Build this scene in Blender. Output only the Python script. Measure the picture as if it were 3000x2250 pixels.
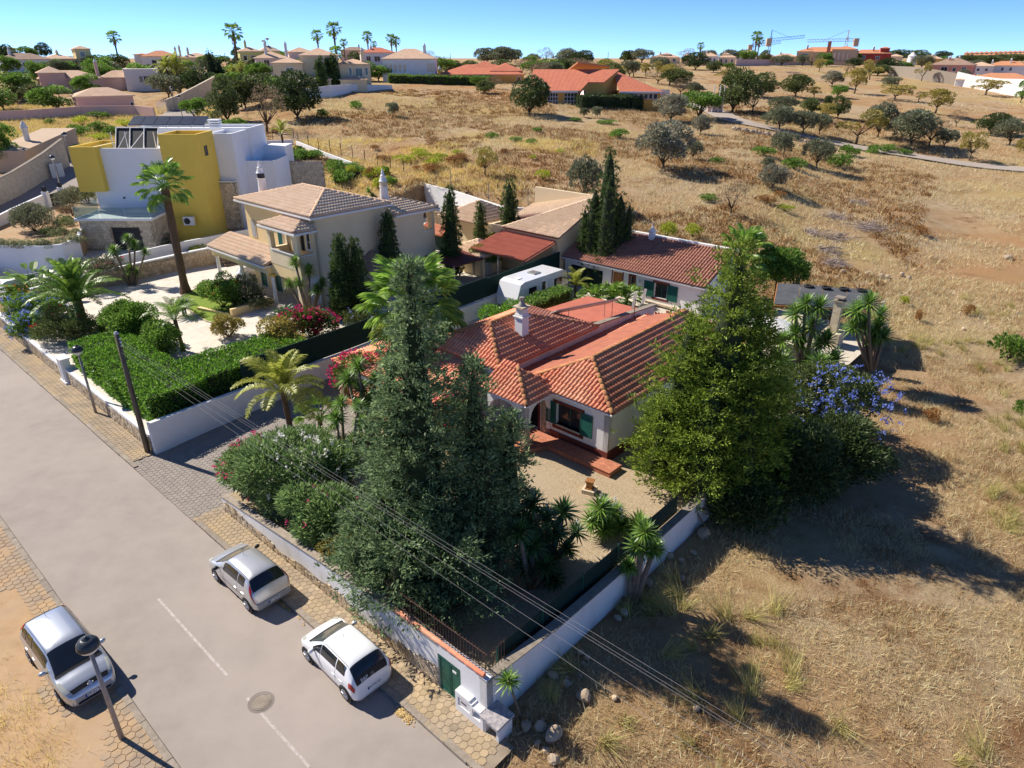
import bpy, bmesh, math, random
import numpy as np
from mathutils import Vector, Matrix
for _o in list(bpy.data.objects): bpy.data.objects.remove(_o)
SC = bpy.context.scene
COL = SC.collection
random.seed(7); RNG = np.random.default_rng(7)
# ---------------------------------------------------------------- camera
CAM_H = 19.3; FPX = 2000.0; PITCH = math.radians(25.6)
cd = bpy.data.cameras.new('camera'); cam = bpy.data.objects.new('camera', cd); COL.objects.link(cam)
cam.location = (0, 0, CAM_H); cam.rotation_euler = (math.radians(90) - PITCH, 0, 0)
cd.sensor_width = 36; cd.lens = 24; cd.clip_start = 0.5; cd.clip_end = 9000
SC.camera = cam
# ---------------------------------------------------------------- sky, sun, exposure
SUN_EL = math.radians(42); SUN_AZ = math.atan2(0.454, -0.891)      # towards the sun, in the ground plane
SUNV = Vector((math.cos(SUN_AZ) * math.cos(SUN_EL), math.sin(SUN_AZ) * math.cos(SUN_EL), math.sin(SUN_EL)))
wd = bpy.data.worlds.new('World'); SC.world = wd; wd.use_nodes = True
_n = wd.node_tree.nodes; _l = wd.node_tree.links; _n.clear()
sky = _n.new('ShaderNodeTexSky'); sky.sky_type = 'NISHITA'; sky.sun_disc = False
sky.sun_elevation = SUN_EL; sky.sun_rotation = math.pi / 2 - SUN_AZ
sky.altitude = 60; sky.air_density = 0.36; sky.dust_density = 0.0; sky.ozone_density = 10.0
_bg = _n.new('ShaderNodeBackground'); _bg.inputs[1].default_value = 0.135
_ow = _n.new('ShaderNodeOutputWorld'); _l.new(sky.outputs[0], _bg.inputs[0]); _l.new(_bg.outputs[0], _ow.inputs[0])
sl = bpy.data.lights.new('sun', 'SUN'); sl.energy = 4.8; sl.angle = math.radians(0.5); sl.color = (1.0, 0.925, 0.82)
so = bpy.data.objects.new('sun', sl); COL.objects.link(so); so.rotation_euler = SUNV.to_track_quat('Z', 'Y').to_euler()
SC.view_settings.view_transform = 'Standard'; SC.view_settings.look = 'None'
SC.view_settings.exposure = 0.62; SC.view_settings.gamma = 1.0; SC.view_settings.use_curve_mapping = False
SC.render.engine = 'CYCLES'; SC.cycles.max_bounces = 6; SC.cycles.diffuse_bounces = 3; SC.cycles.transparent_max_bounces = 6
SC.cycles.use_denoising = True
# ---------------------------------------------------------------- places: pixels of the 3000 x 2250 photo to points on the ground
_c, _s = math.cos(PITCH), math.sin(PITCH)
def ray(u, v):
    x = (u - 1500) / FPX; y = -(v - 1125) / FPX
    return x, _c + y * _s, -_s + y * _c
def GZ(u, v, z=0.0):
    d = ray(u, v); k = (CAM_H - z) / -d[2]
    return (d[0] * k, d[1] * k, z)
ANG = math.radians(-42)                                              # the street runs along s, plots go back along t
EX, EY = math.cos(ANG), math.sin(ANG)
def ST(s, t): return (s * EX - t * EY, s * EY + t * EX)
def toST(x, y): return (x * EX + y * EY, -x * EY + y * EX)
COLS = [(-1.2, [(0, 0), (60, 0), (90, 3), (130, 8), (200, 14), (300, 18), (600, 19), (3000, 15)]),
 (-.675, [(0, 0), (52, 0), (62, 1.6), (74, 3.5), (92, 6.3), (130, 8.7), (155, 11), (200, 15), (260, 17.5), (600, 18.5), (3000, 15)]),
 (-.5, [(0, 0), (42, 0), (55, 1.2), (70, 3.4), (92, 6.2), (130, 8.4), (155, 10), (200, 13), (280, 17), (600, 18), (3000, 15)]),
 (-.25, [(0, 0), (36, .2), (48, .9), (62, 1.8), (75, 3.4), (90, 6.0), (110, 8), (150, 12), (175, 13.4), (260, 16.5), (600, 18), (3000, 15)]),
 (0, [(0, 0), (30, .2), (40, .6), (52, 1.2), (62, 2.8), (73, 5), (85, 6.2), (105, 7.9), (135, 9.6), (150, 11), (200, 14), (300, 16.3), (600, 17.5), (3000, 15)]),
 (.3, [(0, 0), (30, 0), (45, .5), (60, 1.6), (80, 4.2), (96, 5.7), (120, 7), (150, 8.2), (200, 11.2), (250, 13.8), (330, 16.3), (600, 17.5), (3000, 15)]),
 (.5, [(0, 0), (35, -.2), (47, 0), (73, 1.5), (112, 3), (130, 3.7), (175, 7.3), (250, 10.9), (300, 12.6), (500, 17), (900, 18), (3000, 15)]),
 (.68, [(0, 0), (35, -.4), (80, .2), (120, 2.2), (190, 6.3), (230, 8.5), (300, 10), (420, 14), (600, 17), (900, 18), (3000, 15)]),
 (1.3, [(0, 0), (35, -.4), (80, .2), (120, 2.2), (190, 6.3), (230, 8.5), (300, 10), (420, 14), (600, 17), (900, 18), (3000, 15)])]
_CA = np.array([c[0] for c in COLS])
def gnd(x, y):
    x = np.asarray(x, float); y = np.asarray(y, float)
    a = np.clip(x / np.maximum(y, 6.0), -1.2, 1.3)
    prof = np.stack([np.interp(y, [p[0] for p in c[1]], [p[1] for p in c[1]]) for c in COLS], 0)
    i = np.clip(np.searchsorted(_CA, a) - 1, 0, len(_CA) - 2)
    f = (a - _CA[i]) / (_CA[i + 1] - _CA[i]); f = f * f * (3 - 2 * f)
    p0 = np.take_along_axis(prof, i[None], 0)[0]; p1 = np.take_along_axis(prof, (i + 1)[None], 0)[0]
    return p0 * (1 - f) + p1 * f
def gz(x, y): return float(gnd(np.array([x]), np.array([y]))[0])
def G(u, v):
    """where the ray of a pixel meets the terrain"""
    d = ray(u, v); ks = np.concatenate([np.arange(5, 120, .25), np.arange(120, 900, 1.5)])
    x, y, z = d[0] * ks, d[1] * ks, CAM_H + d[2] * ks
    below = np.nonzero(z <= gnd(x, y))[0]
    k = ks[below[0]] if len(below) else 420.0
    return (d[0] * k, d[1] * k, CAM_H + d[2] * k)
def HT(p, v):
    """height above p (a ground point) of the photo row v, at p's distance"""
    y = -(v - 1125) / FPX; k = p[1] / (_c + y * _s)
    return CAM_H + k * (-_s + y * _c) - p[2]
def MPP(p): return math.hypot(p[1] * _c + (CAM_H - p[2]) * _s, 0) / FPX  # metres per photo pixel at p
def onS(u, v, s):
    d = ray(u, v); k = s / (d[0] * EX + d[1] * EY); q = toST(d[0] * k, d[1] * k); return (s, q[1], CAM_H + d[2] * k)
def onT(u, v, t):
    d = ray(u, v); k = t / (-d[0] * EY + d[1] * EX); q = toST(d[0] * k, d[1] * k); return (q[0], t, CAM_H + d[2] * k)
def PX(x, y, z):
    dz = z - CAM_H; f = y * _c - dz * _s; up = y * _s + dz * _c
    return 1500 + FPX * x / f, 1125 - FPX * up / f
# ---------------------------------------------------------------- mesh and object helpers
class Frame:
    def __init__(f, o=(0, 0, 0), ang=0.0):
        f.o = o; f.c = math.cos(ang); f.s = math.sin(ang); f.ang = ang
    def W(f, x, y, z=0.0):
        return (f.o[0] + x * f.c - y * f.s, f.o[1] + x * f.s + y * f.c, f.o[2] + z)
FS = Frame((0, 0, 0), ANG)
FW = Frame()
class MB:
    def __init__(m, fr=FW): m.v = []; m.f = []; m.fr = fr; m.mi = []; m.cur = 0
    def P(m, p): m.v.append(m.fr.W(*p)); return len(m.v) - 1
    def face(m, idx): m.f.append(tuple(idx)); m.mi.append(m.cur); return m
    def poly(m, pts): return m.face([m.P(p) for p in pts])
    def box(m, x0, x1, y0, y1, z0, z1):
        a = [m.P(p) for p in ((x0, y0, z0), (x1, y0, z0), (x1, y1, z0), (x0, y1, z0), (x0, y0, z1), (x1, y0, z1), (x1, y1, z1), (x0, y1, z1))]
        for q in ((3, 2, 1, 0), (4, 5, 6, 7), (0, 1, 5, 4), (1, 2, 6, 5), (2, 3, 7, 6), (3, 0, 4, 7)): m.face([a[i] for i in q])
        return m
    def prism(m, xy, z0, z1, top=True, bottom=True):
        """z0, z1: numbers or functions of (x, y)"""
        f0 = z0 if callable(z0) else (lambda x, y: z0); f1 = z1 if callable(z1) else (lambda x, y: z1)
        n = len(xy); a = [m.P((x, y, f0(x, y))) for x, y in xy]; b = [m.P((x, y, f1(x, y))) for x, y in xy]
        if bottom: m.face(a[::-1])
        if top: m.face(b)
        for i in range(n): j = (i + 1) % n; m.face((a[i], a[j], b[j], b[i]))
        return m
    def slab(m, pts, d):
        """a flat polygon thickened downwards by d"""
        n = len(pts); a = [m.P(p) for p in pts]; b = [m.P((p[0], p[1], p[2] - d)) for p in pts]
        m.face(a); m.face(b[::-1])
        for i in range(n): j = (i + 1) % n; m.face((a[j], a[i], b[i], b[j]))
        return m
    def tube(m, pts, r, n=6, caps=True):
        """pts in frame coords; r a number or list"""
        W = [Vector(m.fr.W(*p)) for p in pts]; k = len(W); rr = r if isinstance(r, (list, tuple)) else [r] * k
        rings = []
        for i in range(k):
            d = (W[min(i + 1, k - 1)] - W[max(i - 1, 0)])
            if d.length < 1e-9: d = Vector((0, 0, 1))
            d.normalize(); a = d.orthogonal().normalized() if i == 0 else (pa - d * pa.dot(d)).normalized(); pa = a; b = d.cross(a)
            ring = []
            for j in range(n):
                t = 2 * math.pi * j / n; q = W[i] + (a * math.cos(t) + b * math.sin(t)) * rr[i]
                m.v.append(tuple(q)); ring.append(len(m.v) - 1)
            rings.append(ring)
        for i in range(k - 1):
            for j in range(n): q = (j + 1) % n; m.face((rings[i][j], rings[i][q], rings[i + 1][q], rings[i + 1][j]))
        if caps: m.face(rings[0][::-1]); m.face(rings[-1])
        return m
    def lathe(m, c, prof, n=16):
        """prof: (r, z) list, turned round the vertical through c"""
        rings = []
        for r, z in prof:
            rings.append([m.P((c[0] + r * math.cos(2 * math.pi * j / n), c[1] + r * math.sin(2 * math.pi * j / n), c[2] + z)) for j in range(n)])
        for i in range(len(prof) - 1):
            for j in range(n): q = (j + 1) % n; m.face((rings[i][j], rings[i][q], rings[i + 1][q], rings[i + 1][j]))
        m.face(rings[0][::-1]); m.face(rings[-1]); return m
    def add(m, V, F, mi=None):
        o = len(m.v); m.v += [tuple(v) for v in V]
        for f in F: m.f.append(tuple(i + o for i in f)); m.mi.append(m.cur)
        return m
ORG = {}
def _link(name, data, parent, loc):
    o = bpy.data.objects.new(name, data); COL.objects.link(o)
    if parent is not None: o.parent = parent; ORG[o.name] = ORG[parent.name]
    else: o.location = loc; ORG[o.name] = tuple(loc)
    return o
def mesh_from(name, V, F, mats, org, smooth=False, mi=None):
    me = bpy.data.meshes.new(name); V = np.asarray(V, float).reshape(-1, 3) - np.asarray(org, float)
    me.from_pydata(V.tolist(), [], F)
    for mt in (mats if isinstance(mats, (list, tuple)) else [mats]): me.materials.append(mt)
    if mi is not None and any(mi): me.polygons.foreach_set('material_index', np.array(mi, np.int32))
    if smooth: me.polygons.foreach_set('use_smooth', np.ones(len(me.polygons), bool))
    me.update(); return me
def obj(name, mb, mat, parent=None, loc=None, smooth=False):
    if parent is not None: org = ORG[parent.name]
    else:
        if loc is None:
            a = np.array(mb.v); loc = (float((a[:, 0].min() + a[:, 0].max()) / 2), float((a[:, 1].min() + a[:, 1].max()) / 2), float(a[:, 2].min()))
        org = loc
    return _link(name, mesh_from(name, mb.v, mb.f, mat, org, smooth, mb.mi), parent, loc)
def npobj(name, V, F, mat, parent=None, loc=(0, 0, 0), smooth=False):
    """V (n,3) in world, F (m,k) all the same size: fast"""
    org = ORG[parent.name] if parent is not None else loc
    return _link(name, npmesh(name, V, F, mat, org, smooth), parent, loc)
def npmesh(name, V, F, mat, org=(0, 0, 0), smooth=False):
    me = bpy.data.meshes.new(name); V = np.asarray(V, np.float32) - np.asarray(org, np.float32); F = np.asarray(F, np.int32)
    me.vertices.add(len(V)); me.vertices.foreach_set('co', V.ravel())
    me.loops.add(F.size); me.loops.foreach_set('vertex_index', F.ravel())
    me.polygons.add(len(F)); me.polygons.foreach_set('loop_start', np.arange(0, F.size, F.shape[1], dtype=np.int32))
    for mt in (mat if isinstance(mat, (list, tuple)) else [mat]): me.materials.append(mt)
    if smooth: me.polygons.foreach_set('use_smooth', np.ones(len(F), bool))
    me.update(calc_edges=True); me.validate(); return me
def tag(o, label=None, cat=None, group=None, kind=None):
    if label: o['label'] = label
    if cat: o['category'] = cat
    if group: o['group'] = group
    if kind: o['kind'] = kind
    return o
def thing(name, loc, label, cat, group=None, rz=0.0):
    o = bpy.data.objects.new(name, None); o.empty_display_size = .3; COL.objects.link(o); o.location = loc; o.rotation_euler = (0, 0, rz)
    ORG[o.name] = tuple(loc); return tag(o, label, cat, group)
def copy_tree(o, parent=None):
    c = o.copy(); COL.objects.link(c); c.parent = parent
    for ch in list(o.children): copy_tree(ch, c)
    return c
def spawn(proto, loc, rz=0.0, sc=1.0, label=None, group=None):
    """a copy of a thing with all its parts"""
    c = copy_tree(proto); c.location = loc; c.rotation_euler = (0, 0, rz)
    c.scale = sc if isinstance(sc, (tuple, list)) else (sc, sc, sc)
    if label: c['label'] = label
    if group: c['group'] = group
    return c
# ---------------------------------------------------------------- materials
def lin(h):
    if isinstance(h, str):
        c = [int(h[i:i + 2], 16) / 255 for i in (0, 2, 4)]
        return tuple(((x / 12.92) if x <= .04045 else ((x + .055) / 1.055) ** 2.4) for x in c)
    return tuple(h)
def N(t, ty, **kw):
    n = t.nodes.new(ty)
    for k, v in kw.items(): setattr(n, k, v)
    return n
def mat(name, c1, c2=None, scale=2.0, rough=.8, detail=4, bump=0.0, bscale=30.0, metal=0.0, spec=.3, c3=None, s3=.3, contrast=(.35, .65), coord='pos', stretch=None, coat=0.0, rnd=0.0, bdist=.02):
    m = bpy.data.materials.new(name); m.use_nodes = True; t = m.node_tree; b = t.nodes['Principled BSDF']; L = t.links.new
    b.inputs['Roughness'].default_value = rough; b.inputs['Metallic'].default_value = metal; b.inputs['Specular IOR Level'].default_value = spec
    if coat: b.inputs['Coat Weight'].default_value = coat; b.inputs['Coat Roughness'].default_value = .06
    c1 = lin(c1); b.inputs['Base Color'].default_value = (*c1, 1)
    if coord == 'pos': co = N(t, 'ShaderNodeNewGeometry').outputs['Position']
    else: co = N(t, 'ShaderNodeTexCoord').outputs['Object']
    if stretch:
        mp = N(t, 'ShaderNodeMapping'); mp.inputs['Scale'].default_value = stretch; L(co, mp.inputs[0]); co = mp.outputs[0]
    out = None
    def ramp(sc, a, bcol, ct, prev):
        nz = N(t, 'ShaderNodeTexNoise'); nz.inputs['Scale'].default_value = sc; nz.inputs['Detail'].default_value = detail; nz.inputs['Roughness'].default_value = .62
        L(co, nz.inputs['Vector'])
        mr = N(t, 'ShaderNodeMapRange'); mr.inputs[1].default_value = ct[0]; mr.inputs[2].default_value = ct[1]; L(nz.outputs['Fac'], mr.inputs[0])
        mx = N(t, 'ShaderNodeMix', data_type='RGBA'); L(mr.outputs[0], mx.inputs[0])
        if prev is None: mx.inputs[6].default_value = (*a, 1)
        else: L(prev, mx.inputs[6])
        mx.inputs[7].default_value = (*lin(bcol), 1); return mx.outputs[2]
    if c2 is not None: out = ramp(scale, c1, c2, contrast, None)
    if c3 is not None: out = ramp(s3, c1, c3, (.42, .68), out)
    if rnd:
        oi = N(t, 'ShaderNodeObjectInfo'); hs = N(t, 'ShaderNodeHueSaturation'); mr = N(t, 'ShaderNodeMapRange')
        L(oi.outputs['Random'], mr.inputs[0]); mr.inputs[3].default_value = 1 - rnd; mr.inputs[4].default_value = 1 + rnd; L(mr.outputs[0], hs.inputs['Value'])
        if out is not None: L(out, hs.inputs['Color'])
        else: hs.inputs['Color'].default_value = (*c1, 1)
        out = hs.outputs[0]
    if out is not None: L(out, b.inputs['Base Color'])
    if bump:
        nz = N(t, 'ShaderNodeTexNoise'); nz.inputs['Scale'].default_value = bscale; nz.inputs['Detail'].default_value = 5; L(co, nz.inputs['Vector'])
        bp = N(t, 'ShaderNodeBump'); bp.inputs['Strength'].default_value = bump; bp.inputs['Distance'].default_value = bdist; L(nz.outputs['Fac'], bp.inputs['Height']); L(bp.outputs[0], b.inputs['Normal'])
    return m
LEAFK = 1.6
def leafmat(name, dark, light, trans=.3, rough=.55, hue=0.0, spec=.3, objrnd=.12, mid=None, sheen=0.0):
    """leaf colours vary leaf by leaf and plant by plant"""
    dark, light, mid = [tuple(min(.85, x * LEAFK) for x in lin(q)) if q and 'flower' not in name and 'bract' not in name else q for q in (dark, light, mid)]
    m = bpy.data.materials.new(name); m.use_nodes = True; t = m.node_tree; L = t.links.new; b = t.nodes['Principled BSDF']; out = t.nodes['Material Output']
    ge = N(t, 'ShaderNodeNewGeometry'); cr = N(t, 'ShaderNodeValToRGB'); L(ge.outputs['Random Per Island'], cr.inputs[0])
    e = cr.color_ramp.elements; e[0].color = (*lin(dark), 1); e[1].color = (*lin(light), 1)
    if mid: q = e.new(.5); q.color = (*lin(mid), 1)
    oi = N(t, 'ShaderNodeObjectInfo'); hs = N(t, 'ShaderNodeHueSaturation'); mr = N(t, 'ShaderNodeMapRange')
    L(oi.outputs['Random'], mr.inputs[0]); mr.inputs[3].default_value = 1 - objrnd; mr.inputs[4].default_value = 1 + objrnd; L(mr.outputs[0], hs.inputs['Value']); L(cr.outputs[0], hs.inputs['Color'])
    L(hs.outputs[0], b.inputs['Base Color']); b.inputs['Roughness'].default_value = rough; b.inputs['Specular IOR Level'].default_value = spec
    tr = N(t, 'ShaderNodeBsdfTranslucent'); L(hs.outputs[0], tr.inputs[0]); mx = N(t, 'ShaderNodeMixShader'); mx.inputs[0].default_value = min(.5, trans + .14)
    L(b.outputs[0], mx.inputs[1]); L(tr.outputs[0], mx.inputs[2]); L(mx.outputs[0], out.inputs[0]); return m
MT = {}
MT['asphalt'] = mat('asphalt', (.33, .285, .25), (.29, .25, .22), 1.1, .9, 6, .25, 260, c3=(.37, .315, .272), s3=.16, stretch=None, bdist=.006)
MT['kerb'] = mat('kerb_stone', (.33, .28, .225), (.24, .2, .155), 5, .9, 4, .25, 60, rnd=.1)
MT['paver'] = mat('hex_paver', (.40, .32, .225), (.28, .22, .155), 2.2, .92, 5, .3, 90, c3=(.47, .35, .2), s3=.5, rnd=.14)
MT['paver_grey'] = mat('hex_paver_grey', (.34, .3, .26), (.27, .235, .205), 2.2, .92, 5, .3, 90, rnd=.1)
MT['grout'] = mat('sand_joint', (.33, .265, .19), (.25, .2, .145), 3, .95, 4, .3, 60)
MT['sand'] = mat('sandy_soil', (.46, .3, .16), (.36, .235, .13), 1.5, .95, 6, .5, 30, c3=(.42, .3, .19), s3=.5)
MT['white'] = mat('white_render', (.80, .79, .77), (.74, .73, .71), 1.2, .85, 5, .12, 60)
MT['whitew'] = mat('weathered_white_render', (.74, .72, .69), (.6, .56, .5), 1.4, .88, 6, .2, 40, contrast=(.5, .8), stretch=(1, 1, .35))
MT['paint'] = mat('white_paint', (.78, .77, .75), rough=.5)
MT['roadpaint'] = mat('worn_road_paint', (.50, .45, .41), (.36, .315, .28), 7, .85, 6, contrast=(.4, .62))
MT['stone'] = mat('rubble_stone', (.56, .44, .28), (.38, .28, .165), 2.5, .9, 5, .5, 25, rnd=.22, c3=(.5, .42, .31), s3=.9)
MT['mortar'] = mat('mortar', (.36, .3, .22), (.26, .21, .15), 4, .95)
MT['stonepale'] = mat('pale_stone', (.62, .54, .41), (.5, .41, .28), 2.5, .9, 5, .4, 25, rnd=.16)
MT['tile_red'] = mat('terracotta_tile', (.70, .26, .15), (.56, .19, .105), 2.2, .85, 6, .25, 50, rnd=.14, c3=(.72, .36, .22), s3=.5)
MT['tile_pan'] = mat('terracotta_pan', (.44, .155, .09), (.32, .115, .07), 2, .9, 5)  # pans are darker than their tiles: shade between the barrels put into the colour
MT['tile_old'] = mat('lichened_ridge_tile', (.52, .2, .1), (.5, .3, .11), 5, .9, 6, .3, 50, rnd=.15, contrast=(.45, .65))
MT['tile_cream'] = mat('cream_tile', (.82, .62, .44), (.72, .51, .34), 1.8, .85, 5, .2, 50, rnd=.1)
MT['tile_creampan'] = mat('cream_tile_pan', (.62, .43, .29), (.52, .35, .23), 2, .9)
MT['tile_brown'] = mat('brown_tile', (.42, .2, .135), (.34, .15, .1), 2, .85, 5, .2, 50, rnd=.1)
MT['tile_brownpan'] = mat('brown_tile_pan', (.16, .07, .05), (.12, .055, .04), 2, .9)
MT['yellow'] = mat('ochre_yellow_render', (.84, .64, .33), (.80, .60, .30), .8, .85, 4, .1, 60)
MT['beige'] = mat('beige_and_shaded_yellow_render', (.78, .64, .42), (.74, .60, .38), .8, .85, 4, .1, 60)  # plain beige on the sheds; on the yellow house, its sunless side's shade as colour
MT['mustard'] = mat('mustard_render', (.78, .56, .10), (.74, .52, .09), .6, .85)
MT['modernwhite'] = mat('modern_white_render', (.80, .80, .80), (.76, .765, .775), .5, .85)
MT['glass'] = mat('dark_window_glass', (.022, .026, .03), rough=.06, spec=.6)
MT['glassb'] = mat('blue_window_glass', (.03, .05, .075), rough=.06, spec=.6)
MT['green'] = mat('green_shutter_paint', (.012, .10, .075), (.01, .085, .06), 3, .5)
MT['greendoor'] = mat('green_metal_door', (.012, .115, .08), (.01, .095, .066), 2, .45)
MT['darkgreen'] = mat('dark_green_screen', (.008, .032, .024), (.007, .026, .02), 8, .9, 4, .4, 200)
MT['maroon'] = mat('maroon_trim', (.17, .045, .028), (.14, .036, .024), 3, .75)
MT['brick'] = mat('terrace_brick', (.50, .2, .115), (.42, .155, .088), 3, .85, 5, .3, 60, rnd=.12)
MT['brickjoint'] = mat('brick_joint', (.34, .16, .1), rough=.9)
MT['gravel'] = mat('gravel', (.52, .41, .27), (.27, .2, .12), 17, .95, 6, .9, 42, c3=(.42, .33, .22), s3=.6, bdist=.03)
MT['whitegravel'] = mat('white_gravel', (.62, .56, .47), (.48, .42, .34), 6, .95, 6, .4, 60)
MT['turf'] = mat('artificial_turf', (.19, .27, .03), (.15, .22, .025), 3, .95, 5, .5, 150)
MT['wood'] = mat('weathered_pole_wood', (.17, .135, .095), (.11, .09, .066), 2.5, .9, 6, .5, 12, stretch=(8, 8, .5))
MT['woodw'] = mat('warm_wood', (.36, .16, .055), (.27, .11, .035), 5, .6, 5)
MT['metalgrey'] = mat('galvanised_pole', (.34, .31, .29), (.28, .25, .23), 5, .55, metal=.3)
MT['dark'] = mat('dark_plastic', (.02, .023, .027), rough=.4)
MT['lampcap'] = mat('lamp_cap', (.035, .045, .055), (.05, .06, .07), 8, .32)
MT['clear'] = mat('lamp_globe_frosted', (.62, .62, .6), rough=.25, spec=.5)
MT['wire'] = mat('pale_cable', (.26, .25, .25), rough=.6)
MT['rust'] = mat('rusty_iron', (.09, .045, .03), (.06, .033, .025), 6, .8)
MT['rock'] = mat('limestone_rock', (.50, .40, .29), (.36, .27, .18), 3, .92, 6, .6, 12, rnd=.25)
MT['bark'] = mat('bark', (.11, .08, .055), (.075, .055, .04), 6, .95, 5, .7, 20)
MT['barkpale'] = mat('pale_bark', (.24, .18, .125), (.16, .12, .085), 6, .95, 5, .6, 20)
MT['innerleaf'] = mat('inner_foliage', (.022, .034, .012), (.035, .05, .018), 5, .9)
MT['palmbark'] = mat('palm_trunk', (.17, .105, .065), (.085, .055, .037), 9, .95, 5, .9, 14)
MT['pink'] = mat('pink_render', (.70, .46, .38), (.66, .43, .355), .5, .88)
MT['cream'] = mat('cream_render', (.76, .62, .40), (.72, .58, .37), .5, .88)
MT['paleyellow'] = mat('pale_yellow_render', (.72, .62, .30), (.68, .58, .28), .5, .88)
MT['orange'] = mat('orange_render', (.72, .39, .10), (.68, .36, .09), .5, .88)
MT['offwhite'] = mat('off_white_render', (.76, .72, .69), (.71, .67, .64), .5, .88)
MT['salmon'] = mat('salmon_render', (.62, .30, .22), (.58, .27, .2), .5, .88)
MT['crimson'] = mat('crimson_render', (.34, .06, .05), (.3, .052, .045), .5, .88)
MT['tan'] = mat('tan_render', (.52, .39, .27), (.48, .355, .245), .5, .88)
def farroof(name, c1, c2, ang=0.0):
    """roof of tiles too far off to tell apart: ribs and courses in the relief, colour patches"""
    m = mat(name, c1, c2, .9, .88, 5); t = m.node_tree; L = t.links.new; b = t.nodes['Principled BSDF']
    tc = N(t, 'ShaderNodeTexCoord'); w = N(t, 'ShaderNodeTexWave'); w.inputs['Scale'].default_value = 1.2; L(tc.outputs['Object'], w.inputs[0])
    bp = N(t, 'ShaderNodeBump'); bp.inputs['Strength'].default_value = .6; bp.inputs['Distance'].default_value = .06; L(w.outputs['Fac'], bp.inputs['Height']); L(bp.outputs[0], b.inputs['Normal']); return m
MT['roof_cream'] = farroof('far_cream_roof', (.68, .47, .32), (.58, .38, .25))
MT['roof_red'] = farroof('far_red_roof', (.60, .2, .11), (.53, .16, .09))
MT['roof_orange'] = farroof('far_orange_roof', (.62, .28, .14), (.55, .24, .12))
MT['roof_brown'] = farroof('far_brown_roof', (.38, .25, .18), (.3, .2, .145))
MT['silver'] = mat('silver_car_paint', (.56, .56, .56), rough=.3, metal=.55, coat=.8, spec=.5)
MT['silverb'] = mat('blue_silver_car_paint', (.47, .50, .55), rough=.3, metal=.55, coat=.8, spec=.5)
MT['carwhite'] = mat('white_car_paint', (.78, .785, .79), rough=.28, coat=.8, spec=.5)
MT['tyre'] = mat('tyre_rubber', (.018, .018, .019), rough=.85)
MT['rim'] = mat('alloy_rim', (.45, .45, .46), rough=.35, metal=.7)
MT['redlamp'] = mat('red_lamp_glass', (.36, .012, .014), rough=.15, spec=.6)
MT['headlamp'] = mat('headlamp_glass', (.42, .43, .38), rough=.12, spec=.7)
MT['plate'] = mat('number_plate', (.74, .74, .73), rough=.4)
MT['blue'] = mat('blue_band', (.01, .05, .3), rough=.4)
MT['black'] = mat('black_print', (.012, .012, .013), rough=.5)
MT['balu'] = mat('balustrade_glass', (.55, .66, .64), rough=.05, spec=.5)
_b = MT['balu'].node_tree.nodes['Principled BSDF']; _b.inputs['Transmission Weight'].default_value = .85; _b.inputs['IOR'].default_value = 1.05
MT['solar'] = mat('solar_panel', (.03, .035, .05), (.045, .05, .065), 3, .25, spec=.6)
MT['panelback'] = mat('panel_back', (.42, .45, .46), rough=.5)
# ---------------------------------------------------------------- terrain
def vnoise(x, y, sc, seed=0):
    x = np.asarray(x, float) / sc + seed * 17.3; y = np.asarray(y, float) / sc - seed * 9.1
    xi = np.floor(x); yi = np.floor(y); fx = x - xi; fy = y - yi; fx = fx * fx * (3 - 2 * fx); fy = fy * fy * (3 - 2 * fy)
    h = lambda a, b: np.modf(np.abs(np.sin(a * 127.1 + b * 311.7) * 43758.5453))[0]
    return (h(xi, yi) * (1 - fx) + h(xi + 1, yi) * fx) * (1 - fy) + (h(xi, yi + 1) * (1 - fx) + h(xi + 1, yi + 1) * fx) * fy
def dseg(x, y, pts):
    d = np.full(np.shape(x), 1e9)
    for (ax, ay), (bx, by) in zip(pts[:-1], pts[1:]):
        l2 = (bx - ax) ** 2 + (by - ay) ** 2; t = np.clip(((x - ax) * (bx - ax) + (y - ay) * (by - ay)) / l2, 0, 1)
        d = np.minimum(d, np.hypot(x - ax - t * (bx - ax), y - ay - t * (by - ay)))
    return d
TRACK = [G(u, v)[:2] for u, v in ((2085, 322), (2140, 350), (2200, 369), (2330, 393), (2480, 426), (2600, 446), (2760, 471), (2900, 488), (3060, 503))]
TRACK = [(TRACK[0][0] - 8, TRACK[0][1] + 14)] + TRACK + [(TRACK[-1][0] + 40, TRACK[-1][1] - 10)]
UPST = [(-78, 48), (-62, 62)] + [G(u, v)[:2] for u, v in ((20, 640), (110, 585), (215, 505))] + [(-58, 106), (-60.5, 122)] + [G(u, v)[:2] for u, v in ((480, 366), (560, 312), (640, 285))]
YARDR = lambda s, t: .8 + .6 * min(1, max(0, (t - 26) / 16))
YARDY = lambda s, t: 1.15 + .65 * min(1, max(0, (t - 10.5) / 14))
DRIVE = lambda s, t: .10 + .7 * min(1, max(0, (t - 11.0) / 11))
MODZ = 3.0
def hit(u, v, fn):
    z = 1.0
    for _ in range(12): p = GZ(u, v, z); q = toST(p[0], p[1]); z = fn(q[0], q[1])
    return (p[0], p[1], z)
LOTS = [(-36, -10.4, 10.4, 52), (-64.2, -35.3, 10.4, 56), (-92, -64.2, 10.4, 40)]
def inlot(s, t): return any(a < s < b and c < t < d for a, b, c, d in LOTS)
def lotmask(S, T, grow=0.0):
    m = np.zeros(np.shape(S), bool)
    for a, b, c, d in LOTS: m |= (S > a - grow) & (S < b + grow) & (T > c - grow) & (T < d + grow)
    return m
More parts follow.
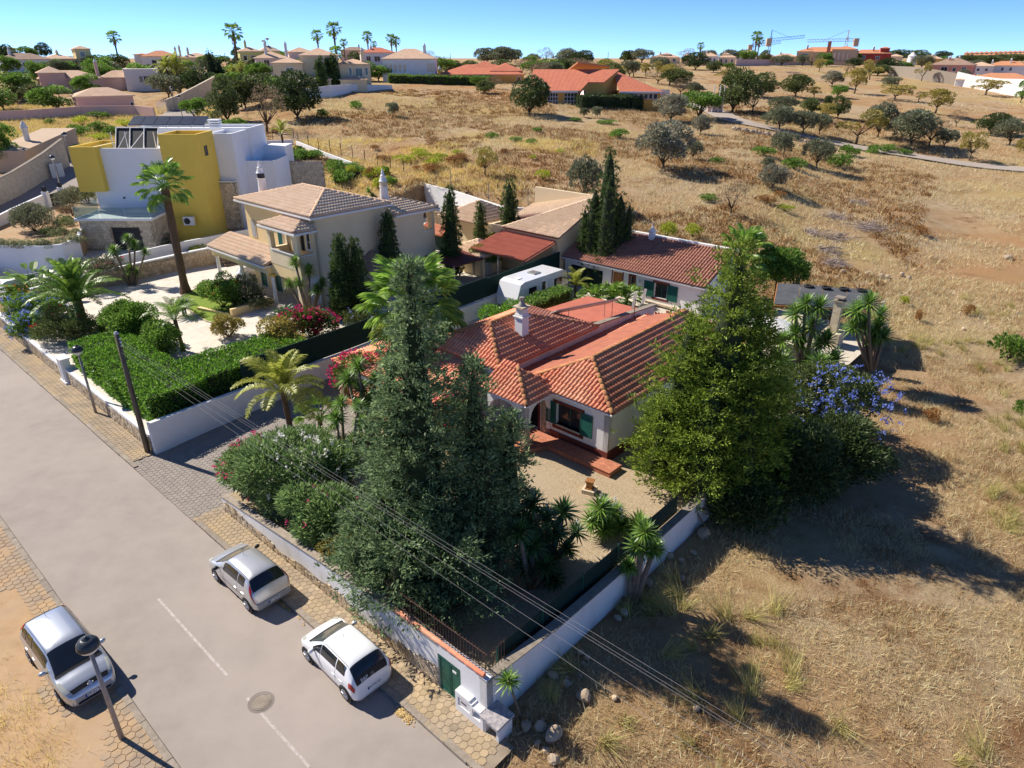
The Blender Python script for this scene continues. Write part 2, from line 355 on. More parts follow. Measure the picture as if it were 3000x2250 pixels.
def ground_z(x, y):
    """the height of the built terrain sheet"""
    x = np.asarray(x, float); y = np.asarray(y, float); z = gnd(x, y); S = x * EX + y * EY; T = -x * EY + y * EX
    amp = np.clip(y / 40, .25, 1.0)
    z = z + amp * ((vnoise(x, y, 7) - .5) * .35 + (vnoise(x, y, 2.2, 3) - .5) * .16) * np.where(y > 260, 0, 1)
    road = (T > 1.7) & (T < 10.6) & (S < 60); z = np.where(road, np.minimum(z, -.12), z)
    lot = lotmask(S, T, -.05); z = np.where(lot, np.minimum(z, np.where(S < -64, 2.2, .0)), z)
    d = dseg(x, y, TRACK); z = np.where(d < 4.2, gnd(x, y) - .16, z); d = dseg(x, y, UPST); z = np.where(d < 5.0, gnd(x, y) - .16, z)
    return z
def field_material():
    m = bpy.data.materials.new('dry_field_soil'); m.use_nodes = True; t = m.node_tree; L = t.links.new; b = t.nodes['Principled BSDF']; b.inputs['Roughness'].default_value = 1; b.inputs['Specular IOR Level'].default_value = .05
    co = N(t, 'ShaderNodeNewGeometry').outputs['Position']
    def noise(sc, det=6, rough=.65):
        n = N(t, 'ShaderNodeTexNoise'); n.inputs['Scale'].default_value = sc; n.inputs['Detail'].default_value = det; n.inputs['Roughness'].default_value = rough; L(co, n.inputs['Vector']); return n.outputs['Fac']
    def mr(x, a, bb):
        r = N(t, 'ShaderNodeMapRange'); r.inputs[1].default_value = a; r.inputs[2].default_value = bb; L(x, r.inputs[0]); return r.outputs[0]
    def mix(f, a, bb):
        x = N(t, 'ShaderNodeMix', data_type='RGBA'); L(f, x.inputs[0])
        for i, c in ((6, a), (7, bb)):
            if isinstance(c, tuple): x.inputs[i].default_value = (*c, 1)
            else: L(c, x.inputs[i])
        return x.outputs[2]
    c = mix(mr(noise(.9, 8), .38, .62), (.40, .29, .17), (.52, .40, .25))
    c = mix(mr(noise(.07, 5), .40, .62), c, (.42, .25, .12))
    c = mix(mr(noise(.22, 6), .54, .66), c, (.25, .135, .065))
    c = mix(mr(noise(.045, 4), .52, .66), c, (.46, .34, .15))
    c = mix(mr(noise(3.2, 5, .8), .60, .78), c, (.17, .105, .055))
    c = mix(mr(noise(.5, 6), .62, .74), c, (.19, .165, .055))
    L(c, b.inputs['Base Color'])
    bp = N(t, 'ShaderNodeBump'); bp.inputs['Strength'].default_value = .9; bp.inputs['Distance'].default_value = .25; L(noise(4.5, 8, .8), bp.inputs['Height']); L(bp.outputs[0], b.inputs['Normal']); return m
MT['field'] = field_material()
def build_terrain():
    k = np.linspace(-4.3, 4.3, 270); xs = 22 * np.sinh(k); k2 = np.linspace(-1.1, 5.0, 290); ys = 30 + 30 * np.sinh(k2)
    ys = np.concatenate([[-200, -90], ys[ys > -30]]); X, Y = np.meshgrid(xs, ys); Z = ground_z(X, Y)
    V = np.stack([X, Y, Z], -1).reshape(-1, 3); nx = len(xs); ny = len(ys); i = np.arange(nx * ny).reshape(ny, nx)
    F = np.stack([i[:-1, :-1], i[:-1, 1:], i[1:, 1:], i[1:, :-1]], -1).reshape(-1, 4)
    tag(npobj('terrain', V, F, MT['field'], smooth=True), kind='structure')
build_terrain()
def strip(name, pts, w, m, dz=.05, zf=gz, step=2.0, n=3, kind='structure'):
    """a road draped along a line"""
    P = [np.array(pts[0])]
    for a, b in zip(pts[:-1], pts[1:]):
        a = np.array(a); b = np.array(b); k = max(1, int(np.linalg.norm(b - a) / step))
        P += [a + (b - a) * j / k for j in range(1, k + 1)]
    P = np.array(P)
    for _ in range(6): P[1:-1] = (P[:-2] + 2 * P[1:-1] + P[2:]) / 4
    V = []; F = []
    for i in range(len(P)):
        d = P[min(i + 1, len(P) - 1)] - P[max(i - 1, 0)]; d = d / np.linalg.norm(d); nn = np.array([-d[1], d[0]]); zc = zf(*P[i])
        for j in range(n + 1):
            q = P[i] + nn * w * (j / n - .5); V.append((q[0], q[1], .5 * (zc + zf(q[0], q[1])) + dz))
    for i in range(len(P) - 1):
        for j in range(n): a = i * (n + 1) + j; F.append((a, a + n + 1, a + n + 2, a + 1))
    o = npobj(name, V, F, m, smooth=True); tag(o, kind=kind); return P
MT['track'] = mat('dusty_track', (.42, .36, .30), (.36, .3, .25), .8, .95, 5, .3, 20)
strip('track', TRACK, 5.2, MT['track'])
strip('upper_street', UPST, 6.4, MT['asphalt'])
# the street in front
def sheet(name, rects, m, zf, step=1.0, kind='structure', fr=FS):
    """flat pieces of ground in street coordinates: (s0, s1, t0, t1)"""
    mb = MB(fr)
    for s0, s1, t0, t1 in rects:
        ns = max(1, int((s1 - s0) / step)); nt = max(1, int((t1 - t0) / step))
        idx = [[mb.P((s0 + (s1 - s0) * i / ns, t0 + (t1 - t0) * j / nt, zf(s0 + (s1 - s0) * i / ns, t0 + (t1 - t0) * j / nt))) for j in range(nt + 1)] for i in range(ns + 1)]
        for i in range(ns):
            for j in range(nt): mb.face((idx[i][j], idx[i + 1][j], idx[i + 1][j + 1], idx[i][j + 1]))
    return tag(obj(name, mb, m), kind=kind)
road_mat = MT['asphalt']; _t = road_mat.node_tree
sheet('road', [(-140, 60, 3.3, 9.3)], road_mat, lambda s, t: 0.0, 3.0)
# worn centre line, manhole, leaf litter
mb = MB(FS)
for a, b in ((-24.2, -18.65), (-17.3, -13.6)): mb.poly([(a, 5.95, .004), (b, 5.95, .004), (b, 6.04, .004), (a, 6.04, .004)])
tag(obj('centre_line_marking', mb, MT['roadpaint']), kind='structure')
mh = GZ(765, 2057); mm = thing('manhole', (mh[0], mh[1], 0), 'round concrete manhole cover set in a cracked patch on the road', 'manhole')
MT['patch'] = mat('road_patch', (.25, .215, .19), (.2, .17, .15), 3, .95, 5, .4, 60)
mb = MB(); mb.lathe((mh[0], mh[1], .004), [(.43, 0), (.43, .001)], 30); obj('patch', mb, MT['patch'], mm)
mb = MB(); mb.lathe((mh[0], mh[1], .006), [(.33, 0), (.33, .012), (.3, .012), (.3, .004), (.28, .004), (.27, .014), (0.02, .016)], 30); obj('cover', mb, MT['kerb'], mm)
def litter(name, label, c, rs, rt, n, m, grp=None, zb=0.0):
    V = []; F = []
    for i in range(n):
        r = abs(RNG.normal()) * .5; a = RNG.uniform(0, 6.28); s = c[0] + rs * r * math.cos(a); t = c[1] + rt * r * math.sin(a); q = RNG.uniform(0, 6.28); l = RNG.uniform(.04, .09); z = zb + .012 + RNG.uniform(0, .05) * max(0, 1 - r)
        x, y = ST(s, t); dx, dy = l * math.cos(q), l * math.sin(q); k = len(V)
        V += [(x - dx, y - dy, z), (x + dy * .35, y - dx * .35, z + .02), (x + dx, y + dy, z + .005), (x - dy * .35, y + dx * .35, z + .015)]; F.append((k, k + 1, k + 2, k + 3))
    tag(npobj(name, V, F, m, loc=(*ST(*c), zb)), label, 'leaf litter', grp, 'stuff')
MT['litter'] = leafmat('dry_litter', (.33, .2, .07), (.6, .42, .2), .1)
litter('leaf_litter', 'heap of dry fallen leaves swept against the kerb', (-12.9, 9.05), .45, .16, 260, MT['litter'])
litter('leaf_litter', 'thin line of fallen leaves along the kerb between the parked cars', (-20.2, 9.1), 1.1, .07, 160, MT['litter'])
# pieces: stones, pavers, tiles -------------------------------------------------------------
_J = {}
def jit(a, b, amt):
    k = (round(a * 1000), round(b * 1000))
    if k not in _J: _J[k] = (random.uniform(-amt, amt), random.uniform(-amt, amt))
    return a + _J[k][0], b + _J[k][1]
def cells(a0, a1, b0, b1, w, amt=.3, asp=.86):
    """irregular six-sided cells that fill a rectangle"""
    out = []; h = w * asp; j = -1
    while b0 + j * h < b1 + h:
        i = -1
        while a0 + i * w < a1 + w:
            cx = a0 + i * w + (w / 2 if j % 2 else 0); cy = b0 + j * h
            q = [(cx, cy + h * .66), (cx - w / 2, cy + h * .34), (cx - w / 2, cy - h * .34), (cx, cy - h * .66), (cx + w / 2, cy - h * .34), (cx + w / 2, cy + h * .34)]
            q = [jit(x, y, w * amt) for x, y in q]; out.append(((cx, cy), q)); i += 1
        j += 1
    return out
def pieces(parent, name, polys, mapper, depth, m, n_ind=300, joint=.12, rough=.5, stuffname=None):
    """polys: flat outlines (a, b); mapper(a, b, d) to frame FS coords; nearest n_ind become parts, the rest one part"""
    org = ORG[parent.name]; L = []
    for c, q in polys:
        w = FS.W(*mapper(c[0], c[1], 0)); L.append((w[0] ** 2 + w[1] ** 2 + (w[2] - CAM_H) ** 2, c, q))
    L.sort(key=lambda r: r[0]); rest = MB(FS)
    for k, (_, c, q) in enumerate(L):
        cx = sum(p[0] for p in q) / len(q); cy = sum(p[1] for p in q) / len(q); d = depth * random.uniform(1 - rough, 1)
        o1 = [(cx + (x - cx) * (1 - joint * .6), cy + (y - cy) * (1 - joint * .6)) for x, y in q]; o2 = [(cx + (x - cx) * (1 - joint * 1.5), cy + (y - cy) * (1 - joint * 1.5)) for x, y in q]
        mb = rest if k >= n_ind else MB(FS); a = [mb.P(mapper(x, y, 0)) for x, y in o1]; b = [mb.P(mapper(x, y, d * .75)) for x, y in o1]; e = [mb.P(mapper(x, y, d * random.uniform(.9, 1.1))) for x, y in o2]; n = len(q)
        for i in range(n): j = (i + 1) % n; mb.face((a[i], a[j], b[j], b[i])); mb.face((b[i], b[j], e[j], e[i]))
        mb.face(e)
        if k < n_ind: obj(name, mb, m, parent)
    if rest.v: tag(obj(stuffname or name + '_facing', rest, m, parent), kind='stuff')
# pavements with hexagonal pavers
def clip(cl, f): return [c for c in cl if f(c[0][0], c[0][1])]
def pavement(name, hexcells, kerbs, base, zf, m, n_ind):
    """ground sheet > hex pavers and kerb stones"""
    mb = MB(FS)
    for s0, s1, t0, t1 in base:
        ns = max(1, int((s1 - s0) / 1.5))
        for i in range(ns):
            a = s0 + (s1 - s0) * i / ns; b = s0 + (s1 - s0) * (i + 1) / ns
            mb.poly([(a, t0, zf(a, t0)), (b, t0, zf(b, t0)), (b, t1, zf(b, t1)), (a, t1, zf(a, t1))])
    p = obj(name, mb, MT['grout'], loc=(*ST(base[0][0], base[0][2]), 0)); tag(p, kind='structure')
    L = sorted(hexcells, key=lambda c: (lambda w: w[0] ** 2 + w[1] ** 2)(ST(*c[0]))); rest = MB(FS); shared = None
    for k, (c, q) in enumerate(L):
        z = zf(*c)
        if k < n_ind:
            if shared is None:
                mb = MB(FS); mb.fr = Frame((0, 0, 0), ANG)
                o1 = [((x - c[0]) * .955, (y - c[1]) * .955) for x, y in q]; o2 = [((x - c[0]) * .9, (y - c[1]) * .9) for x, y in q]
                a = [mb.P((x, y, -.01)) for x, y in o1]; b = [mb.P((x, y, .011)) for x, y in o1]; e = [mb.P((x, y, .016)) for x, y in o2]
                for i in range(6): j = (i + 1) % 6; mb.face((a[j], a[i], b[i], b[j])); mb.face((b[j], b[i], e[i], e[j]))
                mb.face(e[::-1]); shared = mesh_from('paver', mb.v, mb.f, m, (0, 0, 0))
            o = bpy.data.objects.new('paver', shared); COL.objects.link(o); o.parent = p; w = FS.W(c[0], c[1], z + random.uniform(-.003, .003)); g = ORG[p.name]; o.location = (w[0] - g[0], w[1] - g[1], w[2] - g[2])
            o.rotation_euler = (random.uniform(-.012, .012), random.uniform(-.012, .012), 0)
        else:
            dz = random.uniform(-.003, .003); o1 = [(c[0] + (x - c[0]) * .955, c[1] + (y - c[1]) * .955) for x, y in q]; o2 = [(c[0] + (x - c[0]) * .9, c[1] + (y - c[1]) * .9) for x, y in q]
            b = [rest.P((x, y, zf(x, y) + .006 + dz)) for x, y in o1]; e = [rest.P((x, y, zf(x, y) + .016 + dz)) for x, y in o2]
            for i in range(6): j = (i + 1) % 6; rest.face((b[j], b[i], e[i], e[j]))
            rest.face(e[::-1])
    if rest.v: tag(obj('paver_field', rest, m, p), kind='stuff')
    for s0, s1, t0, t1, z1 in kerbs:
        mb = MB(FS); j = random.uniform(-.012, .012); mb.prism([(s0 + .012, t0 + j), (s1 - .012, t0 + j), (s1 - .012, t1), (s0 + .012, t1)], -.1, z1 + random.uniform(-.008, .008)); obj('kerb_stone', mb, MT['kerb'], p)
    return p
def regular(a0, a1, b0, b1, w):
    return cells(a0, a1, b0, b1, w, 0.0, .866)
PZ = .11
kr = []; s = -66.0
while s < -9.4:
    drv = -35.2 < s < -28.2; kr.append((s, min(s + .98, -9.2), 9.2, 9.42, .05 if drv else .13)); s += .98
hexr = clip(regular(-66, -9.6, 9.56, 10.45, .265), lambda s, t: s < -9.75 and not (-35.3 < s < -28.1) and t < 10.48)
pavement('pavement', hexr, kr, [(-66, -35.3, 9.42, 10.55), (-28.1, -9.4, 9.42, 10.55)], lambda s, t: PZ, MT['paver'], 300)
hexd = clip(regular(-35.2, -27.9, 9.56, 20, .265), lambda s, t: -35.25 < s < -27.95 + max(0, (t - 10.5)) * .0)
dz = lambda s, t: .055 + (DRIVE(s, t) - .055) * min(1, max(0, (t - 9.4) / 3)) if t < 12.4 else DRIVE(s, t)
pavement('driveway', hexd, [], [(-35.4, -27.8, 9.42 + i * .8, 9.42 + (i + 1) * .8) for i in range(16)], dz, MT['paver_grey'], 0)
kl = []; s = -60.0
while s < 10: kl.append((s, s + .98, 3.16, 3.36, .13)); s += .98
hexl = clip(regular(-60, 8, 1.75, 3.1, .30), lambda s, t: t < 3.1 and vnoise(s, t, 1.3, 5) + (t - 1.75) * .35 > .56 and not (-29.0 < s < -24.6 and t < 2.3))
MT['paver_dusty'] = mat('dusty_hex_paver', (.37, .29, .21), (.29, .22, .155), 2.2, .92, 5, .3, 90, c3=(.5, .33, .17), s3=.7, rnd=.12)
pl_ = pavement('verge_pavement', hexl, kl, [(-60, 10, 1.6, 3.16)], lambda s, t: PZ, MT['paver_dusty'], 300)
pl_.data.materials[0] = MT['sand']
sheet('sandy_verge', [(-60, 20, -1.2, 1.6)], MT['sand'], lambda s, t: .10 - .1 * max(0, (.6 - t) / 1.8) + .05 * (float(vnoise(s, t, 1.1)) - .5), .5)
# ---------------------------------------------------------------- plots: yards, drives, lawns
sheet('gravel_yard', [(-27.7, -10.8, 10.75, 34)], MT['gravel'], YARDR, 1.5)
sheet('back_yard', [(-35.4, -10.8, 34, 52)], MT['whitegravel'], YARDR, 2)
sheet('side_yard', [(-35.4, -27.7, 22.2, 34)], MT['gravel'], lambda s, t: .8, 2)
MT['crazy'] = mat('pale_crazy_paving', (.66, .60, .51), (.55, .49, .40), 2.5, .92, 6, .3, 40, c3=(.7, .65, .57), s3=.6)
sheet('garden_soil', [(-63.4, -35.6, 10.75, 56)], MT['crazy'], YARDY, 2)
def blob(name, px, m, fn, dz, kind='structure', thick=None):
    """a bed or lawn drawn round its outline in the photo, laid on its yard"""
    P = [hit(u, v, fn) for u, v in px]; Q = []
    n = len(P)
    for i in range(n):                                             # round the corners
        p0, p1, p2, p3 = [np.array(P[(i + k - 1) % n]) for k in range(4)]
        for j in range(4):
            t = j / 4; Q.append(tuple(.5 * ((2 * p1) + (-p0 + p2) * t + (2 * p0 - 5 * p1 + 4 * p2 - p3) * t * t + (-p0 + 3 * p1 - 3 * p2 + p3) * t ** 3)))
    mb = MB(); mb.slab([(x, y, z + dz) for x, y, z in Q], dz + .06); o = obj(name, mb, m); return tag(o, kind=kind), Q
_, q1 = blob('lawn', [(290, 955), (345, 905), (395, 898), (440, 925), (502, 972), (500, 985), (430, 985), (360, 1020), (300, 1000)], MT['turf'], YARDY, .05)
_, q2 = blob('lawn', [(525, 885), (545, 862), (600, 838), (650, 835), (700, 860), (720, 900), (690, 925), (622, 948), (560, 915)], MT['turf'], YARDY, .05)
def rim(name, Q, m, w=.07):
    mb = MB(); n = len(Q)
    for i in range(n):
        a = Q[i]; b = Q[(i + 1) % n]; d = Vector((b[0] - a[0], b[1] - a[1], 0)); 
        if d.length < 1e-4: continue
        d.normalize(); nn = Vector((d.y, -d.x, 0)) * w; z = max(a[2], b[2]) + .09
        mb.slab([(a[0], a[1], z), (a[0] + nn.x, a[1] + nn.y, z), (b[0] + nn.x, b[1] + nn.y, z), (b[0], b[1], z)], .2)
    tag(obj(name, mb, m), kind='structure')
rim('lawn_edging', q1, MT['stonepale']); rim('lawn_edging', q2, MT['stonepale'])
# ---------------------------------------------------------------- boundary walls
def wall_run(name, label, pts, th, z0, z1, m, cap=None, capm=None, cat='wall', group=None):
    """a wall along a line in street coordinates; z0, z1: lists per point"""
    w = thing(name, FS.W(pts[0][0], pts[0][1], z0[0]), label, cat, group); mb = MB(FS); cp = MB(FS)
    for i in range(len(pts) - 1):
        (a, b), (c, d) = pts[i], pts[i + 1]; l = math.hypot(c - a, d - b); nx, ny = -(d - b) / l * th, (c - a) / l * th
        A = [mb.P(p) for p in ((a, b, z0[i]), (c, d, z0[i + 1]), (c + nx, d + ny, z0[i + 1]), (a + nx, b + ny, z0[i]), (a, b, z1[i]), (c, d, z1[i + 1]), (c + nx, d + ny, z1[i + 1]), (a + nx, b + ny, z1[i]))]
        for q in ((3, 2, 1, 0), (4, 5, 6, 7), (0, 1, 5, 4), (1, 2, 6, 5), (2, 3, 7, 6), (3, 0, 4, 7)): mb.face([A[k] for k in q])
        if cap:
            ox, oy = nx / th * .03, ny / th * .03
            cp.slab([(a - ox, b - oy, z1[i] + cap), (c - ox, d - oy, z1[i + 1] + cap), (c + nx + ox, d + ny + oy, z1[i + 1] + cap), (a + nx + ox, b + ny + oy, z1[i] + cap)], cap + .005)
    obj('render', mb, m, w)
    if cap: obj('coping', cp, capm, w)
    return w
zt = lambda s: float(np.interp(s, [-27.7, -21, -15.5, -10.6], [.85, 1.5, 2.0, 2.1]))
ss = [-27.7, -25, -22, -19, -16, -13.2, -12.8]
fw = wall_run('garden_wall', 'white street wall on a rubble base below the oleander and the tall cypress', [(s, 10.55) for s in ss], .28, [-.05] * len(ss), [zt(s) for s in ss], MT['whitew'], .05, MT['kerb'])
mb = MB(FS); mb.box(-12.8, -11.72, 10.62, 10.83, 0, 2.06); mb.box(-12.8, -11.72, 10.55, 10.62, 1.66, 2.06); mb.box(-11.72, -10.55, 10.55, 10.83, 0, 2.08); obj('render', mb, MT['white'], fw)
stb = lambda s: .5 + .12 * math.sin(s * .9) + .08 * math.sin(s * 2.3) + (.25 if s > -15 else 0)
pieces(fw, 'stone', clip(cells(-27.7, -12.8, .02, .9, .22), lambda a, b: -27.7 < a < -12.9 and .05 < b < stb(a)), lambda a, b, d: (a, 10.55 - d - .004, b + .05), .05, MT['stone'], 240)
mb = MB(FS)
for i in range(60):
    a = -27.7 + i * (14.9 / 60); b = a + 14.9 / 60; mb.prism([(a, 10.535), (b, 10.535), (b, 10.55), (a, 10.55)], 0.0, lambda x, y: stb(x) + .08)
obj('mortar', mb, MT['mortar'], fw)
# green double door, its frame, meter blocks, railing with tile coping
for k, (a, b) in enumerate(((-12.74, -12.25), (-12.23, -11.75))):
    mb = MB(FS); mb.box(a, b, 10.57, 10.62, .1, 1.62); lf = obj('door', mb, MT['greendoor'], fw)
    mb = MB(FS); mb.box(a, a + .05, 10.555, 10.571, .12, 1.6); mb.box(b - .05, b, 10.555, 10.571, .12, 1.6); mb.box(a, b, 10.552, 10.571, 1.55, 1.62); mb.box(a, b, 10.552, 10.571, .1, .17); obj('door_frame', mb, MT['greendoor'], lf)
    if k: mb = MB(FS); mb.box(a + .13, a + .3, 10.55, 10.569, 1.3, 1.38); obj('notice', mb, MT['plate'], lf)
mb = MB(FS); mb.box(-11.74, -10.62, 10.30, 10.551, 0, .42); mb.box(-11.74, -11.62, 10.30, 10.551, .42, .98); mb.box(-11.1, -10.98, 10.30, 10.551, .42, .9); mb.box(-10.62, -10.5, 10.30, 10.551, 0, .8); mb.box(-11.62, -11.1, 10.34, 10.551, .42, .86); mb.box(-11.62, -11.1, 10.30, 10.551, .8, .98); mb.box(-10.98, -10.62, 10.45, 10.551, .42, .8); mb.box(-10.98, -10.62, 10.30, 10.551, .74, .84)
blk = obj('meter_box', mb, MT['white'], fw)
mb = MB(FS); mb.box(-11.58, -11.14, 10.32, 10.341, .48, .76); obj('meter_panel', mb, MT['plate'], blk)
mb = MB(FS); mb.box(-11.5, -11.25, 10.312, 10.321, .60, .66); obj('slot', mb, MT['rust'], blk)
bb = thing('meter_housing', FS.W(-10.2, 10.5, 0), 'low white concrete box with an open front at the end of the street wall', 'utility box')
mb = MB(FS); mb.box(-10.5, -9.85, 10.32, 10.95, 0, .12); mb.box(-10.5, -10.42, 10.32, 10.95, .12, .74); mb.box(-9.95, -9.85, 10.32, 10.95, .12, .74); mb.box(-10.42, -9.95, 10.85, 10.95, .12, .74); obj('body', mb, MT['whitew'], bb)
MT['lichenslab'] = mat('lichened_slab', (.5, .46, .44), (.25, .23, .25), 7, .95, 6, .5, 20); mb = MB(FS); mb.slab([(-10.56, 10.22, .86), (-9.8, 10.22, .82), (-9.8, 11.0, .84), (-10.56, 11.0, .88)], .1); obj('lid', mb, MT['lichenslab'], bb)
mb = MB(FS); mb.tube([(-10.35, 10.6, .4), (-10.0, 10.6, .45)], .03, 8); obj('pipe', mb, MT['metalgrey'], bb)
rl = thing('railing', FS.W(-15.4, 10.75, zt(-15.4)), 'rusty iron railing on the street wall above the green door', 'railing')
zr = lambda s: zt(s) + .05
mb = MB(FS); mb.tube([(-15.6, 10.74, zr(-15.6) + .78), (-10.68, 10.74, zr(-10.68) + .78), (-10.68, 11.5, zr(-10.7) + .78)], .018, 6); mb.tube([(-15.6, 10.74, zr(-15.6) + .12), (-10.68, 10.74, zr(-10.68) + .12), (-10.68, 11.5, zr(-10.7) + .12)], .014, 6); obj('rail', mb, MT['rust'], rl)
for i in range(36):
    s = -15.5 + i * .135; mb = MB(FS); mb.tube([(s, 10.74, zr(s) - .06), (s, 10.74, zr(s) + .88)], .02 if i % 9 == 0 else .009, 5); obj('bar', mb, MT['rust'], rl)
for i in range(6): mb = MB(FS); t = 10.85 + i * .13; mb.tube([(-10.68, t, zr(-10.7) - .06), (-10.68, t, zr(-10.7) + .88)], .009, 5); obj('bar', mb, MT['rust'], rl)
for i in range(11):
    s = -15.0 + i * .39; mb = MB(FS); mb.tube([(s, 10.6, zr(s) + .03), (s + .42, 10.6, zr(s + .42) + .045)], [.085, .075], 10); obj('coping_tile', mb, MT['tile_red'], fw)
# side wall along the field
tt = [10.55, 14, 18, 24, 30, 37]
sw = wall_run('side_wall', 'long white garden wall running back along the dry field', [(-10.55, t) for t in tt], .3, [-.25] * 6, [2.0, 1.62, 1.5, 1.5, 1.65, 1.9], MT['whitew'], .04, MT['kerb'])
sf = thing('mesh_fence', FS.W(-11.1, 12, 1), 'dark green screened mesh fence inside the white wall by the field', 'fence')
for i in range(5):
    a = 11.6 + i * 2.3; mb = MB(FS); mb.poly([(-11.05, a, 1.3), (-11.05, a + 2.28, 1.3), (-11.12, a + 2.28, 2.2), (-11.12, a, 2.2)]); obj('screen', mb, MT['darkgreen'], sf)
    mb = MB(FS); mb.tube([(-11.09, a, .6), (-11.09, a, 2.3)], .028, 6); obj('post', mb, MT['green'], sf)
# neighbour's street wall, pillar and the party wall with its green screen
ss = [-66.4, -60, -54, -49.2]
fy = wall_run('street_wall', 'long rubble stone street wall with white coping below the blue flowers and the hedge', [(s, 10.55) for s in ss], .3, [-.05] * 4, [1.25, 1.0, .95, .95], MT['mortar'], .16, MT['white'])
mb = MB(FS); mb.box(-48.2, -35.45, 10.55, 10.85, -.05, .98); obj('render', mb, MT['mortar'], fy); mb = MB(FS); mb.box(-48.2, -35.42, 10.52, 10.88, .98, 1.14); obj('coping', mb, MT['white'], fy)
pieces(fy, 'stone', clip(cells(-66.4, -35.4, .02, 1.2, .23), lambda a, b: -66.3 < a < -35.5 and not (-49.3 < a < -48.1) and .08 < b < (.9 if a > -60 else 1.0)), lambda a, b, d: (a, 10.55 - d - .004, b + .05), .05, MT['stone'], 300)
pg = thing('gate_pillar', FS.W(-48.7, 10.5, 0), 'stepped white pillar between two stretches of stone street wall', 'pillar')
mb = MB(FS); mb.box(-49.15, -48.25, 10.42, 10.9, .11, 1.75); obj('shaft', mb, MT['white'], pg)
mb = MB(FS); mb.box(-49.0, -48.86, 10.36, 10.43, .2, 1.7); mb.box(-48.54, -48.4, 10.36, 10.43, .2, 1.7); obj('fluting', mb, MT['white'], pg)
mb = MB(FS); mb.box(-49.25, -48.15, 10.3, 10.95, 0.05, .24); mb.box(-49.22, -48.18, 10.34, 10.95, 1.75, 1.84); obj('base', mb, MT['white'], pg)
tp = [10.55, 14, 18, 23, 30, 38, 45.6]; pz = [1.95, 2.0, 2.05, 2.1, 2.3, 2.5, 2.8]
pw = wall_run('party_wall', 'white wall with a stone foot beside the driveway, screened green further back', [(-35.4, t) for t in tp], -.25, [-.1] * 7, pz, MT['white'])
gb = lambda t: .42 + .045 * (t - 10.5)
pieces(pw, 'stone', clip(cells(10.55, 22.5, .02, 1.2, .27), lambda a, b: 10.6 < a < 22.4 and .05 < b - (DRIVE(0, a) - .1) < .5), lambda a, b, d: (-35.4 + .004 + d, a, b + .08), .04, MT['stone'], 200)
mb = MB(FS); mb.box(-35.385, -35.36, 12.4, 12.75, .95, 1.35); mbx = obj('letter_box', mb, MT['plate'], pw); mb = MB(FS); mb.box(-35.36, -35.355, 12.5, 12.65, 1.1, 1.25); obj('slot', mb, MT['dark'], mbx)
gs = thing('green_screen', FS.W(-35.5, 17, 2), 'dark green privacy screen on top of the white party wall', 'privacy screen')
for i in range(13):
    a = 16.2 + i * 2.26; b = a + 2.26; za = float(np.interp(a, tp, pz)); zb = float(np.interp(b, tp, pz)); ta = 1.55 if i < 9 else 1.45
    mb = MB(FS); mb.prism([(-35.56, a), (-35.5, a), (-35.5, b - .015), (-35.56, b - .015)], lambda x, y: float(np.interp(y, tp, pz)) - .02, lambda x, y: float(np.interp(y, tp, pz)) + ta); obj('screen', mb, MT['darkgreen'], gs)
    mb = MB(FS); mb.tube([(-35.59, a, za - .1), (-35.59, a, za + ta + .06)], .025, 6); obj('post', mb, MT['green'], gs)
# ---------------------------------------------------------------- building helpers
def mapx(y0, inward=1):  return lambda a, z, d: (a, y0 + d * inward, z)       # wall along frame x
def mapy(x0, inward=-1): return lambda a, z, d: (x0 + d * inward, a, z)       # wall along frame y
def wallp(mb, a0, a1, z0, z1, mp, th, ops=()):
    """a wall with openings (a0, a1, z0, z1, arch rise); z1 a number or function of a"""
    f1 = z1 if callable(z1) else (lambda a: z1); xs = {a0, a1}
    for o in ops:
        xs |= {o[0], o[1]}
        if o[4] > 0: xs |= {o[0] + (o[1] - o[0]) * k / 14 for k in range(15)}
    xs = sorted(x for x in xs if a0 <= x <= a1)
    def top(o, a):
        if o[4] <= 0: return o[3]
        c = (o[0] + o[1]) / 2; h = (o[1] - o[0]) / 2; q = max(0, 1 - ((a - c) / h) ** 2); return o[3] - o[4] + o[4] * math.sqrt(q)
    for xa, xb in zip(xs[:-1], xs[1:]):
        m = (xa + xb) / 2; cov = sorted([o for o in ops if o[0] <= m <= o[1]], key=lambda o: o[2])
        lo = [(z0, z0)]; hi = []
        for o in cov: hi.append((o[2], o[2])); lo.append((top(o, xa), top(o, xb)))
        hi.append((f1(xa), f1(xb)))
        for (la, lb), (ha, hb) in zip(lo, hi):
            if ha - la < 1e-6 and hb - lb < 1e-6: continue
            mb.poly([mp(xa, la, 0), mp(xb, lb, 0), mp(xb, hb, 0), mp(xa, ha, 0)]); mb.poly([mp(xb, lb, th), mp(xa, la, th), mp(xa, ha, th), mp(xb, hb, th)])
            mb.poly([mp(xa, ha, 0), mp(xb, hb, 0), mp(xb, hb, th), mp(xa, ha, th)])
            if la > z0 + 1e-6: mb.poly([mp(xa, la, 0), mp(xa, la, th), mp(xb, lb, th), mp(xb, lb, 0)])
    for o in ops:
        for a in (o[0], o[1]):
            if a0 < a < a1: mb.poly([mp(a, o[2], 0), mp(a, o[2], th), mp(a, o[3] - o[4], th), mp(a, o[3] - o[4], 0)])
    for a in (a0, a1): mb.poly([mp(a, z0, 0), mp(a, z0, th), mp(a, f1(a), th), mp(a, f1(a), 0)])
    return mb
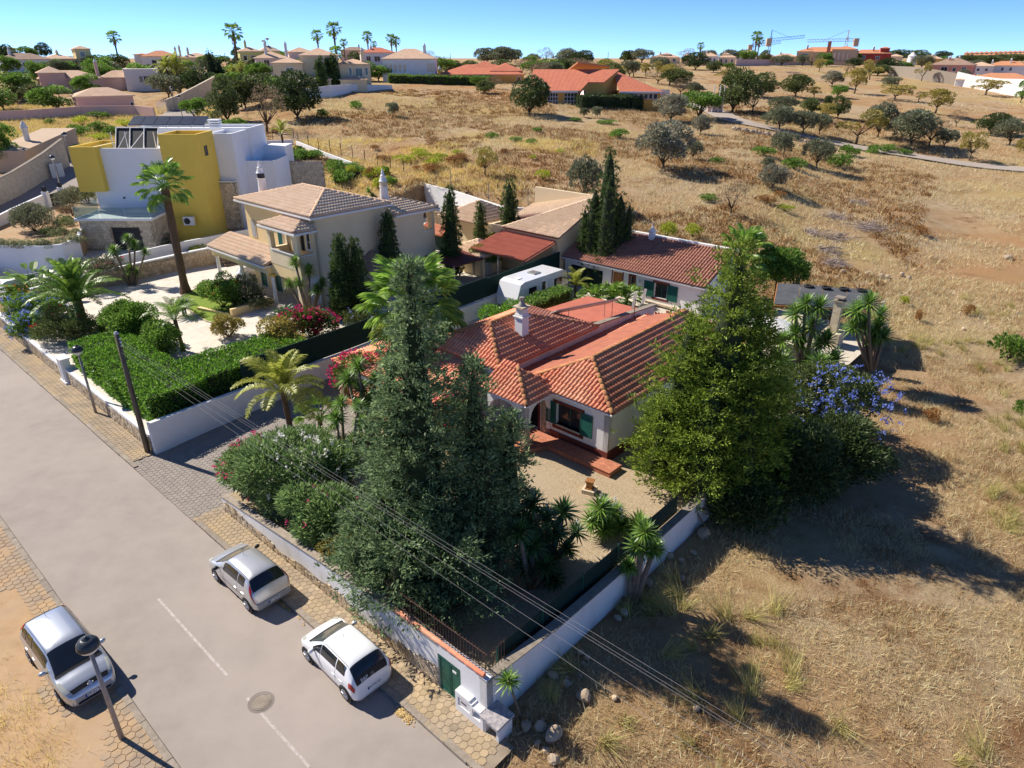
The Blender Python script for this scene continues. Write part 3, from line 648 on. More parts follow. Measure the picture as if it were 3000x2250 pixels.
def pbox(mb, mp, a0, a1, z0, z1, d0, d1):
    A = [mb.P(mp(*p)) for p in ((a0, z0, d0), (a1, z0, d0), (a1, z0, d1), (a0, z0, d1), (a0, z1, d0), (a1, z1, d0), (a1, z1, d1), (a0, z1, d1))]
    for q in ((3, 2, 1, 0), (4, 5, 6, 7), (0, 1, 5, 4), (1, 2, 6, 5), (2, 3, 7, 6), (3, 0, 4, 7)): mb.face([A[k] for k in q])
    return mb
def window(parent, fr, mp, a0, a1, z0, z1, fm, depth=-.02, bars=1, fw=.06, gl=None, out=.03, arch=0.0, sill=None):
    """pane with frame standing on the wall (out > 0 proud); part window > frame, sill"""
    mb = MB(fr)
    if arch:
        n = 10; c = (a0 + a1) / 2; h = (a1 - a0) / 2; pts = [(a0, z0), (a1, z0)] + [(c + h * math.cos(math.pi * k / n), z1 - arch + arch * math.sin(math.pi * k / n)) for k in range(n + 1)]
        mb.face([mb.P(mp(a, z, depth)) for a, z in pts]); w = obj('window', mb, gl or MT['glass'], parent)
        f = MB(fr); k2 = 1 + fw * 2 / (a1 - a0)
        o2 = [(c + (a - c) * k2, z0 - fw if z <= z0 else (z - (z1 - arch)) * k2 + (z1 - arch) if z > z1 - arch else z) for a, z in pts]
        for i in range(len(pts)):
            j = (i + 1) % len(pts); f.face([f.P(mp(*q)) for q in ((*pts[i], -out), (*pts[j], -out), (*o2[j], -out), (*o2[i], -out))]); f.face([f.P(mp(*q)) for q in ((*o2[i], -out), (*o2[j], -out), (*o2[j], 0), (*o2[i], 0))]); f.face([f.P(mp(*q)) for q in ((*pts[i], -out), (*pts[j], -out), (*pts[j], depth), (*pts[i], depth))])
        obj('frame', f, fm, w)
    else:
        pbox(mb, mp, a0, a1, z0, z1, depth, depth + .02); w = obj('window', mb, gl or MT['glass'], parent)
        f = MB(fr)
        for q in ((a0 - fw, a1 + fw, z1, z1 + fw), (a0 - fw, a1 + fw, z0 - fw, z0), (a0 - fw, a0, z0, z1), (a1, a1 + fw, z0, z1)): pbox(f, mp, *q, -out, max(depth, 0) + .03)
        for k in range(bars): a = a0 + (a1 - a0) * (k + 1) / (bars + 1); pbox(f, mp, a - .025, a + .025, z0, z1, depth - .015, depth + .015)
        obj('frame', f, fm, w)
    if sill: mb = MB(fr); pbox(mb, mp, a0 - .1, a1 + .1, z0 - fw - .05, z0 - fw, -.1, .02); obj('sill', mb, sill, w)
    return w
def shutter(parent, fr, mp, a0, a1, z0, z1, m, d=-.07, slats=14):
    mb = MB(fr)
    for q in ((a0, a0 + .06, z0, z1), (a1 - .06, a1, z0, z1), (a0 + .06, a1 - .06, z1 - .07, z1), (a0 + .06, a1 - .06, z0, z0 + .07)): pbox(mb, mp, *q, d, d + .04)
    s = obj('shutter', mb, m, parent); n = slats
    for i in range(n):
        z = z0 + .07 + (z1 - z0 - .14) * i / n; h = (z1 - z0 - .14) / n; mb = MB(fr)
        A = [mb.P(mp(*p)) for p in ((a0 + .055, z, d), (a1 - .055, z, d), (a1 - .055, z + h * .95, d + .03), (a0 + .055, z + h * .95, d + .03))]; mb.face(A); B = [mb.P(mp(*p)) for p in ((a0 + .055, z, d + .01), (a1 - .055, z, d + .01), (a1 - .055, z + h * .95, d + .04), (a0 + .055, z + h * .95, d + .04))]; mb.face(B[::-1]); mb.face((A[0], A[1], B[1], B[0])); mb.face((A[2], A[3], B[3], B[2]))
        obj('slat', mb, m, s)
    mb = MB(fr); pbox(mb, mp, a0 + .05, a1 - .05, z0 + .05, z1 - .05, d + .042, d + .05); obj('backing', mb, MT['dark'], s); return s
def tile_mesh(name, w, l, m, n=6):
    """one half-round roof tile: along +y up the slope, x across"""
    V = []; F = []
    for k, (y, r, z) in enumerate(((0, w * .44, .034), (l * 1.12, w * .37, .004))):
        for j in range(n + 1): a = math.pi * j / n; V.append((r * math.cos(a), y, z + r * .8 * math.sin(a)))
    for j in range(n): F.append((j, j + 1, n + 2 + j, n + 1 + j))
    b = len(V)
    for j in range(n + 1): a = math.pi * j / n; V.append((w * .36 * math.cos(a), 0, .034 + w * .36 * .72 * math.sin(a) - .012))
    for j in range(n): F.append((j + 1, j, b + j, b + j + 1))
    return V, F
class Roof:
    """collects tile places over several slopes; nearest ones become parts, the rest one joined part"""
    def __init__(r, parent, fr, w=.235, l=.36, m=None, pan=None, cap=None, n_ind=300, seg=6, thick=.1):
        r.p = parent; r.fr = fr; r.w = w; r.l = l; r.m = m; r.pan = pan; r.cap = cap or m; r.n = n_ind; r.T = []; r.C = []; r.base = MB(fr); r.seg = seg; r.thick = thick
    def slope(r, pts, tiles=True):
        r.base.slab(pts, r.thick)
        if not tiles: return
        P = [Vector(r.fr.W(*p)) for p in pts]; o = P[0]; a = (P[1] - P[0]).normalized(); n = None
        for q in P[2:]:
            b = (q - o) - a * (q - o).dot(a)
            if b.length > 1e-3: break
        b.normalize(); n = a.cross(b); poly = [((q - o).dot(a), (q - o).dot(b)) for q in P]
        mxb = max(q[1] for q in poly); mna = min(q[0] for q in poly); mxa = max(q[0] for q in poly)
        R = Matrix((a, b, n)).transposed()
        nj = int(mxb / r.l) + 1; ni = int((mxa - mna) / r.w) + 1
        for j in range(nj):
            for i in range(ni):
                ca = mna + (i + .5) * r.w; cb = (j + .5) * r.l
                if not self_in(poly, ca, min(cb, mxb - .02)): continue
                r.T.append((o + a * ca + b * (j * r.l - .05) + n * (.004 + random.uniform(0, .006)), R))
    def ridge(r, p0, p1, rad=.13, ln=.42):
        A = Vector(r.fr.W(*p0)); B = Vector(r.fr.W(*p1)); d = B - A; k = max(1, round(d.length / ln)); d.normalize(); x = d.cross(Vector((0, 0, 1))).normalized(); n = x.cross(d); R = Matrix((x, d, n)).transposed()
        L = (B - A).length / k
        for i in range(k): r.C.append((A + d * (L * i) + n * .015, R, rad, L))
    def done(r, name='roof'):
        rf = obj(name, r.base, r.pan, r.p); org = Vector(ORG[r.p.name]); V, F = tile_mesh('tile', r.w, r.l, r.m, r.seg); me = mesh_from('roof_tile', V, F, r.m, (0, 0, 0), True)
        r.T.sort(key=lambda t: (t[0] - Vector((0, 0, CAM_H))).length); Va = np.array(V); Fa = np.array(F); AV = []; AF = []
        for k, (p, R) in enumerate(r.T):
            if k < r.n:
                o = bpy.data.objects.new('roof_tile', me); COL.objects.link(o); o.parent = rf; o.matrix_basis = Matrix.Translation(p - org) @ R.to_4x4()
            else: AF.append(Fa + len(AV) * len(V)); AV.append(Va @ np.array(R).T + np.array(p))
        if AV: tag(npobj('tile_courses', np.concatenate(AV), np.concatenate(AF), r.m, rf, smooth=True), kind='stuff')
        cache = {}
        for p, R, rad, L in r.C:
            key = (round(rad, 3), round(L, 3))
            if key not in cache:
                v, f = tile_mesh('cap', rad * 2.3, L, r.cap, 7); cache[key] = mesh_from('ridge_tile', v, f, r.cap, (0, 0, 0), True)
            o = bpy.data.objects.new('ridge_tile', cache[key]); COL.objects.link(o); o.parent = rf; o.matrix_basis = Matrix.Translation(p - org) @ R.to_4x4()
        return rf
def self_in(poly, x, y):
    c = False; n = len(poly)
    for i in range(n):
        (x1, y1), (x2, y2) = poly[i], poly[(i + 1) % n]
        if (y1 > y) != (y2 > y) and x < (x2 - x1) * (y - y1) / (y2 - y1) + x1: c = not c
    return c
def rects(a0, a1, b0, b1, w, h):
    out = []; j = 0; b = b0
    while b + h <= b1 + 1e-6:
        a = a0 - (w / 2 if j % 2 else 0)
        while a < a1:
            x0, x1 = max(a, a0), min(a + w, a1)
            if x1 - x0 > w * .25: out.append((((x0 + x1) / 2, b + h / 2), [(x0, b), (x1, b), (x1, b + h), (x0, b + h)]))
            a += w
        b += h; j += 1
    return out
# ---------------------------------------------------------------- the red tiled villa
V1 = thing('villa', FS.W(-20, 25, .8), 'low white villa with red barrel tile hip roofs and a white chimney behind the cypress', 'house')
FL_ = 1.1
mb = MB(FS)
wallp(mb, -20.0, -16.1, .8, 3.78, mapx(25.0), .3, [(-19.36, -17.85, 1.9, 3.1, 0), (-22, -21, 1.1, 3.1, 0)])
wallp(mb, 25.0, 38, .8, 3.78, mapy(-16.1, -1), .3)
wallp(mb, -22.55, -20.0, .8, 3.78, mapx(25.0), .3, [(-21.6, -20.6, 1.1, 3.15, 0)])
wallp(mb, -28.2, -22.75, .8, 4.25, mapx(24.3), .3, [(-27.2, -26.0, 1.1, 3.1, 0)])
mb.box(-27.9, -27.6, 24.6, 32.5, .8, 4.25); mb.box(-28.2, -22.75, 32.3, 32.6, .8, 4.25)
obj('wall', mb, MT['white'], V1)
mb = MB(FS)
wallp(mb, 24.3, 32.5, .8, 4.3, mapy(-22.7, -1), .25); wallp(mb, 32.5, 39.9, 1.2, lambda a: 4.35 - (a - 32.5) * .07, mapy(-22.68, -1), .22); obj('parapet', mb, MT['whitew'], V1)
mb = MB(FS); mb.slab([(-22.98, 32.55, 4.42), (-22.6, 32.55, 4.42), (-22.6, 39.95, 3.9), (-22.98, 39.95, 3.9)], .08); obj('coping', mb, MT['kerb'], V1)
mb = MB(FS); mb.box(-16.1 + .0, -16.06, 24.96, 37.9, .8, 1.45); mb.box(-20.0, -16.06, 24.95, 25.0, .8, 1.42); obj('plinth', mb, MT['maroon'], V1)
# porch with two arches on a stone corner pier
mb = MB(FS)
wallp(mb, -22.4, -19.75, 2.2, 3.72, mapx(22.95), .28, [(-22.35, -20.12, 1.1, 3.4, .95)])
wallp(mb, 22.95, 25.0, 2.2, 3.72, mapy(-19.75, -1), .28, [(23.32, 24.95, 1.1, 3.4, .8)])
obj('porch_arch', mb, MT['white'], V1)
mb = MB(FS); mb.box(-20.14, -19.78, 22.98, 23.32, 1.05, 2.25); pier = obj('pier', mb, MT['mortar'], V1)
for (mp_, a0, a1) in ((lambda a, b, d: (a, 22.98 - d, b), -20.13, -19.79), (lambda a, b, d: (-19.78 + d, a, b), 22.99, 23.31)):
    pieces(pier if False else V1, 'stone', clip(cells(a0, a1, 1.1, 2.25, .16), lambda a, b: a0 < a < a1 and 1.12 < b < 2.2), mp_, .03, MT['stone'], 40)
mb = MB(FS); mb.box(-20.32, -20.02, 24.9, 25.0, 1.05, 3.0); obj('pilaster', mb, MT['mortar'], V1)
pieces(V1, 'stone', clip(cells(-20.32, -20.02, 1.1, 3.0, .16), lambda a, b: -20.3 < a < -20.04 and 1.12 < b < 2.95), lambda a, b, d: (a, 24.9 - d, b), .03, MT['stone'], 40)
mb = MB(FS); mb.box(-21.6, -20.6, 25.12, 25.18, 1.1, 3.12); obj('door', mb, MT['black'], V1); mb = MB(FS); mb.box(-21.72, -21.6, 24.96, 25.1, 1.1, 3.25); mb.box(-20.6, -20.48, 24.96, 25.1, 1.1, 3.25); mb.box(-21.72, -20.48, 24.96, 25.1, 3.15, 3.25); obj('door_frame', mb, MT['maroon'], V1)
# window with green shutters
w = window(V1, FS, mapx(25.0), -19.36, -17.85, 1.9, 3.1, MT['green'], depth=.18, bars=1, fw=.05, out=-.14)
mb = MB(FS); mb.box(-19.6, -17.6, 24.965, 25.0, 3.1, 3.27); obj('window_lintel', mb, MT['maroon'], V1); mb = MB(FS); mb.box(-19.6, -17.6, 24.955, 25.0, 1.62, 1.80); obj('window_apron', mb, MT['maroon'], V1)
mb = MB(FS); mb.box(-19.4, -17.8, 24.93, 25.2, 1.82, 1.9); obj('window_sill', mb, MT['stonepale'], V1)
shutter(V1, FS, mapx(25.0), -17.8, -17.05, 1.85, 3.12, MT['green']); shutter(V1, FS, mapx(25.0), -20.0, -19.38, 1.85, 3.12, MT['green'])
# roofs
R1 = Roof(V1, FS, .235, .36, MT['tile_red'], MT['tile_pan'], MT['tile_old'], 300)
e = 4.32; A = (-25.4, 26.35, 5.62); B = (-25.4, 28.6, 5.62); c = [(-22.45, 24.0, e), (-22.45, 32.9, e), (-28.35, 32.9, e), (-28.35, 24.0, e)]
R1.slope([c[0], c[1], B, A]); R1.slope([c[3], c[0], A]); R1.slope([c[2], c[3], A, B]); R1.slope([c[1], c[2], B])
for p, q in ((c[0], A), (A, B), (c[3], A), (c[1], B), (c[2], B)): R1.ridge(p, q)
e = 3.82; C1 = (-18.9, 27.3, 5.05); C2 = (-18.9, 37.2, 5.05); a_ = (-15.75, 24.7, e); b_ = (-22.45, 24.4, 3.55)
R1.slope([(-21.6, 24.7, e), a_, C1]); R1.slope([a_, (-15.75, 38, e), C2, C1]); R1.slope([(-22.6, 38, 3.6), (-22.6, 24.7, 3.6), (-21.6, 24.7, e), C1, C2]); R1.slope([(-15.75, 38, e), (-22.6, 38, 3.6), C2])
for p, q in ((a_, C1), (C1, C2), ((-21.6, 24.7, e + .03), C1)): R1.ridge(p, q)
pa = (-21.5, 24.35, 4.7); R1.slope([(-22.62, 22.6, 3.78), (-19.4, 22.6, 3.78), pa, (-22.62, 24.35, 4.7)]); R1.slope([(-19.4, 22.6, 3.78), (-19.4, 25.6, 3.78), pa])
R1.ridge((-19.4, 22.6, 3.8), pa)
v0, v1, v2, v3 = (-32.4, 20.2, 3.25), (-23.0, 20.2, 3.25), (-23.0, 24.3, 3.3), (-25.2, 24.3, 4.1); v4 = (-29.0, 24.3, 4.1); v5 = (-32.4, 25.5, 3.25)
R1.slope([v0, v1, v3, v4]); R1.slope([v1, v2, v3]); R1.slope([v5, v0, v4]); R1.ridge(v1, v3); R1.ridge(v0, v4)
R1.done()
mb = MB(FS)
for p0, p1 in (((-21.6, 24.72), (-15.78, 24.72)), ((-19.42, 22.62), (-22.6, 22.62)), ((-15.78, 24.72), (-15.78, 38)), ((-19.42, 22.62), (-19.42, 24.7))): mb.tube([(*p0, 3.72), (*p1, 3.72)], .06, 8)
obj('gutter', mb, MT['paint'], V1)
# veranda: tiled floor, stone columns
mb = MB(FS); mb.box(-32.2, -22.6, 20.3, 24.3, .6, 1.02); obj('veranda_floor', mb, MT['brick'], V1)
for s, t in ((-27.3, 20.5), (-31.9, 20.5), (-23.4, 20.5)):
    mb = MB(FS); mb.box(s - .2, s + .2, t - .2, t + .2, .8, 3.2); cl_ = obj('column', mb, MT['mortar'], V1)
    for mp_, a0 in ((lambda a, b, d, s=s, t=t: (a, t - .2 - d, b), s - .2), (lambda a, b, d, s=s, t=t: (s + .2 + d, a, b), t - .2)):
        pieces(V1, 'stone', clip(cells(a0, a0 + .4, .85, 3.2, .17), lambda a, b: a0 + .02 < a < a0 + .38 and .9 < b < 3.15), mp_, .03, MT['stone'], 40)
mb = MB(FS); mb.box(-32.3, -23.1, 20.34, 20.62, 2.85, 3.2); obj('beam', mb, MT['white'], V1)
# chimney, solar panel, aerials on the flat red terrace
ch = MB(FS); ch.box(-24.28, -23.72, 27.2, 27.76, 4.6, 6.25); chm = obj('chimney', ch, MT['white'], V1)
mb = MB(FS); mb.box(-24.36, -23.64, 27.12, 27.84, 6.05, 6.13); mb.box(-24.24, -23.76, 27.24, 27.72, 6.25, 6.62); obj('band', mb, MT['tile_red'], chm) if False else obj('upper_stack', mb, MT['whitew'], chm)
mb = MB(FS); mb.prism([(-24.36, 27.12), (-23.64, 27.12), (-23.64, 27.84), (-24.36, 27.84)], 6.6, 6.7); obj('cap', mb, MT['stonepale'], chm); mb = MB(FS); mb.lathe((-24, 27.48, 6.7), [(.26, 0), (.12, .24), (.09, .3), (.15, .34), (.15, .5), (.02, .52)], 14); obj('cowl', mb, MT['metalgrey'], chm)
MT['redflat'] = mat('red_flat_roof', (.52, .16, .1), (.43, .13, .085), 1, .9)
mb = MB(FS); mb.slab([(-28.3, 32.6, 3.7), (-22.9, 32.6, 3.9), (-22.9, 39.8, 3.4), (-28.3, 39.8, 3.3)], .2); mb.box(-28.1, -22.95, 33, 39.6, .8, 3.2); obj('terrace_roof', mb, MT['redflat'], V1)
mb = MB(FS); mb.box(-22.9, -16.2, 38, 43.6, .8, 1.7); obj('patio', mb, MT['brick'], V1)
sp = thing('solar_collector', FS.W(-24.5, 34, 3.8), 'long tilted solar collector on thin legs above the red terrace roof', 'solar panel')
mb = MB(FS); mb.slab([(-25.9, 32.0, 4.5), (-24.9, 31.8, 5.1), (-23.2, 36.4, 5.15), (-24.2, 36.6, 4.55)], .07); obj('panel', mb, MT['panelback'], sp)
for s, t, z in ((-24.7, 32.8, 5.0), (-23.5, 35.9, 5.0), (-25.5, 33.1, 4.6), (-24.3, 36.2, 4.6)): mb = MB(FS); mb.tube([(s, t, 3.5), (s, t, z)], .02, 5); obj('leg', mb, MT['metalgrey'], sp)
an = thing('aerial', FS.W(-22.75, 37.2, 3.9), 'rusty aerial mast with two flat grid aerials on the white parapet', 'aerial')
mb = MB(FS); mb.tube([(-22.6, 37.2, 2.6), (-22.6, 37.2, 5.0)], .025, 6); obj('mast', mb, MT['rust'], an)
for t in (37.0, 38.2): mb = MB(FS); mb.slab([(-22.75, t, 4.4), (-22.55, t, 4.4), (-22.6, t + .35, 5.35), (-22.8, t + .35, 5.35)], .04); obj('grid', mb, MT['metalgrey'], an)
# brick terrace in front of the wing
tr = thing('brick_terrace', FS.W(-18, 24.5, .8), 'raised red brick terrace step along the white villa front', 'terrace')
tp_ = [(-15.2, 25.0), (-19.75, 25.0), (-22.6, 25.0), (-22.6, 21.9), (-19.9, 22.2), (-19.1, 24.0), (-15.2, 24.0)]
mb = MB(FS); mb.prism(tp_, .5, 1.09); obj('core', mb, MT['brickjoint'], tr)
pieces(tr, 'brick', clip(rects(-22.6, -15.2, 21.9, 25.0, .24, .12), lambda a, b: self_in([(x * 1.0, y) for x, y in tp_], a, b)), lambda a, b, d: (a, b, 1.09 + d), .012, MT['brick'], 300, joint=.05, rough=.2)
pieces(tr, 'riser_brick', rects(-19.05, -15.2, .8, 1.08, .12, .27), lambda a, b, d: (a, 24.0 - d - .002, b), .02, MT['brick'], 60, joint=.05, rough=.2)
# wooden box on a stone block
bd = GZ(1727, 1440, .8); t_ = thing('garden_ornament', bd, 'small wooden lantern box on a square stone block in the gravel yard', 'ornament')
f_ = Frame((bd[0], bd[1], .8), math.radians(-25)); mb = MB(f_); mb.box(-.3, .3, -.3, .3, 0, .2); obj('block', mb, MT['stonepale'], t_); mb = MB(f_); mb.box(-.19, .19, -.19, .19, .2, .25); mb.box(-.14, .14, -.14, .14, .25, .58); mb.box(-.19, .19, -.19, .19, .58, .64); obj('box', mb, MT['woodw'], t_)
rk = GZ(1690, 1470, .8)
# ---------------------------------------------------------------- guest house with garage
GH = thing('guest_house', FS.W(-29, 46.2, 1.3), 'long low white guest house with brown tile roof and green garage door', 'house')
mb = MB(FS); wallp(mb, -35.3, -22.2, 1.2, 3.75, mapx(46.2), .3, [(-34.8, -31.4, 1.3, 3.2, 0), (-30.4, -29.45, 1.3, 3.4, 0), (-28.66, -28.36, 2.65, 3.3, 0), (-26.4, -25.3, 2.1, 3.25, 0)])
wallp(mb, 46.2, 50.3, 1.2, lambda a: 3.75 + (a - 46.2) * .44, mapy(-22.2, -1), .3); mb.box(-35.3, -22.2, 50.2, 50.5, 1.2, 5.5); obj('wall', mb, MT['white'], GH)
mb = MB(FS); mb.box(-34.8, -31.4, 46.38, 46.42, 1.3, 3.2); gd = obj('garage_door', mb, MT['darkgreen'], GH)
for i in range(9): mb = MB(FS); mb.box(-34.78 + i * .376, -34.42 + i * .376, 46.35, 46.379, 1.32, 3.18); obj('panel', mb, MT['darkgreen'], gd)
mb = MB(FS); mb.box(-30.4, -29.45, 46.3, 46.36, 1.3, 3.4); obj('door', mb, MT['woodw'], GH)
mb = MB(FS); mb.box(-30.5, -30.4, 46.16, 46.2, 1.3, 3.5); mb.box(-29.45, -29.35, 46.16, 46.2, 1.3, 3.5); mb.box(-28.85, -28.66, 46.16, 46.2, 2.45, 3.5); mb.box(-28.36, -28.17, 46.16, 46.2, 2.45, 3.5); mb.box(-28.66, -28.36, 46.16, 46.2, 3.3, 3.5); mb.box(-28.66, -28.36, 46.16, 46.2, 2.45, 2.65); mb.box(-26.6, -25.1, 46.16, 46.2, 3.25, 3.42); mb.box(-26.6, -25.1, 46.16, 46.2, 1.9, 2.06); obj('trim', mb, MT['maroon'], GH)
window(GH, FS, mapx(46.2), -28.66, -28.36, 2.65, 3.3, MT['paint'], .1, 0, .03, out=-.08); window(GH, FS, mapx(46.2), -26.4, -25.3, 2.1, 3.25, MT['green'], .15, 1, .04, out=-.12, sill=None)
shutter(GH, FS, mapx(46.2), -27.35, -26.45, 2.05, 3.28, MT['green'], slats=10); shutter(GH, FS, mapx(46.2), -25.25, -24.35, 2.05, 3.28, MT['green'], slats=10)
mb = MB(FS); mb.box(-27.0, -24.0, 45.9, 46.2, 1.55, 1.7); obj('window_sill', mb, MT['stonepale'], GH)
mb = MB(FS); mb.lathe((-27.75, 46.1, 3.0), [(.05, 0), (.09, .05), (.09, .2), (.02, .26)], 8); obj('wall_lamp', mb, MT['panelback'], GH)
R2 = Roof(GH, FS, .26, .42, MT['tile_brown'], MT['tile_brownpan'], MT['stonepale'], 120, 5)
R2.slope([(-35.5, 45.85, 3.82), (-22.0, 45.85, 3.82), (-22.0, 50.4, 5.72), (-35.5, 50.4, 5.72)]); R2.done()
mb = MB(FS); mb.box(-33.4, -21.9, 50.25, 50.6, 5.6, 5.86); mb.slab([(-33.6, 47.5, 4.62), (-33.3, 47.5, 4.62), (-33.3, 50.4, 5.85), (-33.6, 50.4, 5.85)], .12) if False else None; obj('ridge_cap', mb, MT['whitew'], GH)
mb = MB(FS); mb.box(-35.5, -22.0, 45.82, 45.9, 3.66, 3.78); mb.tube([(-35.1, 45.9, 3.7), (-35.1, 46.05, 1.2)], .05, 8); obj('gutter', mb, MT['paint'], GH)
mb = MB(FS); mb.box(-29.45, -29.05, 49.75, 50.15, 5.3, 6.2); c_ = obj('chimney', mb, MT['white'], GH); mb = MB(FS); mb.box(-29.53, -28.97, 49.67, 50.23, 6.2, 6.26); mb.lathe((-29.25, 49.95, 6.26), [(.28, 0), (.05, .4), (.02, .65)], 4); obj('cap', mb, MT['whitew'], c_)
mb = MB(FS); mb.box(-22.6, -16.6, 43.6, 43.9, 1.2, 2.2); obj('low_wall', mb, MT['salmon'], GH)
# ---------------------------------------------------------------- the yellow house
YH = thing('yellow_house', FS.W(-50, 27.4, 1.8), 'two storey ochre yellow house with cream tile roofs, loggia and columned porch', 'house')
g = 1.75
mb = MB(FS); wallp(mb, -54.1, -44.2, g, 8.85, mapx(27.4), .3, [(-53.2, -52.2, g, 4.1, 0), (-50.9, -49.9, g, 4.1, 0), (-47.6, -46.9, g, 4.0, 0), (-46.3, -45.7, 6.0, 7.8, 0)])
mb.box(-54.1, -53.8, 27.7, 34.3, g, 8.85); mb.box(-54.1, -44.2, 34.0, 34.3, g, 8.85); obj('wall', mb, MT['yellow'], YH)
mb = MB(FS); wallp(mb, 25.9, 27.4, g, 7.95, mapy(-44.2, -1), .3, [(26.12, 27.2, 6.2, 7.75, .35)]); wallp(mb, 27.4, 34.3, g, 8.85, mapy(-44.2, -1), .3)
wallp(mb, -48.3, -44.5, 5.0, 7.95, mapx(25.9), .3, [(-47.95, -44.85, 6.2, 7.75, .35)]); wallp(mb, 26.2, 27.4, 5.0, 7.95, mapy(-48.3, 1), .3, [(26.3, 27.3, 6.2, 7.7, .3)])
mb.box(-48.3, -44.5, 26.2, 27.4, 5.0, 5.15); wallp(mb, -45.0, -44.5, g, 5.0, mapx(25.9), .3)
wallp(mb, 34.3, 38.9, g, 7.95, mapy(-43.9, -1), .3, [(37.7, 38.6, 6.1, 7.7, .4)]); wallp(mb, -49, -44.2, g, 7.95, mapx(38.6), .3, [(-45.4, -44.4, 6.1, 7.7, .4)]); mb.box(-49, -43.9, 34.3, 34.5, g, 7.9); obj('end_wall', mb, MT['beige'], YH)  # same house as the yellow walls, with the shade of this side put into its colour
mb = MB(FS); mb.box(-48.0, -44.75, 25.84, 25.96, 6.12, 6.2); mb.box(-44.24, -44.14, 26.1, 27.25, 6.12, 6.2); mb.box(-43.95, -43.84, 37.65, 38.65, 6.02, 6.1); obj('loggia_sill', mb, MT['paint'], YH)
R3 = Roof(YH, FS, .25, .4, MT['tile_cream'], MT['tile_creampan'], MT['tile_brown'] if False else MT['tile_creampan'], 160, 5)
e = 8.95; r0, r1 = (-50.2, 30.6, 10.05), (-47.1, 30.6, 10.05); k = [(-54.6, 26.9, e), (-43.7, 26.9, e), (-43.7, 34.3, e), (-54.6, 34.3, e)]
R3.slope([k[0], k[1], r1, r0]); R3.slope([k[1], k[2], r1]); R3.slope([k[2], k[3], r0, r1]); R3.slope([k[3], k[0], r0])
for p, q in ((k[0], r0), (r0, r1), (r1, k[1]), (r1, k[2]), (r0, k[3])): R3.ridge(p, q, .12, .45)
e = 8.02; k = [(-48.7, 25.5, e), (-43.8, 25.5, e), (-43.8, 27.4, e), (-48.7, 27.4, e)]; rr_ = [(-47.2, 27.38, 8.6), (-45.4, 27.38, 8.6)]
R3.slope([k[0], k[1], rr_[1], rr_[0]]); R3.slope([k[1], k[2], rr_[1]]); R3.slope([k[3], k[0], rr_[0]])
R3.ridge(k[1], rr_[1], .11, .4); R3.ridge(k[0], rr_[0], .11, .4)
e = 7.98; k = [(-49, 34.3, e + .75), (-43.5, 34.3, e), (-43.5, 39.1, e), (-49, 39.1, e)]; ap = (-46.5, 36.5, 8.75); ap2 = (-46.5, 34.35, 8.75)
R3.slope([k[1], k[2], ap, ap2]); R3.slope([k[2], k[3], ap]); R3.slope([k[3], (-49, 34.3, e), ap2, ap]); R3.ridge(k[2], ap, .11, .4); R3.ridge(ap2, ap, .11, .4)
e = 4.85; R3.slope([(-57.6, 25.3, e), (-48.35, 25.3, e), (-48.35, 27.42, 5.6), (-57.6, 27.42, 5.6)]); R3.ridge((-57.6, 25.3, e), (-57.6, 27.42, 5.6), .1, .4)
R3.done()
mb = MB(FS)
for (s0, s1, t0, t1, z) in ((-54.7, -43.6, 26.85, 34.4, 8.72), (-48.8, -43.7, 25.42, 27.38, 7.80), (-49, -43.4, 34.42, 39.2, 7.76)): mb.box(s0, s1, t0, t1, z, z + .13)
mb.box(-57.7, -48.36, 25.22, 27.38, 4.62, 4.74); obj('eaves', mb, MT['paint'], YH)
# porch: columns, beam with brackets, doors
mb = MB(FS); mb.box(-57.4, -48.3, 25.5, 25.85, 4.1, 4.62); mb.box(-48.3, -45.0, 25.92, 26.2, 4.1, 5.0); mb.box(-57.4, -57.1, 25.85, 27.4, 4.1, 4.62); obj('porch_beam', mb, MT['yellow'], YH)
for s in (-57.1, -53.0, -48.15):
    mb = MB(FS); mb.lathe((s, 25.75, g), [(.2, 0), (.2, .12), (.155, .16), (.14, 2.15), (.19, 2.2), (.19, 2.36)], 14); obj('column', mb, MT['paint'], YH, smooth=False)
    mb = MB(FS); mb.box(s - .28, s + .28, 25.55, 25.92, 4.0, 4.12); obj('capital', mb, MT['mustard'], YH)
for a, b in ((-53.2, -52.2), (-50.9, -49.9), (-47.6, -46.9)):
    mb = MB(FS); mb.box(a, b, 27.5, 27.55, g, 4.1); d_ = obj('door', mb, MT['greendoor'], YH); mb = MB(FS); mb.box(a - .1, a, 27.37, 27.5, g, 4.2); mb.box(b, b + .1, 27.37, 27.5, g, 4.2); mb.box(a - .1, b + .1, 27.37, 27.5, 4.1, 4.2); obj('frame', mb, MT['paint'], d_)
mb = MB(FS); mb.box(-57.6, -44.2, 25.4, 27.4, 1.5, g + .02); obj('porch_floor', mb, MT['salmon'], YH)
mb = MB(FS); pbox(mb, mapx(27.4), -54.0 + .55, -53.45 + .75, 5.9, 7.35, -.03, 0); pn = obj('tile_panel', mb, MT['stonepale'], YH)
mb = MB(FS); pbox(mb, mapx(27.4), -53.25, -52.9, 6.1, 7.15, -.04, -.03); obj('picture', mb, MT['panelback'], pn)
for a in (-50.9, -49.3): 
    mb = MB(FS); pbox(mb, mapx(27.4), a - .1, a + .6, 5.75, 7.55, -.03, 0); fr_ = obj('window_frame', mb, MT['paint'], YH); shutter(YH, FS, mapx(27.4), a, a + .5, 5.85, 7.45, MT['green'], -.09, 12)
mb = MB(FS); mb.box(-46.3, -45.7, 27.5, 27.54, 6.0, 7.8); obj('loggia_door', mb, MT['black'], YH)
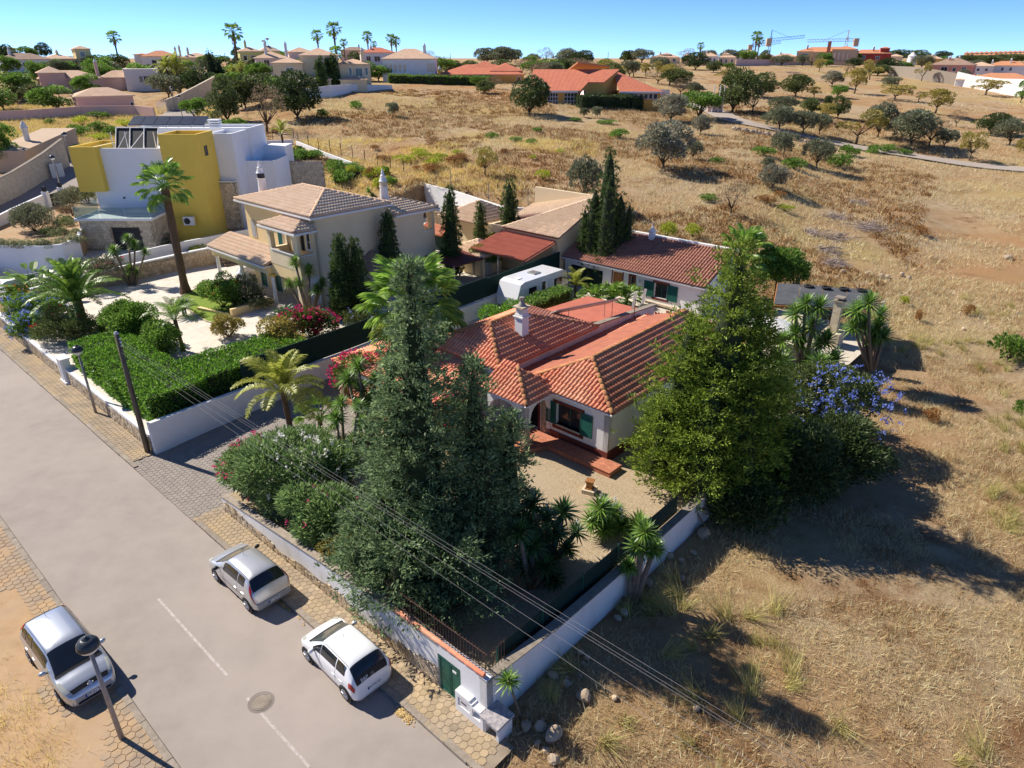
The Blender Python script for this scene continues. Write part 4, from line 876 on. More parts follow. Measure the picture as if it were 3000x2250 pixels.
window(YH, FS, mapx(27.4), -45.25, -44.85, 6.3, 7.6, MT['paint'], -.02, 1, .09, arch=.22, out=.06)
mb = MB(FS); mb.box(-44.19, -44.1, 26.4, 27.3, 2.3, 4.4); obj('meter_cupboard', mb, MT['paint'], YH)
for s, t, z in ((-54.0, 29.2, 8.8), (-45.3, 34.9, 8.4)):
    mb = MB(FS); mb.lathe((s, t, z), [(.42, -.6), (.3, 1.5), (.36, 1.55)], 14); c_ = obj('chimney', mb, MT['whitew'], YH); mb = MB(FS); mb.lathe((s, t, z), [(.3, 1.55), (.28, 1.95)], 12); obj('vent', mb, MT['dark'] if s < -50 else MT['stonepale'], c_); mb = MB(FS); mb.lathe((s, t, z), [(.36, 1.95), (.28, 2.05), (.2, 2.3), (.22, 2.35), (.1, 2.5), (.12, 2.6), (.03, 2.9)], 12); obj('finial', mb, MT['white'], c_)
# bay with brown roof, window
mb = MB(FS); mb.prism([(-44.2, 30.6), (-42.4, 31.1), (-42.4, 33.4), (-44.2, 33.9)], g, 4.3); by = obj('bay', mb, MT['beige'], YH); mb = MB(FS); ap = (-44.2, 32.3, 5.5)
for p, q in (((-44.2, 30.2, 4.35), (-42.1, 30.8, 4.35)), ((-42.1, 30.8, 4.35), (-42.1, 33.7, 4.35)), ((-42.1, 33.7, 4.35), (-44.2, 34.2, 4.35))): mb.slab([p, q, ap], .1)
obj('bay_roof', mb, MT['roof_brown'], YH); window(YH, FS, mapy(-42.4, -1), 31.5, 32.3, 2.4, 3.7, MT['paint'], -.01, 1, .08)
# planter wall
mb = MB(FS); mb.prism([(-48.2, 21.9), (-47.9, 21.9), (-48.0, 25.4), (-48.3, 25.4)], 1.2, 2.3); mb.prism([(-48.2, 21.9), (-47.9, 21.9), (-51.5, 20.9), (-51.5, 21.2)], 1.2, 1.9); tag(obj('planter_wall', mb, MT['yellow']), 'low yellow planter wall in front of the yellow house porch', 'wall')
# outbuildings on the yellow plot
OB = thing('outbuilding', FS.W(-41, 48, 2), 'cream outbuilding with pale tile roof against the field wall behind the caravan', 'house')
mb = MB(FS); wallp(mb, 45.5, 52.5, 1.2, lambda a: 5.45 + (a - 45.5) * .38, mapy(-35.62, -1), .3); wallp(mb, -44, -35.9, 1.2, 5.45, mapx(45.5), .3); mb.box(-44, -43.7, 45.8, 52.5, 1.2, 5.4); mb.box(-44, -35.92, 52.2, 52.5, 1.2, 7.9); obj('wall', mb, MT['cream'], OB)
R4 = Roof(OB, FS, .27, .45, MT['tile_cream'], MT['tile_brownpan'], MT['tile_cream'], 60, 5); R4.slope([(-41.8, 45.2, 5.5), (-35.4, 45.2, 5.5), (-35.4, 52.7, 8.3)]); R4.slope([(-35.4, 52.7, 8.3), (-44.2, 52.7, 6.3), (-44.2, 47.2, 5.0), (-41.8, 45.2, 5.5)]); R4.ridge((-41.8, 45.2, 5.5), (-35.4, 52.7, 8.3), .13, .45); R4.done()
CP = thing('carport_roof', FS.W(-39, 43, 1.5), 'dark red corrugated lean-to roof below the cream outbuilding', 'lean-to')
R5 = Roof(CP, FS, .3, .8, MT['redflat'], MT['tile_pan'], None, 0, 4); R5.slope([(-42.2, 41.4, 4.2), (-35.8, 41.4, 4.2), (-35.8, 45.4, 5.0), (-42.2, 45.4, 5.0)]); R5.done()
mb = MB(FS); mb.box(-42, -36, 45.2, 45.46, 1.5, 4.9); obj('back_wall', mb, MT['beige'], CP)
for s in (-42, -39, -36): mb = MB(FS); mb.box(s - .06, s + .06, 41.5, 41.62, 1.5, 4.15); obj('post', mb, MT['metalgrey'], CP)
PV = thing('pool_house', FS.W(-47, 47, 2), 'small cream pool house with hipped pale tile roof by the stone terrace wall', 'house')
mb = MB(FS); mb.box(-51, -46.6, 48.3, 52, 1.6, 4.75); obj('wall', mb, MT['cream'], PV); R6 = Roof(PV, FS, .27, .45, MT['tile_cream'], MT['tile_creampan'], None, 0, 4); e = 4.85; k = [(-52, 46.6, e), (-46, 46.6, e), (-46, 52.4, e), (-52, 52.4, e)]; ap = (-49, 49.5, 6.3)
for i in range(4): R6.slope([k[i], k[(i + 1) % 4], ap]); R6.ridge(k[i], ap, .12, .45)
R6.done()
for s, t in ((-51.7, 46.9), (-46.3, 46.9)): mb = MB(FS); mb.box(s - .12, s + .12, t - .12, t + .12, 1.6, 4.8); obj('post', mb, MT['cream'], PV)
GZB = thing('garden_shelter', FS.W(-43, 41, 1.8), 'low garden shelter with cream hip tiles and white door near the cypresses', 'shed')
mb = MB(FS); mb.box(-44.3, -41.2, 41.6, 44.4, 1.6, 3.6); obj('wall', mb, MT['beige'], GZB); mb = MB(FS); mb.box(-41.2, -41.15, 42.2, 43.0, 1.7, 3.5); obj('door', mb, MT['panelback'], GZB)
R7 = Roof(GZB, FS, .27, .45, MT['tile_cream'], MT['tile_creampan'], None, 0, 4); e = 3.65; k = [(-45, 41, e), (-40.6, 41, e), (-40.6, 45, e), (-45, 45, e)]; ap = (-42.8, 43, 4.6)
for i in range(4): R7.slope([k[i], k[(i + 1) % 4], ap]); R7.ridge(k[i], ap, .12, .45)
R7.done()
PG = thing('pergola_roof', FS.W(-41, 38, 1.8), 'dark maroon awning roof on posts beside the yellow house', 'awning'); mb = MB(FS); mb.slab([(-43.8, 37.5, 4.0), (-40.2, 37.5, 3.7), (-40.2, 41.2, 3.7), (-43.8, 41.2, 4.0)], .06); obj('awning', mb, MT['maroon'], PG)
for s, t in ((-40.3, 37.6), (-40.3, 41.1), (-43.6, 37.6), (-43.6, 41.1)): mb = MB(FS); mb.box(s - .05, s + .05, t - .05, t + .05, 1.7, 3.75); obj('post', mb, MT['cream'], PG)
# stone terrace walls and white field wall at the back of the plots
def pwall(name, label, P, th, h0, h1, m, cap=None, capm=None, cat='wall', stone=None, size=.4, n_ind=150):
    """wall through world points (x, y, z of its foot) with heights above"""
    W = [toST(p[0], p[1]) for p in P]; w = wall_run(name, label, W, th, [p[2] - h0 for p in P], [p[2] + h for p, h in zip(P, h1)], m, cap, capm, cat)
    return w
bw = pwall('field_wall', 'white wall at the back of the yellow plot along the golden field', [GZ(u, v, z) for u, v, z in ((1225, 563, 4.3), (1330, 590, 4.2), (1470, 640, 4.0), (1600, 655, 3.8), (1745, 668, 3.6))], .25, 2.5, [1.2, 1.2, 1.25, 1.4, 1.5], MT['white'])
tw = thing('terrace_wall', FS.W(-54, 50, 1.8), 'stepped rubble stone terrace wall with a red tiled shelter below', 'wall')
P_ = [FS.W(-55, 50.2, 1.8), FS.W(-47.0, 53.4, 1.8)]
f_ = Frame(P_[0], math.atan2(P_[1][1] - P_[0][1], P_[1][0] - P_[0][0])); L_ = math.hypot(P_[1][0] - P_[0][0], P_[1][1] - P_[0][1])
mb = MB(f_); mb.box(0, L_, 0, .3, -.5, 3.2); mb.box(-2.2, 0, 0, .3, -.5, 2.4); obj('core', mb, MT['mortar'], tw)
_sv = FS; FS = f_; pieces(tw, 'stone', clip(cells(-2.2, L_, -.3, 3.2, .42), lambda a, b: -2.1 < a < L_ and b < (3.1 if a > 0 else 2.3)), lambda a, b, d: (a, -d - .004, b), .06, MT['stone'], 150); FS = _sv
rs = thing('tiled_shelter', FS.W(-49.8, 45, 1.8), 'small shelter with bright red wavy tile roof and dark green back', 'shed')
R8 = Roof(rs, FS, .3, .5, MT['tile_red'], MT['tile_pan'], None, 0, 5); R8.slope([(-52.5, 44.2, 3.7), (-48, 44.2, 3.7), (-48, 45.4, 4.2), (-52.5, 45.4, 4.2)]); R8.done(); mb = MB(FS); mb.box(-52.3, -48.2, 45.2, 45.3, 1.6, 3.9); obj('back_panel', mb, MT['darkgreen'], rs)
for s in (-52.3, -48.2): mb = MB(FS); mb.box(s - .1, s + .1, 44.3, 44.5, 1.6, 3.7); obj('post', mb, MT['paint'], rs)
# ---------------------------------------------------------------- the modern white and mustard house
MH = thing('modern_house', (-34, 66, 3.0), 'white cubic modern house with mustard yellow panels and solar panels on the roof', 'house')
def bx(name, m, p, *q):
    mb = MB()
    for r in q: mb.box(*r)
    return obj(name, mb, m, p)
def rimbox(mb, x0, x1, y0, y1, z0, z1, rim=.22, drop=.5):
    """a block with a parapet round a sunk roof"""
    mb.box(x0, x1, y0, y1, z0, z1 - drop)
    mb.box(x0, x1, y0, y0 + rim, z1 - drop, z1); mb.box(x0, x1, y1 - rim, y1, z1 - drop, z1); mb.box(x0, x0 + rim, y0 + rim, y1 - rim, z1 - drop, z1); mb.box(x1 - rim, x1, y0 + rim, y1 - rim, z1 - drop, z1)
    return mb
W_ = MT['modernwhite']
obj('main_block', rimbox(MB(), -39.9, -29.6, 67, 74.4, 2.4, 11.6), W_, MH)
obj('rear_block', rimbox(MB(), -38.9, -26.9, 74.4, 79, 2.4, 12.75, .2, .3), W_, MH)
obj('stair_block', rimbox(MB(), -29.58, -27.2, 70.2, 74.38, 2.4, 12.6, .2, .3), W_, MH)
obj('yellow_panel', rimbox(MB(), -41.0, -38.55, 66.3, 72, 7.75, 11.8), MT['mustard'], MH)
obj('yellow_tower', rimbox(MB(), -32.55, -29.0, 66.35, 70.1, 2.6, 12.9, .2, .3), MT['mustard'], MH)
obj('side_block', rimbox(MB(), -29.5, -24.3, 72.6, 77.6, 2.4, 9.75), W_, MH)
bx('side_parapet', W_, MH, (-26.9, -24.6, 77.7, 80.5, 3, 10.6))
# stone faced garage with terrace and glass balustrade
GA = MB(); wallp(GA, -39.8, -33.2, 2.4, 5.75, mapx(63.0), .3, [(-37.0, -34.35, 3.0, 5.1, 0)]); GA.box(-39.8, -39.5, 63.3, 67, 2.4, 5.75); GA.box(-33.5, -33.2, 63.3, 67, 2.4, 5.75); obj('garage_wall', GA, MT['mortar'], MH)
_sv = FS; FS = FW
pieces(MH, 'facing_stone', clip(cells(-39.8, -33.2, 3.0, 5.75, .34, .26), lambda a, b: -39.75 < a < -33.25 and 3.05 < b < 5.7 and not (-37.15 < a < -34.2 and b < 5.25)), lambda a, b, d: (a, 63.0 - d - .003, b), .035, MT['stonepale'], 150)
pieces(MH, 'facing_stone', clip(cells(63.0, 67, 3.0, 5.75, .34, .26), lambda a, b: 63.05 < a < 66.9 and 3.05 < b < 5.7), lambda a, b, d: (-33.2 + d + .003, a, b), .035, MT['stonepale'], 60)
FS = _sv
dr = bx('garage_door', MT['dark'], MH, (-37.0, -34.35, 63.16, 63.2, 3.0, 5.1))
for i in range(6): bx('panel', MT['dark'], dr, (-36.98, -34.37, 63.13, 63.159, 3.02 + i * .345, 3.34 + i * .345))
bx('terrace_slab', W_, MH, (-40.1, -33.0, 62.8, 67, 5.76, 5.95))
for q in ((-40.0, -37.7, 62.92, 62.94), (-37.66, -35.4, 62.92, 62.94), (-35.36, -33.1, 62.92, 62.94)): bx('balustrade_pane', MT['balu'], MH, (*q, 5.9, 6.95))
for q in ((62.98, 65.0), (65.05, 66.9)): bx('balustrade_pane', MT['balu'], MH, (-40.02, -40.0, *q, 5.9, 6.95)); bx('balustrade_pane', MT['balu'], MH, (-33.1, -33.08, *q, 5.9, 6.95))
bx('sun_lounger_base', W_, MH, (-36.3, -34.1, 65.2, 66.2, 5.96, 6.25))
window(MH, FW, mapx(67.0), -34.6, -33.4, 6.65, 7.3, MT['dark'], -.01, 0, .05); bx('wall_light', MT['dark'], MH, (-37.4, -37.2, 66.93, 67.0, 7.0, 7.15))
window(MH, FW, mapy(-29.0, -1), 67.6, 68.2, 10.9, 11.7, MT['dark'], -.01, 0, .05)
sk = thing('stone_cube', (-29.4, 70, 5), 'stone faced low block in front of the modern house side wing', 'wall'); mb = MB(); mb.box(-31.4, -27.5, 69.6, 72.5, 2.4, 8.1); obj('core', mb, MT['mortar'], sk)
_sv = FS; FS = FW
pieces(sk, 'stone', clip(cells(-31.4, -27.5, 4.0, 8.1, .34, .26), lambda a, b: -31.35 < a < -27.55 and b < 8.05), lambda a, b, d: (a, 69.6 - d - .003, b), .035, MT['stonepale'], 140)
pieces(sk, 'stone', clip(cells(69.6, 72.5, 4.0, 8.1, .34, .26), lambda a, b: 69.65 < a < 72.45 and b < 8.05), lambda a, b, d: (-27.5 + d + .003, a, b), .035, MT['stonepale'], 60)
mb = MB(); mb.box(-31.45, -27.45, 69.55, 72.55, 8.1, 8.2); obj('coping', mb, W_, sk)
sg = thing('stone_screen_wall', (-23.3, 78, 5), 'pale stone garden wall with a dark climber beside the modern house', 'wall'); mb = MB(); mb.box(-25.6, -20.8, 78, 78.3, 3, 9.0); obj('core', mb, MT['mortar'], sg)
pieces(sg, 'stone', clip(cells(-25.6, -20.8, 5.4, 9.0, .36, .26), lambda a, b: -25.55 < a < -20.85 and b < 8.95), lambda a, b, d: (a, 78.0 - d - .003, b), .035, MT['stonepale'], 150)
FS = _sv
for nm, (x, y, z), lab in (('air_conditioner', (-31.0, 65.9, 4.7), 'white air conditioning unit at the foot of the mustard tower'), ('air_conditioner', (-28.6, 73.6, 9.25), 'grey air conditioning unit on the white roof terrace')):
    a = thing(nm, (x, y, z), lab, 'air conditioner'); mb = MB(); mb.box(x - .5, x + .5, y - .18, y + .18, z, z + .8); obj('case', mb, MT['plate'], a); mb = MB(); mb.tube([(x - .12, y - .182, z + .4), (x - .12, y - .2, z + .4)], .3, 16); obj('fan_grille', mb, MT['dark'], a)
bx('roof_vent', W_, MH, (-31.3, -30.4, 75.2, 76.0, 12.4, 12.9)); 
for i in range(3): bx('vent_louvre', W_, MH, (-31.4, -30.3, 75.1, 76.1, 12.95 + i * .2, 13.08 + i * .2))
# solar arrays on the roof
pv = thing('solar_array', (-36, 75, 12.5), 'row of photovoltaic panels seen from behind on the rear white roof', 'solar panel')
for i in range(6):
    x = -39.6 + i * 1.32; mb = MB(); mb.slab([(x, 75.0, 12.95), (x + 1.26, 75.0, 12.95), (x + 1.26, 76.6, 13.65), (x, 76.6, 13.65)], .05); p = obj('panel', mb, MT['panelback'], pv); mb = MB(); mb.slab([(x, 75.02, 13.02), (x + 1.26, 75.02, 13.02), (x + 1.26, 76.62, 13.72), (x, 76.62, 13.72)], .03); obj('cells', mb, MT['solar'], p)
    mb = MB(); mb.tube([(x + .6, 76.4, 12.4), (x + .6, 76.4, 13.55)], .03, 5); obj('leg', mb, MT['metalgrey'], pv)
th_ = thing('solar_heater_rack', (-36.4, 69, 11.2), 'white frame carrying three dark tilted solar heater panels on the roof edge', 'solar panel')
for i in range(3): x = -38.2 + i * 1.35; mb = MB(); mb.slab([(x, 70.2, 13.1), (x + 1.3, 70.2, 13.1), (x + 1.6, 68.7, 11.4), (x + .3, 68.7, 11.4)], .06); obj('panel', mb, MT['dark'], th_)
for i in range(4): x = -38.25 + i * 1.35; mb = MB(); mb.tube([(x, 70.2, 13.15), (x + .3, 68.65, 11.4)], .05, 6); mb.tube([(x + .3, 68.4, 11.1), (x + .3, 68.4, 12.9)], .035, 6) if i in (0, 1, 3) else None; obj('strut', mb, MT['paint'], th_)
mb = MB(); mb.tube([(-38.3, 70.2, 13.15), (-34.1, 70.2, 13.15)], .06, 6); mb.tube([(-38.0, 68.6, 11.35), (-33.8, 68.6, 11.35)], .05, 6); obj('rail', mb, MT['paint'], th_)
for (a, b) in ((-37.6, -36.4), (-36.4, -34.8)): mb = MB(); mb.tube([(a, 68.4, 11.4), (b, 68.4, 12.9)], .03, 6); obj('brace', mb, MT['paint'], th_)
# its forecourt, retaining wall, raised bed and gate
sheet('forecourt', [(-92, -64.1, 12.2, 42)], MT['crazy'], lambda s, t: MODZ - .02 - max(0, (17 - t)) * .5, 2.0)
RW = [(-46.5, 58.4), (-43.0, 58.4), (-40.7, 58.1), (-39.2, 58.8), (-38.9, 60.9), (-39.7, 63.0)]
rw = wall_run('retaining_wall', 'curved white retaining wall with rosemary trailing over its top', [toST(*p) for p in RW], .25, [1.6] * 6, [4.6, 4.6, 4.6, 4.6, 4.7, 5.0], W_)
mb = MB(); mb.prism([(-50.0, 62), (-47, 59)] + [(x, y + .2) for x, y in RW[1:]] + [(-40.3, 67), (-42, 74), (-49, 76)], 2.0, lambda x, y: 4.45 + .12 * (y - 58) * .3); tag(obj('planted_bank', mb, MT['sand']), kind='structure')
SW = [(-47.2, 59.5), (-48.6, 63), (-49.0, 68), (-49.0, 73)]
sw2 = wall_run('white_boundary_wall', 'stepped white boundary wall along the upper street by the modern house', [toST(*p) for p in SW], .25, [1.0, 1.5, 2.2, 3.0], [4.8, 5.5, 5.9, 6.3], W_)
SW = [(-48.2, 76.0), (-46.6, 82), (-45, 88)]
wall_run('white_boundary_wall', 'white boundary wall behind the dark garden gate on the upper street', [toST(*p) for p in SW], .25, [3.0, 4.0, 5.0], [6.0, 6.6, 7.2], W_, group=None)
gt = thing('garden_gate', (-48.7, 74.5, 3.2), 'dark garden gate between two white posts with black lamps', 'gate'); mb = MB(); mb.box(-48.95, -48.85, 73.4, 75.6, 3.4, 6.2); obj('leaf', mb, MT['dark'], gt)
for y in (73.1, 75.8):
    mb = MB(); mb.box(-49.15, -48.65, y - .25, y + .25, 2.8, 6.6); ps = obj('post', mb, W_, gt); mb = MB(); mb.box(-49.05, -48.75, y - .15, y + .15, 6.6, 7.1); obj('lamp', mb, MT['dark'], ps)
# street front left of the yellow plot
wf = wall_run('entrance_wall', 'tall white entrance wall with a dark slot window at the street end', [(-82, 12.1), (-66.9, 12.1)], .3, [-.1, -.1], [3.4, 2.5], W_)
mb = MB(FS); pbox(mb, mapx(12.1), -76.5, -72.6, 1.3, 2.4, -.01, .03); obj('window', mb, MT['glassb'], wf)
mb = MB(FS); mb.box(-66.9, -65.9, 12.0, 13.2, 0, 3.0); obj('pier', mb, W_, wf)
pieces(wf, 'stone', clip(cells(-72, -65.5, 0, 1.0, .3), lambda a, b: -71.9 < a < -66.6 and .1 < b < .95), lambda a, b, d: (a, 12.1 - d - .004, b), .06, MT['stone'], 60)
gl_ = thing('sliding_gate', FS.W(-67, 13.5, 1), 'grey slatted sliding gate beside the white entrance pier', 'gate')
for i in range(8): mb = MB(FS); mb.box(-66.6, -66.5, 13.2, 16.6, 1.6 + i * .19, 1.74 + i * .19); obj('slat', mb, MT['panelback'], gl_)
# dividing wall between the two plots: rubble below, white above
lw = wall_run('dividing_wall', 'long rubble stone wall with white top between the modern and the yellow house', [(-63.6, 13.2), (-63.4, 20), (-62.8, 26), (-61.5, 34), (-60.5, 40)], .3, [.8] * 5, [2.5, 2.9, 3.2, 3.5, 3.8], MT['mortar'], .12, W_)
pieces(lw, 'stone', clip(cells(13.2, 34, 1.2, 3.6, .36), lambda a, b: 13.3 < a < 34 and b < float(np.interp(a, [13.2, 20, 26, 34], [2.45, 2.85, 3.1, 3.4]))), lambda a, b, d: (float(np.interp(a, [13.2, 20, 26, 34], [-63.6, -63.4, -62.8, -61.5])) + d + .01, a, b), .06, MT['stone'], 220)
wall_run('drive_wall', 'low white wall along the modern house drive behind the pink oleanders', [(-64.6, 18), (-64.3, 24), (-63.4, 30), (-62.0, 36)], .2, [1.6] * 4, [3.5, 3.9, 4.2, 4.5], W_)
sr = thing('timber_steps', FS.W(-60.5, 28, 1.8), 'small weathered timber steps against the stone wall by the carport', 'steps')
for i in range(5): mb = MB(FS); mb.box(-62.3 + i * .28, -61.95 + i * .28, 28.0, 29.6, 3.0 - i * .26, 3.06 - i * .26); obj('tread', mb, MT['woodw'] if False else MT['barkpale'], sr)
for t in (28.0, 29.55): mb = MB(FS); mb.slab([(-62.3, t, 3.05), (-60.9, t, 1.9), (-60.9, t + .06, 1.9), (-62.3, t + .06, 3.05)], .2); obj('stringer', mb, MT['barkpale'], sr)
# wire fence behind the modern garden, its posts
fn = thing('wire_fence', G(860, 415), 'row of dark fence posts with wire between the modern garden and the field', 'fence')
FP = [G(u, v) for u, v in ((740, 418), (800, 410), (862, 412), (875, 426), (905, 432), (935, 440), (968, 447), (1000, 455), (1034, 464), (1070, 478), (1107, 488), (1145, 500), (1183, 506))]
for p in FP: mb = MB(); mb.tube([(p[0], p[1], p[2] - .3), (p[0], p[1], p[2] + 1.7)], .05, 6); obj('post', mb, MT['dark'], fn)
mb = MB()
for h in (.5, 1.0, 1.5): mb.tube([(p[0], p[1], p[2] + h) for p in FP], .012, 4)
obj('wire', mb, MT['metalgrey'], fn)
f2 = thing('chain_link_fence', G(1500, 600), 'thin chain link fence with grey posts along the field above the white wall', 'fence')
FP = [GZ(u, v, z) for u, v, z in ((1305, 600, 3.9), (1414, 640, 3.7), (1530, 662, 3.5), (1667, 678, 3.4))]
FP = [(p[0] + .6, p[1] + 1.2, gz(p[0] + .6, p[1] + 1.2)) for p in FP]
for p in FP: mb = MB(); mb.tube([(p[0], p[1], p[2] - .3), (p[0], p[1], p[2] + 2.2)], .04, 6); obj('post', mb, MT['metalgrey'], f2)
# white edging walls of the terraced modern garden
for P, l in ((((650, 440), (760, 428), (860, 424)), 'low white wall across the top of the modern terraced garden'), (((868, 428), (950, 462), (1030, 492)), 'white edging wall with pale grasses along the garden fence')):
    Q = [G(*p) for p in P]; wall_run('garden_edging', l, [toST(q[0], q[1]) for q in Q], .25, [q[2] - .5 for q in Q], [q[2] + .7 for q in Q], W_)

# ---------------------------------------------------------------- street furniture
def lamp_post(name, base, h, label, rad=.13):
    o = thing(name, base, label, 'street lamp', 'street lamps with dark domed heads'); x, y, z = base
    mb = MB(); mb.tube([(x, y, z - .1), (x, y, z + h - .42)], [rad * .62, rad * .42], 12); obj('pole', mb, MT['metalgrey'], o, smooth=True)
    mb = MB(); mb.lathe((x, y, z + h), [(.06, -.46), (.13, -.42), (.25, -.3), (.285, -.2), (.285, -.19)], 22); obj('globe', mb, MT['clear'], o, smooth=True)
    mb = MB(); mb.lathe((x, y, z + h), [(.31, -.2), (.315, -.17), (.29, -.05), (.22, .05), (.13, .1), (.11, .1), (.1, .13), (.05, .14), (.04, .17), (.015, .18)], 22); obj('cap', mb, MT['lampcap'], o, smooth=True); return o
q = GZ(357, 2163, .1); lamp_post('street_lamp', q, 4.1, 'street lamp with dark domed head beside the parked people carrier')
q = GZ(281, 1209, .11); lamp_post('street_lamp', q, 4.2, 'street lamp with dark domed head on the pavement by the long hedge')
q = G(195, 568); lamp_post('street_lamp', (-53.0, 82.2, gz(-53, 82.2)), 4.2, 'street lamp on the upper street beside the stone wall and grey cabinet')
q = G(213, 486); lamp_post('street_lamp', q, 4.1, 'street lamp at the end of the rough stone building wall')
q = G(536, 350); lamp_post('street_lamp', q, 4.1, 'street lamp on the upper street nearest the grey green bushes'); q = G(515, 330); lamp_post('street_lamp', q, 4.6, 'street lamp by the white arched garden gate')
# timber pole and the overhead cables
pb = GZ(434, 1326, .05); pole = thing('utility_pole', pb, 'weathered timber utility pole at the corner of the driveway wall', 'utility pole')
mb = MB(); mb.tube([(pb[0], pb[1], -.2), (pb[0], pb[1], 6.95)], [.15, .11], 12); obj('pole', mb, MT['wood'], pole, smooth=True)
mb = MB(); mb.lathe((pb[0], pb[1], 6.9), [(.12, 0), (.12, .06), (.05, .14)], 10); obj('cap', mb, MT['panelback'], pole)
mb = MB(); mb.tube([(pb[0] + .13, pb[1] - .08, .2), (pb[0] + .13, pb[1] - .08, 4)], .025, 6); obj('conduit', mb, MT['dark'], pole)
for i in range(3): mb = MB(); mb.lathe((pb[0] + .15, pb[1] - .05, 6.3 + i * .18), [(.02, -.05), (.05, -.03), (.05, .03), (.02, .05)], 8); obj('insulator', mb, MT['plate'], pole)
# far end of each cable: pixel rows read off where the cables fade over the field
def cable(u2, v2, zA, zB, sag, lab, k):
    e = GZ(u2, v2, zB); a = Vector((pb[0] + .12, pb[1] - .05 * k, zA)); b = Vector(e); d = b - a; b = a + d * 1.9; pts = []
    for i in range(41): t = i / 40; p = a.lerp(b, t); pts.append((p.x, p.y, p.z - sag * 4 * t * (1 - t)))
    mb = MB(); mb.tube(pts, .004, 4, False); tag(obj('cable', mb, MT['wire'], loc=tuple(a)), lab, 'cable', 'overhead cables from the timber pole')
for k, (u2, v2, zA, zB) in enumerate(((1760, 1845, 6.6, 5.9), (1760, 1862, 6.5, 5.75), (1760, 1872, 6.4, 5.7), (1760, 1925, 6.15, 5.3), (1760, 1985, 6.0, 5.0))):
    cable(u2, v2, zA, zB, .25, ('topmost', 'second from the top', 'middle', 'second lowest', 'lowest')[k] + ' pale overhead cable strung from the timber pole', k)
# ---------------------------------------------------------------- caravan, parasol, pergola, pots
fc = Frame(FS.W(-33.9, 40.2, 1.35), ANG + math.pi / 2); CV = thing('caravan', FS.W(-33.9, 40.2, 1.35), 'white touring caravan parked between the party wall and the clipped hedge', 'caravan')
prof = [(-3.1, .55), (-3.15, 1.3), (-2.75, 2.35), (-2.3, 2.5), (2.4, 2.5), (2.85, 2.3), (3.1, 1.3), (3.1, .55)]
mb = MB(fc); n = len(prof); a = [mb.P((x, -1.08, z)) for x, z in prof]; b = [mb.P((x, 1.08, z)) for x, z in prof]; mb.face(a); mb.face(b[::-1])
for i in range(n): j = (i + 1) % n; mb.face((a[i], b[i], b[j], a[j]))
obj('body', mb, MT['carwhite'], CV)
mb = MB(fc); mb.box(-.35, .45, -.4, .4, 2.5, 2.58); rl_ = obj('roof_light', mb, MT['panelback'], CV)
for i in range(4): mb = MB(fc); mb.box(-.3 + i * .18, -.2 + i * .18, -.36, .36, 2.58, 2.62); obj('louvre', mb, MT['metalgrey'], rl_)
mb = MB(fc); mb.box(-2.2, -1.7, -.3, .2, 2.5, 2.55); obj('roof_hatch', mb, MT['plate'], CV)
for x0, x1, z0, z1 in ((1.3, 2.3, 1.35, 1.95), (-.2, .2, 1.2, 2.05), (-1.8, -.9, 1.35, 1.9)): mb = MB(fc); mb.box(x0, x1, -1.1, -1.08, z0, z1); obj('window', mb, MT['glass'], CV)
mb = MB(fc); mb.box(.55, 1.1, -1.1, -1.08, .65, 2.1); obj('door', mb, MT['plate'], CV)
mb = MB(fc); mb.box(3.1, 3.13, -.8, .8, 1.35, 1.95); obj('end_window', mb, MT['glass'], CV)
for y in (-.95, .95): mb = MB(fc); mb.tube([(0, y - .1, .32), (0, y + .1, .32)], .32, 16); obj('wheel', mb, MT['tyre'], CV)
for x in (-2.4, 2.4): mb = MB(fc); mb.box(x - .05, x + .05, -.05, .05, 0, .6); obj('jack', mb, MT['metalgrey'], CV)
pr = thing('parasol', GZ(2255, 1020, 1.2), 'large white parasol over the patio behind the yellow green conifer', 'parasol'); px_ = GZ(2266, 930, 3.7)[:2]
pr.location = (px_[0], px_[1], 1.2); ORG[pr.name] = (px_[0], px_[1], 1.2)
for i in range(8):
    a0 = math.pi / 4 * i; a1 = a0 + math.pi / 4; mb = MB(); c_ = (px_[0], px_[1], 3.75); R_ = 1.75
    p = [(px_[0] + R_ * math.cos(a) * f, px_[1] + R_ * math.sin(a) * f, 3.75 - .62 * f ** .9 - (.06 if f == 1 and a not in (a0, a1) else 0)) for f, a in ((.12, a0), (.55, a0), (1, a0), (1, a1), (.55, a1), (.12, a1))]
    mb.poly([p[0], p[1], p[4], p[5]]); mb.poly([p[1], p[2], p[3], p[4]]); mb.poly([c_, p[0], p[5]]); obj('canopy_panel', mb, MT['carwhite'] if False else MT['paint'], pr)
mb = MB(); mb.tube([(px_[0], px_[1], 1.1), (px_[0], px_[1], 3.8)], .03, 8); obj('pole', mb, MT['woodw'], pr)
pe = thing('pergola', FS.W(-15.5, 48.5, 1.3), 'wooden pergola roofed with dark shade cloth beside the stone barbecue chimney', 'pergola')
MT['shadecloth'] = mat('grey_shade_cloth', (.10, .105, .115), (.07, .072, .08), 1.5, .9, 4, .3, 40)
C_ = [(-17.0, 46.6), (-11.6, 49.9), (-12.9, 54.6), (-18.8, 51.6)]
for i in range(4):
    f0, f1 = i / 4, (i + 1) / 4 - .006; L = lambda p, q, f: (p[0] + (q[0] - p[0]) * f, p[1] + (q[1] - p[1]) * f)
    p = [L(C_[0], C_[1], f0), L(C_[0], C_[1], f1), L(C_[3], C_[2], f1), L(C_[3], C_[2], f0)]; mb = MB(FS); mb.slab([(x, y, 3.55 + .03 * math.sin(i * 2.1)) for x, y in p], .05); obj('shade_cloth', mb, MT['shadecloth'], pe)
